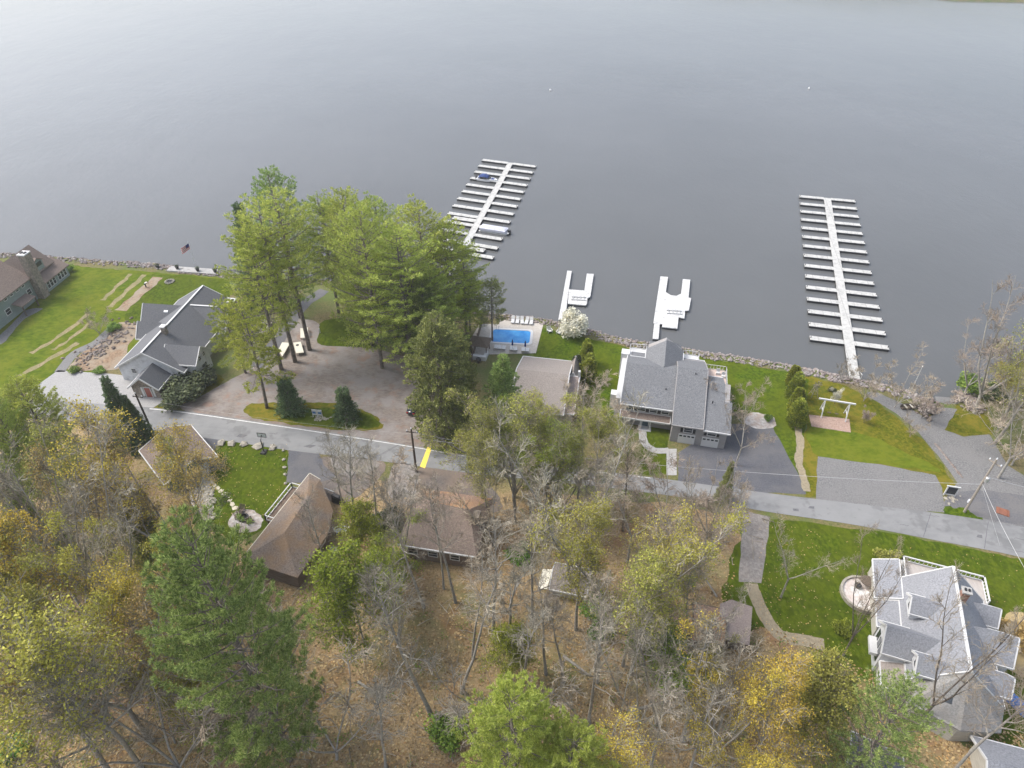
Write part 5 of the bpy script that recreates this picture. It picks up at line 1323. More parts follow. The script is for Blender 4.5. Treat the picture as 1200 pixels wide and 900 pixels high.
# white board kiosk with stones at the gravel drive
c = W(1112, 581); fr = Fr(c, R(-14)); o = thing('notice_frame', 'white framed notice board ringed by stones beside the gravel drive', 'notice board', c)
b = MB()
for x in (-.75, .75): b.box(fr, x-.08, x+.08, -.08, .08, 0, 1.9)
b.build('post', M['white_trim'], o)
b = MB(); b.box(fr, -.95, .95, -.1, .1, 1.9, 2.06); b.box(fr, -.67, .67, -.07, .07, .25, .4); b.build('rail', M['white_trim'], o)
b = MB(); b.box(fr, -.66, .66, -.03, .03, .42, 1.88); b.build('board', M['glass'], o)
rr = random.Random(9)
b = MB()
for k in range(16):
    p = W(1114+rr.gauss(0, 5), 584+rr.gauss(0, 2)); b.rock(p, rr.uniform(.15, .32), .6, rnd=rr)
tag(b.build('edging_stones', M['boulder']), 'small stones scattered round the white framed notice board', 'stones', kind='stuff')
# rusty plate on the drive
c = W(1175, 600); fr = Fr(c, R(-30)); b = MB(); b.box(fr, -.85, .85, -.7, .7, .02, .10)
for x in (-.5, .5): b.box(fr, x-.08, x+.08, -.7, .7, .10, .15)
tag(b.build('steel_plate', M['rust']), 'rusty red plate lying on the gravel drive at right', 'metal plate')
# blue tarpaulin over a pile
c = W(1187, 822); fr = Fr(c, R(-62)); o = thing('covered_pile', 'crumpled bright blue tarpaulin over a pile beside the dormered house', 'tarpaulin', c)
b = MB(); rr = random.Random(4); nx, ny = 14, 6; gr = []
for i in range(nx+1):
    gr.append([fr.p(-2.4+4.8*i/nx+rr.uniform(-.1, .1), -.8+1.6*j/ny+rr.uniform(-.08, .08), .06+(.75+.2*math.sin(i*1.7))*math.sin(math.pi*j/ny)**.7*math.sin(math.pi*(i+.6)/(nx+1.2))**.5+rr.uniform(0, .12)) for j in range(ny+1)])
for i in range(nx):
    for j in range(ny): b.poly([gr[i][j], gr[i+1][j], gr[i+1][j+1], gr[i][j+1]])
b.build('tarp', M['tarp'], o)
b = MB(); b.box(fr, -2.0, 2.0, -.5, .5, 0, .3); b.build('timber', M['wood_dark'], o)
# barbecue behind brown house, with white awning bar
c = W(396, 588); fr = Fr(c, R(-25)); o = thing('barbecue', 'black covered barbecue right of the mossy brown roof', 'barbecue', c)
b = MB(); b.hexa([fr.p(-.8, -.45, .1), fr.p(.8, -.45, .1), fr.p(.8, .45, .1), fr.p(-.8, .45, .1)], [fr.p(-.75, -.35, 1.0), fr.p(.75, -.35, 1.0), fr.p(.75, .35, 1.0), fr.p(-.75, .35, 1.0)]); b.build('cover', M['black'], o)
b = MB(); b.tube([fr.p(-.8, 0, 1.0), fr.p(-.5, 0, 1.18), fr.p(.5, 0, 1.18), fr.p(.8, 0, 1.0)], [.3, .36, .36, .3], 10); b.build('lid', M['black'], o)
a, c = W(376, 575), W(392, 581); o = thing('handrail', 'white handrail between the mossy brown roof and black barbecue', 'handrail', a)
b = MB(); beam(b, a+UP*.9, c+UP*.9, .12, .12); b.build('rail', M['white_trim'], o)
for t in (0, .5, 1):
    b = MB(); p = a.lerp(c, t); b.box(Fr(p), -.06, .06, -.06, .06, 0, .9); b.build('post', M['white_trim'], o)
c = W(391, 648); b = MB(); b.rock(c+UP*.4, .75, .8); tag(b.build('boulder', M['concrete']), 'large pale round boulder below the mossy brown house', 'boulder')
# fire pit patio furniture by the lawn
c = W(286, 608); o = thing('fire_pit', 'dark round fire pit on the pale patio at the lawn corner', 'fire pit', c)
b = MB(); b.lathe(c, [(.75, .03), (.75, .45), (.55, .45), (.55, .15)], 16); b.build('ring', M['black'], o)
for u, v, a, lb in ((279, 606, -60, 'brown wooden chair left of the dark fire pit'), (283, 600, -10, 'brown wooden chair behind the dark fire pit'), (293, 612, 130, 'brown wooden chair right of the dark fire pit')):
    wood_chair(lb, W(u, v), R(a), 'wood_dark')
# bench beside garage
c = W(224, 573); fr = Fr(c, R(25)); o = thing('bench', 'dark slatted bench between the teal garage and pale rubble', 'bench', c)
b = MB()
for y in (-.3, -.1, .1): b.box(fr, -1.2, 1.2, y-.08, y+.08, .42, .48)
b.build('seat', M['wood_dark'], o)
b = MB()
for z in (.65, .85): b.box(fr, -1.2, 1.2, .22, .28, z-.07, z+.07)
b.build('backrest', M['wood_dark'], o)
for x in (-1.1, 1.1):
    for y in (-.32, .2):
        b = MB(); b.box(fr, x-.04, x+.04, y-.04, y+.04, 0, .42 if y < 0 else .95); b.build('leg', M['wood_dark'], o)
# boulders and stepping stones
def stone(label, c, r, sq, mat, name, cat, group):
    b = MB(); b.rock(c+UP*(.1 if sq > .4 else .0), r, sq); tag(b.build(name, M[mat]), label, cat, group)
ord_ = ['first', 'second', 'third', 'fourth', 'fifth']
for k, u in enumerate((260, 272, 285, 302.5, 320)):
    stone('%s pale boulder from the left along the road edge of round lawn' % ord_[k], W(u, 519+(u-260)*.1), .75 if k != 3 else .95, .5, 'boulder', 'boulder', 'boulder', 'boulders along the round lawn')
for k, v in enumerate((528, 539, 548, 556.5, 567)):
    stone('%s small pale stone from the road down the lawn right edge' % ord_[k], W(332+k*.7, v), .32, .6, 'boulder', 'edging_stone', 'stone', 'pale stones down the lawn edge')
stone('pale boulder at the foot of the dark left utility pole', W(181, 511), .7, .7, 'concrete', 'boulder', 'boulder', None)
stone('pale boulder where the dark driveway meets the rubble', W(233.5, 551), .6, .6, 'concrete', 'boulder', 'boulder', None)
for k in range(11):
    t = k/10; u = 239+36*t+2*math.sin(t*3); v = 561+34*t**1.25
    stone('one of the stepping stones curving along the round lawn', W(u, v), .48, .12, 'flagstone', 'stepping_stone', 'stepping stone', 'stepping stones along the round lawn')
# basketball hoop at the roadside
c = W(310, 529); fr = Fr(c, R(-8)); o = thing('basketball_hoop', 'black basketball hoop on a stand at the lawn edge by the road', 'basketball hoop', c)
b = MB(); b.hexa([fr.p(-.55, -.8, 0), fr.p(.55, -.8, 0), fr.p(.45, .4, 0), fr.p(-.45, .4, 0)], [fr.p(-.4, -.7, .25), fr.p(.4, -.7, .25), fr.p(.35, .3, .25), fr.p(-.35, .3, .25)]); b.build('base', M['black'], o)
b = MB(); b.tube([fr.p(0, -.2, .2), fr.p(0, -.1, 2.6), fr.p(0, .5, 3.2)], .08, 8); b.build('pole', M['black'], o)
b = MB()
for x0, x1, z0, z1 in ((-.75, .75, 3.5, 3.6), (-.75, .75, 2.7, 2.8), (-.75, -.68, 2.8, 3.5), (.68, .75, 2.8, 3.5)): b.box(fr, x0, x1, .5, .56, z0, z1)
b.build('backboard_frame', M['black'], o)
b = MB(); b.box(fr, -.68, .68, .51, .55, 2.8, 3.5); b.build('backboard', M['lamp_glass'], o)
b = MB(); b.tube([fr.p(.23*math.cos(t*math.pi/6), .8+.23*math.sin(t*math.pi/6), 2.95) for t in range(13)], .02, 5); b.build('rim', M['rust'], o)
# sign in the grass island
c = W(373, 489); fr = Fr(c, R(-8)); o = thing('sign', 'small white and blue double sign on stones in the grass island', 'sign', c)
for x in (-.55, .45):
    b = MB(); b.box(fr, x-.38, x+.38, -.05, .05, .5, 1.7); s = b.build('panel', M['white'], o)
    b = MB(); b.box(fr, x-.3, x+.3, -.075, -.052, .85, 1.3); b.build('blue_field', M['sign_blue'], s)
for x in (-.9, -.05, .8):
    b = MB(); b.box(fr, x-.05, x+.05, -.05, .05, 0, 1.75); b.build('post', M['white'], o)
b = MB(); rr = random.Random(31)
for _ in range(40): b.rock(W(375+rr.gauss(0, 4), 490+rr.gauss(0, 1.5)), rr.uniform(.12, .3), .5, rnd=rr)
tag(b.build('stone_bed', M['boulder']), 'bed of pale stones round the small sign', 'stones', kind='stuff')
# white tables / boards by the pine trunks
def plate(label, pts, hole, z=.75, group='white panels under the pines'):
    q = [W(u, v, G+z) for u, v in pts]; m = sum(q, Vector((0, 0, 0)))/4
    ar = sum(p.x*r_.y-r_.x*p.y for p, r_ in zip(q, q[1:]+q[:1]))
    if ar < 0: q.reverse()
    o = thing('display_board', label, 'panel', (m.x, m.y, G), group)
    b = MB(); b.slab(q, .14); b.build('panel', M['cream'], o)
    for p in q:
        w = m.lerp(p, .82); b = MB(); b.box(Fr((w.x, w.y, G)), -.05, .05, -.05, .05, 0, z-.14); b.build('leg', M['wood_dark'], o)
    if hole:
        h = W(*hole, G+z); b = MB(); b.lathe(h, [(.32, .0), (.32, .02)], 14); b.build('hole', M['black'], o)
K = 12.857
plate('cream panel tilted left between two pine trunks', [(310+205/K, 370+515/K), (310+265/K, 370+400/K), (310+385/K, 370+408/K), (310+270/K, 370+607/K)], None)
plate('cream panel with dark round hole between two pine trunks', [(310+432/K, 370+405/K), (310+545/K, 370+390/K), (310+592/K, 370+550/K), (310+475/K, 370+565/K)], (310+495/K, 370+442/K))
plate('narrow cream panel farther back left of the third trunk', [(310+538/K, 370+185/K), (310+590/K, 370+190/K), (310+608/K, 370+330/K), (310+540/K, 370+330/K)], None)
plate('thin cream panel farther back right of the third trunk', [(310+628/K, 370+175/K), (310+655/K, 370+175/K), (310+655/K, 370+290/K), (310+640/K, 370+280/K)], None)
# pink object in the wood
c = W(797, 766); fr = Fr(c, R(-35)); o = thing('wheelbarrow', 'small pink tub wheelbarrow standing in the wood left of the mauve shed', 'wheelbarrow', c)
b = MB(); b.loft([[fr.p(-.45, -.22, .35), fr.p(.45, -.22, .35), fr.p(.45, .22, .35), fr.p(-.45, .22, .35)], [fr.p(-.65, -.4, .75), fr.p(.75, -.4, .75), fr.p(.75, .4, .75), fr.p(-.65, .4, .75)]]); b.build('tub', M['pink'], o)
b = MB(); b.tube([fr.p(.75, -.05, .2), fr.p(.75, .05, .2)], .2, 12); b.build('wheel', M['rubber'], o)
for s in (-.28, .28):
    b = MB(); b.tube([fr.p(.7, s*.3, .22), fr.p(-.5, s, .4), fr.p(-1.1, s, .6)], .03, 6); b.build('handle', M['wood_dark'], o)
    b = MB(); b.box(fr, -.4, -.34, s-.03, s+.03, 0, .38); b.build('leg', M['wood_dark'], o)

# ------------------------------------------------------------------ parked car
def car(label, c, ang):
    fr = Fr(c, ang); o = thing('parked_car', label, 'car', c)
    b = MB(); rs = []
    for x, w, z0, z1 in ((-2.25, .70, .45, .75), (-2.1, .84, .3, .92), (-1.2, .90, .25, .98), (.9, .90, .25, .95), (1.8, .86, .28, .82), (2.2, .74, .4, .66)):
        rs.append(ring(fr, x, [(-w, z0), (w, z0), (w*1.02, (z0+z1)/2), (w*.94, z1), (-w*.94, z1), (-w*1.02, (z0+z1)/2)]))
    b.loft(rs); b.build('body', M['car_paint'], o, True)
    b = MB(); rs = []
    for x, w, z in ((-1.95, .78, .95), (-1.35, .66, 1.38), (-.2, .66, 1.44), (.35, .64, 1.36), (1.15, .78, .93)):
        rs.append(ring(fr, x, [(-w-.06, .9), (w+.06, .9), (w, z), (-w, z)]))
    b.loft(rs); b.build('window', M['glass'], o, True)
    b = MB(); b.hexa([fr.p(-1.35, -.62, 1.385), fr.p(.3, -.6, 1.385), fr.p(.3, .6, 1.385), fr.p(-1.35, .62, 1.385)], [fr.p(-1.2, -.55, 1.47), fr.p(.15, -.54, 1.47), fr.p(.15, .54, 1.47), fr.p(-1.2, .55, 1.47)]); b.build('roof', M['car_paint'], o, True)
    for x in (-1.4, 1.4):
        for s in (-1, 1):
            b = MB(); b.tube([fr.p(x, s*.70, .33), fr.p(x, s*.92, .33)], .33, 16); w = b.build('wheel', M['rubber'], o)
            b = MB(); b.tube([fr.p(x, s*.91, .33), fr.p(x, s*.935, .33)], .2, 12); b.build('rim', M['chrome'], w)
    for s in (-1, 1):
        b = MB(); b.box(fr, 2.02, 2.22, s*.6-.16, s*.6+.16, .58, .72); b.build('headlight', M['lamp_glass'], o)
        b = MB(); b.box(fr, -2.27, -2.1, s*.6-.16, s*.6+.16, .68, .84); b.build('taillight', M['tail_red'], o)
        b = MB(); b.box(fr, .75, .95, s*1.0-.1, s*1.0+.1, .95, 1.1); b.build('mirror', M['car_paint'], o)
car('black car parked under the olive tree at the edge of the lot', W(487.5, 479), R(72))
for u, v, lb in ((375, 390, 'small white bollard at the grass edge right of the pine trunks'), (325.5, 416, 'small white bollard left of the pine trunks')):
    c = W(u, v); b = MB(); b.lathe(c, [(.12, 0), (.12, .9), (.08, 1.0)], 10); tag(b.build('bollard', M['white']), lb, 'bollard', 'white bollards at the parking lot')
# ------------------------------------------------------------------ trees
from math import sin, cos, pi
def perp(d, rr):
    v = Vector((rr.gauss(0, 1), rr.gauss(0, 1), rr.gauss(0, 1))); v = v-d*v.dot(d)
    return v.normalized() if v.length > 1e-5 else Vector((1, 0, 0))
def blade(b, p, d, L, w, rr):
    s = d.cross(Vector((rr.gauss(0, 1), rr.gauss(0, 1), rr.gauss(0, 1))))
    if s.length < 1e-5: return
    s = s.normalized()*(w/2); q = p+d*L; m = p+d*(L*.55)
    n = len(b.v); b.v += [tuple(p), tuple(m+s), tuple(q), tuple(m-s)]; b.f.append((n, n+1, n+2, n+3))
def leafq(b, p, s, rr):
    a = Vector((rr.gauss(0, 1), rr.gauss(0, 1), rr.gauss(0, 1)*.6)).normalized()*s
    c = perp(a.normalized(), rr)*s*.62
    n = len(b.v); b.v += [tuple(p-a), tuple(p-c), tuple(p+a), tuple(p+c)]; b.f.append((n, n+1, n+2, n+3))

def gen_pine(seed, H=24, rmax=5.2, bole=.2, whorl=.85, nb=5, prof=None, up=(-.05, .55), lift=.35, tl=.42, tw=.08, nt=3, nbl=8, step=.45, lean=0.0, gap=.12, start=.3, sidek=1.0):
    rr = random.Random(seed); tr = MB(); fo = MB()
    prof = prof or (lambda t: (min(1, .55+t*1.6) if t < .3 else 1-((t-.3)/.7)**1.5*.88))
    ax = lambda z: Vector((lean*sin(z/H*2.1)*H*.06, lean*.5*cos(z/H*3)*H*.03-lean*.5*H*.03, z))
    n = 9; tr.tube([ax(-.3+k*(H+.2)/n) for k in range(n+1)], [H*.0135*(1-k/n)**.8+.03 for k in range(n+1)], 8)
    def tuft(p, d):
        for _ in range(nbl):
            e = (d*.7+UP*.35+Vector((rr.gauss(0, .6), rr.gauss(0, .6), rr.gauss(0, .5)))).normalized()
            blade(fo, p, e, tl*rr.uniform(.7, 1.25), tw, rr)
    z = bole*H; a0 = rr.uniform(0, 6)
    while z < H*.97:
        t = (z-bole*H)/(H*(1-bole)); r0 = rmax*prof(t)
        k_n = nb if t < .85 else max(3, nb-1)
        for k in range(k_n):
            if rr.random() < gap: continue
            a = a0+k*2*pi/k_n+rr.uniform(-.35, .35); r = max(.35, r0*rr.choice((rr.uniform(.5, .85), rr.uniform(.85, 1.2))))
            sl = up[0]+(up[1]-up[0])*t+rr.uniform(-.12, .12)
            o = Vector((cos(a), sin(a), 0)); side = Vector((-sin(a), cos(a), 0))
            base = ax(z+rr.uniform(-.2, .2)*whorl)
            bp = lambda s: base+o*(r*s)+UP*(r*(sl*s+lift*s*s*.6)-.02)+side*(.12*r*sin(s*2+a))
            tr.tube([bp(0), bp(.35), bp(.7), bp(1)], [.025+.012*r, .02+.008*r, .02+.004*r, .012], 4, False)
            s = start
            while s <= 1.0:
                ln = (.35+.26*r*(1.15-s))*rr.uniform(.7, 1.25)*sidek
                for sd in (-1, 1):
                    d = (o*.75+side*sd*rr.uniform(.7, 1.1)+UP*(sl*.5+rr.uniform(-.05, .28))).normalized()
                    p = bp(s)
                    for q in range(nt): tuft(p+d*(ln*(.45+.55*(q+1)/nt))+UP*rr.uniform(-.05, .08), d)
                s += step/r*rr.uniform(.8, 1.2)
            tuft(bp(1), (o+UP*.5).normalized())
        z += whorl*rr.uniform(.8, 1.2)*(1-.35*t); a0 += .9
    for k in range(5): tuft(ax(H*(.965+.01*k)), UP)
    return tr, None, fo

def gen_bare(seed, H=22, bole=.42, cr=4.5, nl=15, leaders=1, spread=.5, sub=6, twn=5, tln=3, leaves=0, ls=.16, thick=1.0, droop=0.0, lean=.3, twr=.0175):
    rr = random.Random(seed); tr = MB(); tw = MB(); fo = MB(); ends = []
    def curve(p, d, L, n, wob, lift=0.0):
        pts = [p]; dd = d.copy()
        for k in range(n):
            dd = (dd+Vector((rr.gauss(0, wob), rr.gauss(0, wob), rr.gauss(0, wob)*.6+lift))).normalized(); pts.append(pts[-1]+dd*(L/n))
        return pts
    def along(pts, s):
        f = s*(len(pts)-1); i = min(int(f), len(pts)-2); f -= i
        return pts[i].lerp(pts[i+1], f), (pts[i+1]-pts[i]).normalized()
    def limb(p, d, L, r):
        pts = curve(p, d, L, 5, .16, .05-droop*.1); tr.tube(pts, [r*(1-.17*k) for k in range(6)], 5, False)
        for j in range(sub):
            s = .12+.86*(j+rr.random())/sub; q, e = along(pts, min(.99, s))
            f = (e*rr.uniform(.5, 1)+perp(e, rr)*rr.uniform(.5, .95)+UP*(.12-droop*.4)).normalized()
            l2 = L*rr.uniform(.38, .68)*(1.2-.6*s)
            p2 = curve(q, f, l2, 3, .2, .03-droop*.1); tw.tube(p2, [max(.022, r*.34), max(.019, r*.24), max(.016, r*.16), .013], 4, False)
            for m in range(twn):
                u = .2+.8*(m+rr.random())/twn; q2, e2 = along(p2, min(.99, u))
                f2 = (e2*.8+perp(e2, rr)*rr.uniform(.5, .9)+UP*(.08-droop*.5)).normalized()
                l3 = l2*rr.uniform(.38, .68)+.25
                p3 = curve(q2, f2, l3, 2, .2, .03); tw.tube(p3, [twr*1.15, twr, twr*.6], 3, False)
                ends.append(p3[-1])
                for y in range(tln):
                    q3, e3 = along(p3, rr.uniform(.3, .95)); f3 = (e3*.8+perp(e3, rr)*.8).normalized()
                    p4 = q3+f3*l3*rr.uniform(.3, .6); tw.tube([q3, p4], [twr*.8, twr*.45], 3, False); ends.append(p4)
    bh = H*bole; r0 = H*.0115*thick
    if leaders == 1:
        d = Vector((rr.uniform(-.05, .05)*lean*3, rr.uniform(-.05, .05)*lean*3, 1)).normalized()
        pts = curve(Vector((0, 0, -.2)), d, H*.9, 9, .035, .03); tr.tube(pts, [r0*1.25]+[r0*(1-.094*k) for k in range(1, 10)], 8, False)
        for k in range(nl):
            s = bole+(.99-bole)*(k+rr.random())/nl; p, e = along(pts, min(.99, s/1.0))
            t = (s-bole)/(1-bole); a = k*2.4+rr.uniform(-.5, .5); ele = rr.uniform(.45, .9)+t*.6
            d = Vector((cos(a), sin(a), ele)).normalized(); L = cr*(1.05-.55*t)*rr.uniform(.7, 1.2)
            limb(p, d, L, r0*(.42-.25*t))
    else:
        base = curve(Vector((0, 0, -.2)), Vector((0, 0, 1)), bh+.2, 3, .05); tr.tube(base, [r0*1.4, r0*1.15, r0*1.05, r0], 8, False)
        for k in range(leaders):
            a = k*2*pi/leaders+rr.uniform(-.4, .4); tl = spread*rr.uniform(.6, 1.25)
            d = Vector((cos(a)*tl, sin(a)*tl, 1)).normalized(); L = (H-bh)*rr.uniform(.8, 1.0)/max(.6, d.z)
            pts = curve(base[-1], d, L, 7, .09, .05); tr.tube(pts, [r0*(.72-.09*q) for q in range(8)], 6, False)
            m = max(4, nl//leaders)
            for j in range(m):
                s = .18+.8*(j+rr.random())/m; p, e = along(pts, min(.99, s))
                f = (e*.8+perp(e, rr)*rr.uniform(.6, 1.0)+UP*.1).normalized(); limb(p, f, cr*.62*(1.1-.5*s)*rr.uniform(.7, 1.2), r0*.3*(1.1-.6*s))
    if leaves:
        for p in ends:
            if rr.random() > .9: continue
            for _ in range(leaves):
                leafq(fo, p+Vector((rr.gauss(0, .24), rr.gauss(0, .24), rr.gauss(0, .2))), ls*rr.uniform(.6, 1.3), rr)
    return tr, tw, (fo if leaves else None)

def gen_column(seed, H=7, r=1.1, n=5200, lobes=3, pt=.35):
    rr = random.Random(seed); tr = MB(); fo = MB(); tr.tube([(0, 0, -.2), (0, 0, H*.6)], [.12, .04], 6)
    ls = [(rr.uniform(0, 6.28), rr.uniform(.1, .45)*r, rr.uniform(.75, 1.0)) for _ in range(lobes)]
    for _ in range(n):
        a, off, hh = rr.choice(ls); t = rr.random(); z = .1+t*H*hh
        rad = r*.72*(1-t**2.6)**.6*(.8+.2*min(1, t*6))*(rr.uniform(.55, 1)**.5)
        p = rr.uniform(0, 6.28); rad *= 1+.16*sin(p*5+z*2.2)
        c = Vector((cos(a)*off+cos(p)*rad, sin(a)*off+sin(p)*rad, z))
        d = Vector((cos(p)*.55, sin(p)*.55, .9)) + Vector((rr.gauss(0, .25), rr.gauss(0, .25), rr.gauss(0, .25)))
        blade(fo, c, d.normalized(), .38*rr.uniform(.7, 1.2), .16, rr)
    return tr, None, fo

def gen_shrub(seed, H=1.6, r=1.2, n=1500, ls=.11, blobs=8, stems=6):
    rr = random.Random(seed); tr = MB(); fo = MB()
    for k in range(stems):
        a = rr.uniform(0, 6.28); tr.tube([(0, 0, -.1), (cos(a)*r*.3, sin(a)*r*.3, H*.4), (cos(a)*r*.6, sin(a)*r*.6, H*.8)], [.04, .03, .01], 4, False)
    bl = [(Vector((rr.uniform(-.6, .6)*r, rr.uniform(-.6, .6)*r, rr.uniform(.3, .68)*H)), rr.uniform(.3, .55)) for _ in range(blobs)]
    for _ in range(n):
        c, q = rr.choice(bl); d = Vector((rr.gauss(0, 1), rr.gauss(0, 1), rr.gauss(.15, 1))).normalized()*q*(rr.random()**.4)
        p = c+Vector((d.x*r, d.y*r, d.z*H*.75)); p.z = max(.05, p.z); leafq(fo, p, ls*rr.uniform(.6, 1.3), rr)
    return tr, None, fo

cone = lambda t: 1.0-.97*t**.92
white_pine = lambda t: (.8+.6*t if t < .3 else .98-((t-.3)/.7)**1.7*.86)
GEN = {
 'pine_a': (24, lambda: gen_pine(1, 24, 6.6, .2, .95, 6, white_pine, nt=2, gap=.2, tl=.46)),
 'pine_b': (24, lambda: gen_pine(2, 24, 6.0, .32, 1.0, 5, white_pine, nt=2, gap=.2, tl=.46)),
 'pine_c': (24, lambda: gen_pine(3, 24, 5.6, .44, 1.05, 5, white_pine, nt=2, gap=.2, up=(-.1, .5), tl=.46)),
 'pine_full': (24, lambda: gen_pine(4, 24, 6.5, .12, .98, 6, lambda t: (.7+.9*t if t < .3 else .97-((t-.3)/.7)**1.5*.8), nt=3, nbl=15, step=.4, tl=.38, tw=.062, gap=.12, lift=.35, sidek=1.2)),
 'pine_young': (12, lambda: gen_pine(5, 12, 3.2, .06, .55, 6, cone, up=(.1, .9), lift=.6, nt=3, nbl=9, step=.3, tl=.36, tw=.06)),
 'pine_sparse': (16, lambda: gen_pine(6, 16, 4.2, .34, .9, 4, lambda t: 1-.75*t**1.4, gap=.18, up=(-.25, .5), lift=.2, lean=.6, step=.36)),
 'spruce': (14, lambda: gen_pine(7, 14, 3.3, .04, .42, 7, cone, up=(-.30, .35), lift=.1, tl=.30, tw=.09, nt=2, nbl=6, step=.3, gap=.05, start=.2)),
 'spruce_small': (4, lambda: gen_pine(8, 4, 1.25, .03, .24, 7, cone, up=(-.1, .6), lift=.15, tl=.24, tw=.06, nt=2, nbl=7, step=.2, gap=.02, start=.15)),
 'hemlock': (18, lambda: gen_pine(9, 18, 3.7, .05, .5, 7, lambda t: .85+.3*t if t < .4 else .97-((t-.4)/.6)**1.8*.75, up=(-.25, .5), lift=-.1, tl=.34, tw=.10, nt=2, nbl=7, step=.34, gap=.08, start=.25)),
 'column': (7, lambda: gen_column(10)), 'column_b': (7, lambda: gen_column(11, lobes=5, r=1.4)),
 'shrub': (1.6, lambda: gen_shrub(12)), 'shrub_b': (1.6, lambda: gen_shrub(13, r=1.5, blobs=12, n=2000)),
 'blossom': (3.6, lambda: gen_shrub(14, 3.6, 2.0, 4200, .13, 22, 9)),
 'bare_a': (22, lambda: gen_bare(21, 22, .40, 4.8, 15, sub=6, twn=4, tln=2)), 'bare_b': (22, lambda: gen_bare(22, 22, .48, 4.2, 17, sub=7)), 'bare_c': (22, lambda: gen_bare(23, 22, .55, 3.4, 12, sub=6)),
 'slim': (22, lambda: gen_bare(24, 22, .58, 2.3, 10, sub=5, thick=.7)),
 'vase_a': (18, lambda: gen_bare(25, 18, .16, 5.0, 26, leaders=5, spread=.55, sub=6)), 'vase_b': (18, lambda: gen_bare(26, 18, .22, 5.2, 24, leaders=4, spread=.7, sub=6)),
 'brush': (7, lambda: gen_bare(27, 7, .06, 2.6, 24, leaders=6, spread=.6, sub=5, thick=.8, twr=.016)),
 'bud_a': (20, lambda: gen_bare(31, 20, .34, 5.0, 17, sub=7, leaves=5, ls=.095)), 'bud_b': (18, lambda: gen_bare(32, 18, .2, 5.0, 26, leaders=5, spread=.55, sub=6, leaves=5, ls=.095)),
 'bud_c': (20, lambda: gen_bare(33, 20, .42, 4.0, 15, sub=6, leaves=5, ls=.095)),
 'leafy': (9, lambda: gen_bare(34, 9, .22, 3.2, 16, sub=6, leaves=9, ls=.085, thick=.8)),
 'leafbrush': (7, lambda: gen_bare(35, 7, .06, 2.8, 24, leaders=6, spread=.6, sub=5, thick=.8, leaves=6, ls=.075)),
}
GEN.update({
 'bare_a2': (22, lambda: gen_bare(41, 22, .36, 5.0, 14, sub=6, twn=4, tln=2)), 'bare_a3': (22, lambda: gen_bare(42, 22, .46, 4.4, 13, sub=7, twn=4, tln=2, lean=.8)),
 'bare_b2': (22, lambda: gen_bare(43, 22, .52, 3.8, 14, sub=6, lean=.7)), 'vase_a2': (18, lambda: gen_bare(44, 18, .2, 4.8, 22, leaders=3, spread=.6, sub=6)), 'vase_b2': (18, lambda: gen_bare(45, 18, .28, 5.0, 22, leaders=3, spread=.8, sub=6, twn=4)),
 'bud_a2': (20, lambda: gen_bare(46, 20, .28, 5.2, 15, sub=6, leaves=4, ls=.09)), 'bud_b2': (18, lambda: gen_bare(47, 18, .26, 4.8, 20, leaders=3, spread=.7, sub=6, leaves=4, ls=.09)), 'bud_c2': (20, lambda: gen_bare(48, 20, .38, 4.3, 13, sub=6, leaves=4, ls=.09)),
 'slim2': (22, lambda: gen_bare(49, 22, .5, 2.8, 11, sub=5, thick=.7, lean=.9)), 'brush2': (7, lambda: gen_bare(50, 7, .1, 2.4, 20, leaders=4, spread=.75, sub=5, thick=.8, twr=.014)),
})
ALT = {'bare_a': ['bare_a', 'bare_a2', 'bare_a3'], 'bare_b': ['bare_b', 'bare_b2'], 'vase_a': ['vase_a', 'vase_a2'], 'vase_b': ['vase_b', 'vase_b2'], 'bud_a': ['bud_a', 'bud_a2'], 'bud_b': ['bud_b', 'bud_b2'], 'bud_c': ['bud_c', 'bud_c2'], 'slim': ['slim', 'slim2'], 'brush': ['brush', 'brush2']}
ALTN = {}
GENC = {}; PROTO = {}
def tree(kind, mats, u, v, vt, label, w=1.0, name='bare_tree', cat='tree', group=None, rz=None, h=None, k=1.0):
    if kind in ALT:
        ALTN[kind] = ALTN.get(kind, -1)+1; kind = ALT[kind][ALTN[kind] % len(ALT[kind])]
    H0 = GEN[kind][0]
    loc = W(u, v); loc.z = G-.05
    if h is None: h = (height_at(vt, loc.y)-G)*k
    rr = random.Random(int(u*7+v*13))
    rz = rr.uniform(0, 6.28) if rz is None else rz
    key = (kind,)+mats
    sc = (h/H0*w, h/H0*w, h/H0)
    if key in PROTO:
        o = copy_tree(PROTO[key], loc, rz, sc, label)
        o.name = name
        if group: o['group'] = group
        elif 'group' in o: del o['group']
        o['category'] = cat; return o
    if kind not in GENC:
        tr, tw, fo = GEN[kind][1](); GENC[kind] = []
        for nm, m in (('trunk', tr), ('branches', tw), ('foliage', fo)):
            if m is None or not m.f: GENC[kind].append(None); continue
            me = bpy.data.meshes.new(nm); me.from_pydata(m.v, [], m.f); me.update(); GENC[kind].append(me)
    o = thing(name, label, cat, loc, group)
    for nm, me, mt in zip(('trunk', 'branches', 'foliage'), GENC[kind], mats):
        if me is None: continue
        m2 = me.copy() if me.materials else me
        m2.materials.clear(); m2.materials.append(M[mt])
        if nm == 'trunk': m2.polygons.foreach_set('use_smooth', [True]*len(m2.polygons))
        p = bpy.data.objects.new(nm, m2); COL.objects.link(p); p.parent = o
    o.rotation_euler = (0, 0, rz); o.scale = sc
    PROTO[key] = o
    return o
PL_, PM_, PD_, PO_, PX_ = (('bark_pine', 'twig', q) for q in ('n_light', 'n_mid', 'n_dark', 'n_olive', 'n_lime'))
BG, BB, BD = ('bark_grey', 'twig', 'twig'), ('bark_grey', 'twig_brown', 'twig'), ('bark_dark', 'twig_brown', 'twig')
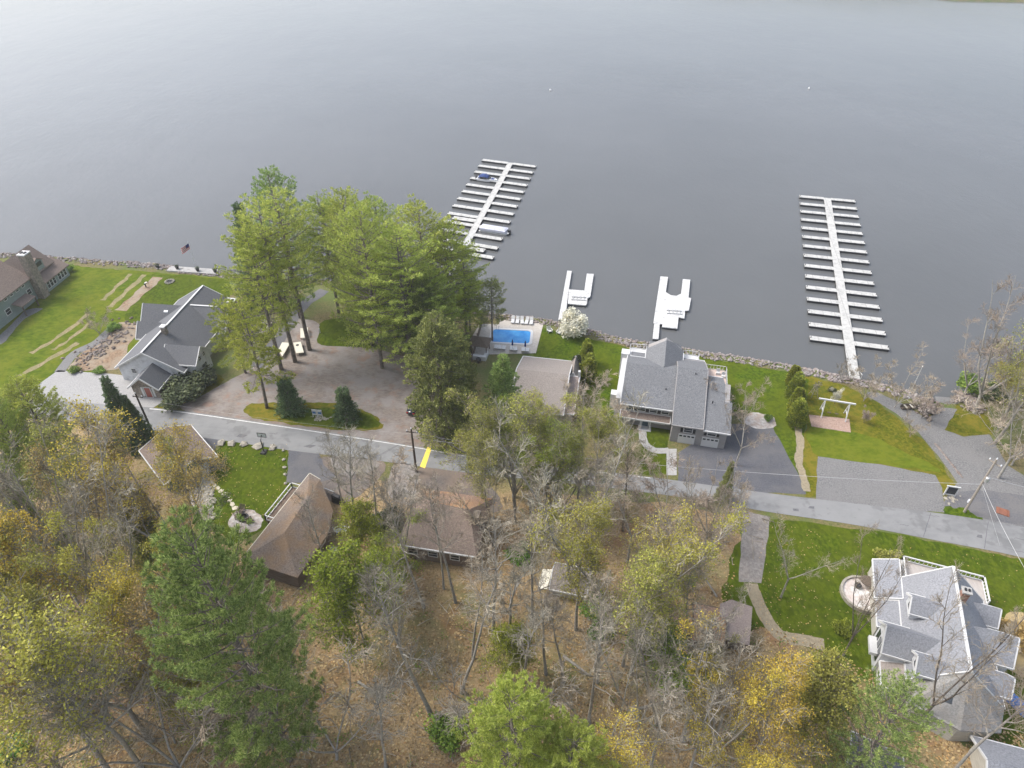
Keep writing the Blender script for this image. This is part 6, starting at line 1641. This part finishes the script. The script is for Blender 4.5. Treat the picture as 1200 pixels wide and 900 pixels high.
def bud(c, br='twig'): return ('bark_grey', br, c)
SH_, SD_, SW_, SP_ = (('bark_dark', 'twig', q) for q in ('l_shrub', 'l_shrubdark', 'l_white', 'l_pink'))

# the pine grove by the marina
for a in (
 ('pine_a', PM_, 352, 372, 199, 'tallest blue green pine of the grove, standing at its lake-side left end', 0.8),
 ('spruce', PD_, 308, 352, 238, 'dark narrow spruce at the left end of the pine grove by the lake', 0.9),
 ('pine_b', PX_, 330, 433, 268, 'yellow green pine in front of the tall blue green pine, trunk nearest the lot', .95),
 ('pine_c', PL_, 346, 424, 236, 'light green pine whose bare trunk stands between the two large cream panels', .95),
 ('pine_c', PL_, 363, 410, 224, 'light green pine whose trunk stands beside the two narrow cream panels', .95),
 ('pine_b', PL_, 397, 366, 226, 'light green pine left of grove centre nearest the lake track', .85),
 ('pine_a', PL_, 426, 385, 222, 'feathery light green pine at the centre of the grove skyline', .80),
 ('pine_a', PL_, 457, 375, 232, 'pale green pine behind the grove centre beside the water', 1.0),
 ('pine_a', PL_, 448, 431, 240, 'full mid green pine at the back edge of the parking lot', .82),
 ('pine_a', PL_, 504, 400, 238, 'light green pine right of the grove centre', 1.0),
 ('pine_a', PL_, 482, 432, 268, 'broad green pine with dark gaps above the lot right corner', 1.1),
 ('pine_a', PX_, 529, 402, 262, 'yellowish pine at the right shoulder of the grove', 1.0),
 ('pine_b', PL_, 547, 392, 284, 'thin green pine near the marina dock landing', 1.05),
 ('pine_a', PL_, 551, 388, 318, 'short bright green pine between the grove and the pool', .95),
 ('pine_b', PO_, 577, 399, 326, 'small olive pine overhanging the shore left of the pool terrace', 1.0),
 ('pine_a', PM_, 470, 412, 300, 'lower mid green pine filling the grove between the two back edge pines', 1.3),
 ('pine_a', PL_, 512, 425, 318, 'lower light green pine left of the dark olive conifer', 1.2),
 ('pine_b', PL_, 408, 362, 234, 'light green pine behind the feathery centre pine', 1.0),
 ('pine_b', PL_, 436, 405, 300, 'low light green pine over the grass at the lot back edge', 1.1),
 ('hemlock', PO_, 503, 432, 330, 'dark olive conifer filling the gap behind the big olive tree', .95),
 ('pine_sparse', PX_, 313, 478, 352, 'leaning lime green pine on the grass island beside the road', .92),
 ('pine_sparse', PX_, 288, 437, 352, 'lime green pine covering the right side of the white house', 1.0),
 ('hemlock', PO_, 521, 510, 372, 'big olive green conifer beside the black car', 1.0),
 ('hemlock', PO_, 541, 486, 392, 'second olive conifer touching the right side of the biggest olive one', .85),
 ('pine_young', PM_, 590, 498, 417, 'bright green round pine in front of the pool house', 1.1),
): tree(a[0], a[1], a[2], a[3], a[4], a[5], a[6], name='pine_tree' if 'pine' in a[0] else 'conifer_tree', group='pines of the lakeside grove')
tree('spruce_small', PD_, 342, 482, 447, 'small dark spruce left of the sign on the grass island', 1.05, 'spruce_tree')
tree('spruce_small', PD_, 407, 491, 458, 'small dark spruce right of the sign on the grass island', 1.05, 'spruce_tree')
tree('spruce', PD_, 158, 520, 442, 'dark pointed spruce left of the leaning left utility pole', .95, 'spruce_tree')
tree('spruce', PD_, 172, 524, 464, 'shorter dark spruce pressed against the left utility pole', .95, 'spruce_tree')
CE = ('bark_dark', 'twig', 'n_cedar')
for u, v, h, w, lb, k_ in ((932, 498, 5.2, 1.15, 'cedar column nearest the footpath in the row beside the swing', 'column_b'), (930, 482, 5.0, 1.15, 'second cedar column from the footpath in the row beside the swing', 'column'),
                       (928, 466, 4.8, 1.2, 'third cedar column from the footpath, beside the lawn windmill', 'column_b'), (927, 451, 4.2, 1.2, 'lake-side last cedar column of the row by the lawn windmill', 'column'),
                       (687, 446, 5.2, 1.3, 'yellow green cedar nearer the pool house porch', 'column_b'), (688, 427, 5.0, 1.3, 'yellow green cedar nearer the blossoming tree', 'column')):
    tree(k_, CE, u, v, 0, lb, w*1.25, 'cedar', h=h*1.12)
tree('column', SD_, 674, 440, 0, 'darker cedar left of the two yellow green cedars by the pool house', 1.3, 'cedar', h=4.8)
tree('blossom', SW_, 671, 392, 361, 'white blossoming tree at the shore beside the h-shaped jetty', 1.05, 'blossom_tree')
tree('spruce', PO_, 846, 586, 541, 'young evergreen at the roadside below the dark driveway', 0.75, 'conifer_tree')
# right shore
tree('vase_a', ('bark_grey', 'twig_brown', 'twig'), 1142, 484, 348, 'tallest brown twigged bare tree on the right shore', 1.0, 'budding_tree')
tree('bud_a', ('bark_grey', 'twig', 'l_olive'), 1165, 520, 385, 'olive budding tree before the tallest bare tree on the right shore', .9, 'budding_tree')
tree('vase_a', BG, 1170, 560, 440, 'pale bare tree at the right edge over the gravel drive', .7, 'bare_tree')
tree('bud_b', bud('l_olive', 'twig_brown'), 1172, 500, 358, 'pale budding tree at the right edge beside the tallest bare tree of the right shore', .9, 'budding_tree')
tree('vase_b', BB, 1128, 466, 402, 'lower spreading bare tree over the water left of the tallest right shore tree', 1.1, 'bare_tree')
tree('brush', BB, 1168, 505, 462, 'grey brushy thicket tree above the grass triangle at right', 1.3, 'bare_tree')
tree('brush', BB, 1185, 545, 490, 'grey brushy thicket tree at the right edge of the gravel drive', 1.4, 'bare_tree')
tree('leafbrush', bud('l_gold'), 1178, 470, 430, 'golden budding bush at the right edge beneath the shore trees', 1.0, 'bush')
tree('shrub_b', SH_, 1138, 457, 0, 'dark green rounded bush at the shore right of the boat ramp', 1.6, 'bush', 'bush', h=2.3)
tree('shrub_b', SD_, 1160, 463, 0, 'dull green bush behind the rubble bank right of the boat ramp', 1.5, 'bush', 'bush', h=2.3)
tree('brush', BB, 1012, 470, 424, 'bare brown bush left of the dock landing path', 1.1, 'bush', 'bush', k=.8)
tree('brush', BB, 1048, 478, 428, 'small bare tree on the path edge left of the bare flagpole', 1.0, 'bare_tree')
tree('brush', BD, 1080, 490, 455, 'twisted dark bare tree in the rubble heap left of the ramp', .9, 'bare_tree')
tree('brush', BD, 1066, 512, 485, 'dark bare sapling on the yellow grass edge of the drive', .9, 'bare_tree')
tree('brush', BG, 985, 447, 425, 'pale bare bush on the shore left of the long right dock', 1.0, 'bush', 'bush')
tree('leafbrush', SP_, 1012, 496, 0, 'pale pinkish blossoming bush right of the swing', .75, 'bush', 'bush', h=2.6)
tree('leafbrush', ('bark_dark', 'twig_brown', 'l_white'), 978, 474, 0, 'small white blossoming tree between windmill and swing', .7, 'blossom_tree', h=3.0)
tree('shrub', SD_, 975, 459, 0, 'low dark bush behind the small white blossoming tree', 1.0, 'bush', 'bush', h=1.0)
tree('shrub_b', SH_, 899, 492, 0, 'rounded green bush on the pale stone patch beside the dark driveway', .8, 'bush', 'bush', h=1.2)
tree('brush', BB, 868, 500, 445, 'bare brown bush against the right wall of the grey house', 1.1, 'bush', 'bush', k=.8)
tree('vase_b', BB, 862, 545, 462, 'bare tree over the dark driveway before the grey house garage', .75, 'bare_tree', k=.9)
# left houses
tree('shrub_b', SH_, 81, 318, 0, 'dark green bush at the corner of the sage house sunroom', 1.0, 'bush', 'bush', h=1.7)
for u, v, h, w, mt, lb in ((210, 470, 3.0, 1.5, SD_, 'large grey green bush right of the white house porch'), (228, 458, 3.2, 1.4, SD_, 'grey green bush behind the larger one beside the white house'), (240, 447, 2.4, 1.4, SD_, 'rounded green bush nearest the gravel track by the white house'),
     (171, 456, 1.5, 1.0, SH_, 'low green bush at the left side of the stone porch'), (133, 386, 1.3, 1.5, SH_, 'low green bush at the top of the rock garden'), (118, 436, 1.0, 1.4, SH_, 'low hedge bush below the rock garden beside white gravel'),
     (88, 436, 1.1, 1.2, SH_, 'low bush left of the white gravel driveway top corner'), (165, 392, 1.2, .8, SD_, 'small dark bush beside the rear wing of the white house')):
    tree('shrub_b' if w > 1.1 else 'shrub', mt, u, v, 0, lb, w, 'bush', 'bush', h=h)
tree('brush', BB, 117, 392, 360, 'bare brownish bush between the garden beds and rock garden', 1.2, 'bush', 'bush', k=.8)
tree('spruce_small', PD_, 16, 470, 0, 'small dark evergreen at the lower left of the pale lawn', 1.2, 'conifer_tree', h=2.5)

# left wood
for a in (
 ('pine_full', PL_, 86, 565, 445, 'broad light green pine at the left edge above the grey bare crowns', .85, 'pine_tree'),
 ('pine_a', PL_, 45, 545, 462, 'light green pine cut by the left edge beside the white gravel', 1.0, 'pine_tree'),
 ('pine_full', PL_, 62, 590, 470, 'light green pine overlapping the lower side of the broad one at the left edge', .7, 'pine_tree'),
 ('pine_a', PL_, 36, 610, 500, 'lowest light green pine crown at the left edge above the grey twigs', .8, 'pine_tree'),
 ('pine_young', PM_, 80, 680, 575, 'green pine at the left edge below the grey bare crowns', .9, 'pine_tree'),
 ('bud_a', bud('l_gold'), 178, 668, 478, 'golden budding tree left of the dark spruces, tallest of the left wood', .9, 'budding_tree'),
 ('bud_c', bud('l_olive'), 120, 640, 500, 'olive budding tree behind the grey crowns of the left wood', .9, 'budding_tree'),
 ('bud_b', bud('l_orange'), 232, 690, 520, 'orange brown budding tree in front of the teal garage', .75, 'budding_tree'),
 ('vase_a', BG, 138, 712, 520, 'large grey bare tree with dense pale crown in the left wood', .8, 'bare_tree'),
 ('bare_a', BG, 92, 690, 508, 'grey bare tree at the left of the dense pale crowns', .9, 'bare_tree'),
 ('vase_b', BG, 172, 760, 588, 'grey bare tree with whitish branches below the densest pale crown', .75, 'bare_tree'),
 ('hemlock', PO_, 190, 668, 590, 'dark olive conifer in the shade of the left wood centre', .9, 'conifer_tree'),
 ('leafbrush', bud('l_shrub'), 252, 700, 640, 'green brushy bush between the orange tree and front pine', 1.0, 'bush'),
 ('bud_b', bud('l_yellow'), 145, 796, 645, 'yellow budding tree with dark trunk in the lower left wood', .75, 'budding_tree'),
 ('bud_a', bud('l_gold'), 190, 812, 680, 'gold budding tree just left of the big front pine', .9, 'budding_tree'),
 ('bud_b', bud('l_orange'), 178, 868, 690, 'bright orange budding tree in the lower left wood', .75, 'budding_tree'),
 ('bud_a', bud('l_yellow'), 98, 850, 665, 'pale yellow budding tree at lower left beside the orange one', .9, 'budding_tree'),
 ('bud_b', bud('l_olive'), 60, 830, 640, 'olive yellow budding tree near the left edge under the green pine', .7, 'budding_tree'),
 ('bud_a', bud('l_yellow'), 140, 925, 740, 'yellow budding tree at the bottom left corner', 1.0, 'budding_tree'),
 ('bare_b', BG, 165, 900, 720, 'thin grey bare tree rising among the yellow crowns at lower left', .9, 'bare_tree'),
 ('pine_full', PM_, 340, 890, 622, 'huge bright green pine in the foreground left of centre', .64, 'pine_tree'),
 ('brush', BG, 205, 870, 800, 'low grey bare sapling beside the fallen log', 1.0, 'bare_tree'),
 ('leafbrush', bud('l_olive'), 236, 838, 780, 'small olive brushy sapling above the fallen log', 1.0, 'bush'),
): tree(a[0], a[1], a[2], a[3], a[4], a[5], a[6], name=a[7])
# centre wood
for a in (
 ('bare_b', BG, 419, 641, 500, 'grey bare tree with dark trunk behind the mossy brown house', .9, 'bare_tree'),
 ('bare_c', BG, 444, 628, 512, 'second grey bare tree right of the dark trunked one by the brown driveway', .9, 'bare_tree'),
 ('slim', BG, 470, 660, 540, 'slim bare tree at the left corner of the wood cabin', 1.1, 'bare_tree'),
 ('slim', BB, 534, 706, 560, 'slim dark bare tree in front of the wood cabin roof', 1.1, 'bare_tree'),
 ('leafy', bud('l_green'), 436, 660, 596, 'small fresh green tree between the mossy house and the wood cabin', .9, 'leafy_tree'),
 ('leafy', bud('l_green'), 428, 755, 655, 'fresh green leafing tree right of the big front pine', .9, 'leafy_tree'),
 ('leafbrush', bud('l_green'), 458, 700, 650, 'low fresh green bush below the wood cabin left corner', 1.1, 'bush'),
 ('bare_b', BG, 506, 838, 652, 'grey bare tree with long clear trunk in the middle of the leafy clearing', .8, 'bare_tree'),
 ('slim', BG, 541, 812, 640, 'slim bare trunk right of the long clear trunk in the clearing', 1.0, 'bare_tree'),
 ('slim', BB, 554, 772, 625, 'thinnest bare trunk behind the slim one in the clearing', .9, 'bare_tree'),
 ('bare_c', BG, 578, 738, 590, 'bare tree with twiggy grey crown right of the wood cabin', .9, 'bare_tree'),
 ('slim', BG, 596, 762, 600, 'slim bare tree just right of the twiggy grey crown by the cabin', 1.2, 'bare_tree'),
 ('leafy', bud('l_green'), 596, 796, 735, 'small bright green tree in the clearing below the grey shed', .8, 'leafy_tree'),
 ('bare_a', BG, 622, 735, 590, 'grey bare tree directly left of the white panelled grey shed', .8, 'bare_tree'),
 ('vase_a', BG, 662, 690, 492, 'great pale bare tree with sweeping limbs above the grey shed', .8, 'bare_tree'),
 ('bud_a', bud('l_green'), 640, 620, 492, 'yellow green budding tree behind the great pale bare tree', .7, 'budding_tree'),
 ('bud_b', bud('l_olive', 'twig_brown'), 602, 582, 470, 'grey green twiggy tree at the road edge right of the olive conifers', 1.1, 'budding_tree'),
 ('bud_c', bud('l_olive', 'twig_brown'), 620, 590, 462, 'olive budding tree before the pool house front', .9, 'budding_tree'),
 ('bud_b', bud('l_olive', 'twig_brown'), 640, 588, 480, 'wide olive brown budding tree right of the pool house', 0.65, 'budding_tree'),
 ('vase_b', BB, 676, 592, 478, 'brown twiggy bare tree below the cedars', .7, 'bare_tree'),
 ('brush', BB, 690, 500, 448, 'dense brown bush between the cedars and the pool house porch', 1.2, 'bush'),
 ('leafbrush', bud('l_olive', 'twig_brown'), 704, 530, 486, 'olive brushy bush at the left of the grey house', .85, 'bush'),
 ('bare_a', BD, 730, 622, 505, 'dark vine covered bare tree at the road below the grey house', .75, 'bare_tree'),
 ('vase_b', BG, 688, 640, 520, 'pale bare tree leaning right of the great pale one', .7, 'bare_tree'),
 ('bud_b', bud('l_yellow'), 710, 752, 590, 'largest yellow budding tree in the middle of the wood', .8, 'budding_tree'),
 ('bud_a', bud('l_yellow'), 675, 738, 600, 'yellow budding tree left of the largest yellow one', .85, 'budding_tree'),
 ('bud_a', bud('l_yellow'), 759, 738, 590, 'yellow budding tree right of the largest yellow one', .85, 'budding_tree'),
 ('bud_c', bud('l_olive', 'twig_brown'), 739, 790, 640, 'olive budding tree in front of the yellow ones', .9, 'budding_tree'),
 ('vase_a', BB, 812, 690, 555, 'brown bare tree at the gravel lane top beside the road', .62, 'bare_tree'),
 ('vase_b', BB, 795, 690, 585, 'brown bare tree left of the gravel lane', .65, 'bare_tree'),
 ('bare_a', BG, 690, 848, 705, 'pale bare tree with forked whitish branches in the lower wood', .8, 'bare_tree'),
 ('vase_b', BG, 745, 868, 752, 'whitish branched low bare tree in the lower wood, right of the forked one', .65, 'bare_tree'),
 ('bare_b', BG, 700, 800, 670, 'grey bare tree above the whitish branched one', .8, 'bare_tree'),
 ('bare_c', BG, 800, 868, 715, 'grey bare tree with leaning trunk below the pink tub', .9, 'bare_tree'),
 ('slim', BG, 660, 800, 690, 'slim grey bare tree left of the forked pale one', 1.2, 'bare_tree'),
 ('slim', BG, 770, 850, 720, 'slim grey bare tree between the whitish branched and leaning ones', 1.2, 'bare_tree'),
 ('leafbrush', bud('l_shrub'), 765, 800, 745, 'fresh green brushy bush left of the pink tub', 1.1, 'bush'),
 ('leafbrush', bud('l_olive'), 822, 800, 770, 'olive brushy tree below the mauve shed', 1.0, 'bush'),
 ('bud_b', bud('l_gold'), 832, 905, 800, 'gold budding tree at the bottom right of the wood', 0.8, 'budding_tree'),
 ('bud_a', bud('l_gold'), 879, 905, 795, 'yellow budding tree below the curved garden path', 0.95, 'budding_tree'),
 ('bud_b', bud('l_gold'), 815, 845, 795, 'gold budding tree nearest below the mauve shed lawn', .6, 'budding_tree'),
 ('bud_a', bud('l_gold'), 719, 965, 860, 'gold crown at the bottom edge right of centre', .9, 'budding_tree'),
 ('bare_a', BG, 797, 930, 790, 'grey bare tree at the bottom edge left of the gold crowns', .8, 'bare_tree'),
 ('pine_full', PL_, 600, 970, 812, 'bright green pine top at the bottom centre edge', 0.72, 'pine_tree'),
 ('pine_full', PL_, 658, 990, 862, 'lower green pine top right of the bottom centre one', 0.72, 'pine_tree'),
 ('brush', BG, 395, 890, 800, 'pale grey bare sapling in the clearing right of the front pine', 1.0, 'bare_tree'),
 ('slim', BG, 452, 900, 780, 'slim grey sapling at the bottom of the clearing', 1.0, 'bare_tree'),
 ('vase_b', BG, 915, 700, 622, 'spreading pale bare tree on the lawn beside the curved garden path', 0.7, 'bare_tree'),
 ('vase_b', BD, 988, 768, 655, 'dark bare tree rising left of the round patio', 0.45, 'bare_tree'),
 ('vase_a', BD, 1072, 850, 690, 'dark bare tree standing against the dormered house roof', .5, 'bare_tree'),
 ('bare_b', BB, 1100, 925, 780, 'brown bare tree below the dormered house near the blue tarpaulin', 0.7, 'bare_tree'),
 ('pine_a', PM_, 985, 925, 806, 'green pine in front of the dormered house', 0.75, 'pine_tree'),
 ('leafy', bud('l_olive'), 930, 880, 795, 'olive leafing tree left of the green pine by the dormered house', .8, 'leafy_tree'),
): tree(a[0], a[1], a[2], a[3], a[4], a[5], a[6], name=a[7], cat='bush' if a[7] == 'bush' else 'tree')
for a in (
 ('bud_b', bud('l_green'), 604, 600, 488, 'fresh green budding tree at the near road edge before the pool house', .75),
 ('bud_a', bud('l_olive'), 648, 606, 500, 'pale olive budding tree at the near road edge left of the vine covered tree', .9),
 ('bud_b', bud('l_olive'), 686, 618, 512, 'pale olive spreading tree right along the near road edge', 0.5),
 ('bud_a', bud('l_olive'), 572, 612, 508, 'olive budding tree right of the wood cabin driveway', .75),
 ('bare_a', BG, 604, 612, 505, 'grey bare tree at the roadside left of the great pale one', .8),
 ('bare_b', BB, 628, 640, 530, 'brown bare tree under the yellow green budding one by the road', .8),
 ('vase_b', BB, 735, 660, 545, 'brown bare tree behind the yellow crowns close to the road', .7),
 ('bare_a', BB, 690, 680, 560, 'brown bare tree left above the yellow crowns', .8),
 ('brush', BB, 780, 612, 560, 'brown roadside brush below the concrete path', 1.4),
 ('brush', BB, 712, 604, 555, 'brown roadside brush under the vine covered tree', 1.4),
 ('brush', BB, 660, 600, 545, 'brown roadside brush below the pool house porch', 1.4),
 ('bare_b', BG, 497, 712, 555, 'grey bare tree screening the wood cabin front at left', .7),
 ('bare_a', BG, 520, 690, 548, 'grey bare tree screening the wood cabin front in the middle', .6),
 ('bare_a', BG, 392, 690, 560, 'grey bare tree right below the mossy brown roof', .7),
 ('vase_a', BB, 826, 640, 556, 'brown bare tree bordering the gravel lane nearest the road', .85),
 ('vase_b', BB, 806, 684, 596, 'brown bare tree bordering the gravel lane left of its lower end', .8),
 ('brush', BB, 850, 628, 590, 'brown brush at the left edge of the gravel lane by the road', 1.3),
 ('bud_c', bud('l_gold'), 246, 640, 503, 'golden olive budding tree screening the left side of the teal garage', .9),
 ('bud_c', bud('l_olive'), 232, 612, 512, 'olive budding tree between the golden crown and the teal garage', .8),
 ('bud_a', bud('l_olive'), 566, 604, 480, 'tall pale olive budding tree at the near road edge right of the yellow crossing', .8),
 ('bud_c', bud('l_olive'), 622, 600, 462, 'tallest pale olive budding tree at the road before the pool house', .95),
 ('bare_a', BB, 655, 596, 476, 'tall brown bare tree at the road before the pool house porch', .8),
 ('bare_c', BB, 765, 700, 585, 'slender brown bare tree inside the yellow crowns', .9),
 ('bare_a', BG, 730, 780, 655, 'grey bare tree left of the olive budding one in mid wood', .8),
 ('vase_a', BG, 785, 800, 680, 'grey bare tree with many stems above the pink tub', .6),
 ('bare_b', BG, 640, 790, 660, 'grey bare tree below the white panelled shed', .8),
 ('slim', BG, 612, 800, 660, 'slim grey bare trunk below left of the white panelled shed', 1.2),
 ('vase_b', BG, 705, 905, 790, 'grey many branched bare tree at the bottom, left of the gold crown', .6),
 ('bare_c', BG, 760, 910, 780, 'grey bare tree above the gold crown at the bottom edge', .9),
 ('bare_a', BG, 838, 870, 745, 'grey bare tree between the leaning trunk and the gold crowns', .7),
 ('bare_b', BB, 800, 760, 640, 'brown bare tree in front of the rust roofed shed', .7),
 ('vase_a', BG, 112, 745, 575, 'grey bare tree below the densest pale crowns at left', .75),
 ('vase_b', BG, 100, 670, 530, 'pale twiggy bare tree right of the left edge pines', .75),
 ('bud_b', bud('l_yellow'), 215, 760, 625, 'yellow budding tree above the fallen log', .6),
 ('bud_c', bud('l_gold'), 100, 780, 610, 'gold budding tree above the yellow crowns at far left', .9),
 ('brush', BB, 215, 905, 800, 'orange brown brush left of the front pine trunk', 1.2),
 ('brush', BG, 600, 870, 790, 'grey bare sapling above the green pine tops', 1.1),
 ('bare_a', BG, 405, 605, 500, 'pale twiggy bare tree over the brown driveway', .7),
 ('brush', BB, 462, 600, 545, 'brown brush between the two brown driveways', 1.1),
 ('brush', BB, 578, 640, 570, 'brown brush at the right corner of the wood cabin', 1.2),
): tree(a[0], a[1], a[2], a[3], a[4], a[5], a[6], name='budding_tree' if a[0].startswith('bud') else 'bush' if a[0] == 'leafbrush' else 'bare_tree')
for u, v, h, w, mt, lb in ((523, 862, 2.6, 1.1, SH_, 'dense round green bush beside the long clear trunk'), (1040, 657, 1.6, 1.4, bud('l_olive'), 'olive bush behind the far corner of the dormered house'), (1192, 748, 2.4, 1.3, bud('l_orange'), 'orange leaved bush right of the dormered house'),
     (700, 718, 2.2, 1.2, SH_, 'green bush below the grey shed in the wood'), (702, 745, 1.6, 1.2, SH_, 'smaller green bush right below the shed bush'), (455, 618, 2.4, 1.4, SD_, 'dark bush at the wood cabin left wall'), (985, 740, 1.6, 1.0, bud('l_green'), 'bright yellow green bush at the end of the curved garden path'),
     (12, 880, 2.0, 1.5, SH_, 'green bush at the lower left edge above the corner'), (610, 655, 2.0, 1.2, SH_, 'green bush under the great pale bare tree')):
    tree('shrub_b', mt, u, v, 0, lb, w, 'bush', 'bush', h=h)
# fallen log
a, c = W(186, 803), W(232, 787)
b = MB(); b.tube([a+UP*.3, a.lerp(c, .5)+UP*.4, c+UP*.45], [.22, .3, .34], 9); tag(b.build('fallen_log', M['bark_dark']), 'dark fallen log on the brown leaves left of the front pine', 'log')
for (u0, v0, u1, v1, r_, lb) in ((560, 858, 596, 846, .22, 'grey fallen log right of the slim trunks in the clearing'), (420, 800, 452, 822, .18, 'short fallen log in the clearing right of the front pine'), (660, 770, 690, 792, .2, 'fallen log among the pale bare trees below the white panelled shed'), (735, 835, 785, 822, .2, 'long fallen log beside the whitish branched tree')):
    a, c = W(u0, v0), W(u1, v1); b = MB(); b.tube([a+UP*.2, a.lerp(c, .5)+UP*.25, c+UP*.2], [r_, r_*.9, r_*.6], 8); tag(b.build('fallen_log', M['bark_grey']), lb, 'log')
a, c = W(812, 668), W(840, 700)
b = MB(); b.tube([a+UP*1.2, a.lerp(c, .5)+UP*.9, c+UP*.1], [.06, .1, .13], 7); tag(b.build('fallen_branch', M['bark_grey']), 'pale fallen branch left of the gravel lane end', 'branch')

# brush and sprouts on the floor of the wood: nobody could count them
rr = random.Random(77)
b = MB(); k = 0
while k < 1100:
    u = rr.uniform(-60, 1000); v = 580+330*rr.random()**.8
    if not inside(u, v): continue
    if 355 < u < 590 and v < 690: continue
    k += 1; p = W(u, v)
    for _ in range(9):
        a = rr.uniform(0, 6.28); t = rr.uniform(.2, .9); L = rr.uniform(.5, 2.0)
        d = Vector((cos(a)*t, sin(a)*t, 1)).normalized(); q = p+Vector((rr.gauss(0, .3), rr.gauss(0, .3), 0)); m = q+d*L*.55+Vector((rr.gauss(0, .1), rr.gauss(0, .1), 0))
        b.tube([q, m, q+d*L+Vector((rr.gauss(0, .2), rr.gauss(0, .2), 0))], [.014, .011, .006], 3, False)
tag(b.build('brushwood', M['twig']), 'low grey brushwood scattered over the floor of the wood', 'undergrowth', kind='stuff')
b = MB(); k = 0
while k < 420:
    u = rr.uniform(-60, 1000); v = 580+330*rr.random()**.8
    if not inside(u, v): continue
    if 355 < u < 590 and v < 690: continue
    k += 1; p = W(u, v); s = rr.uniform(.3, .9)
    for _ in range(int(40*s)): leafq(b, p+Vector((rr.gauss(0, s*.5), rr.gauss(0, s*.5), abs(rr.gauss(.1, s*.3)))), rr.uniform(.06, .13), rr)
tag(b.build('undergrowth', M['l_shrub']), 'green ground plants sprouting over the floor of the wood', 'undergrowth', kind='stuff')
# grass blades on the lawns near the camera
b = MB()
for u0, u1, v0, v1, n in ((232, 338, 520, 625, 7000), (905, 1240, 615, 860, 16000), (800, 945, 420, 560, 5000), (945, 1110, 450, 560, 6000), (632, 730, 388, 470, 3000)):
    pass

# ------------------------------------------------------------------ light, sky, camera
SUN_EL, SUN_AZ = 50, -74      # degrees; azimuth measured from +y towards +x
w = bpy.data.worlds.new('World'); scene.world = w; w.use_nodes = True
nt = w.node_tree; bg = nt.nodes['Background']
sky = nt.nodes.new('ShaderNodeTexSky'); sky.sky_type = 'NISHITA'; sky.sun_disc = False
sky.sun_elevation = R(SUN_EL); sky.sun_rotation = R(SUN_AZ); sky.air_density = 1.0; sky.dust_density = 3.5; sky.ozone_density = 1.0
hs = nt.nodes.new('ShaderNodeHueSaturation'); hs.inputs['Saturation'].default_value = 0.62
nt.links.new(sky.outputs['Color'], hs.inputs['Color']); nt.links.new(hs.outputs['Color'], bg.inputs['Color'])
bg.inputs['Strength'].default_value = 0.15
sl = bpy.data.lights.new('sun', 'SUN'); sl.energy = 1.5; sl.angle = R(20); sl.color = (1, .965, .92)
so = bpy.data.objects.new('sun', sl); COL.objects.link(so)
sd = Vector((sin(R(SUN_AZ))*cos(R(SUN_EL)), cos(R(SUN_AZ))*cos(R(SUN_EL)), sin(R(SUN_EL))))
so.rotation_euler = sd.to_track_quat('Z', 'Y').to_euler(); so.location = sd*300
# the pale air over the lake
b = MB(); b.box(ID, -1500, 1500, -260, 1900, -2.0, 92.0)
m = bpy.data.materials.new('haze'); m.use_nodes = True; ht = m.node_tree
ht.nodes.remove(ht.nodes['Principled BSDF']); pv = ht.nodes.new('ShaderNodeVolumePrincipled')
pv.inputs['Color'].default_value = (.93, .95, 1.0, 1); pv.inputs['Density'].default_value = 0.00021; pv.inputs['Anisotropy'].default_value = 0.2
ht.links.new(pv.outputs[0], ht.nodes['Material Output'].inputs['Volume'])
hz = b.build('haze', m); hz['kind'] = 'stuff'; hz['label'] = 'pale haze in the air over the lake'; hz['category'] = 'haze'
scene.cycles.volume_bounces = 1
cam = bpy.data.cameras.new('camera'); co = bpy.data.objects.new('camera', cam); COL.objects.link(co)
cam.sensor_width = 36; cam.lens = 24; cam.clip_end = 9000; cam.clip_start = 1
co.location = (0, 0, CAMH); co.rotation_euler = (R(90)-PITCH, 0, 0)
scene.camera = co
vs = scene.view_settings; vs.view_transform = 'Standard'; vs.look = 'None'; vs.exposure = 1.02; vs.gamma = 1; vs.use_curve_mapping = False
scene.cycles.max_bounces = 5; scene.cycles.diffuse_bounces = 3; scene.cycles.glossy_bounces = 2; scene.cycles.transmission_bounces = 2
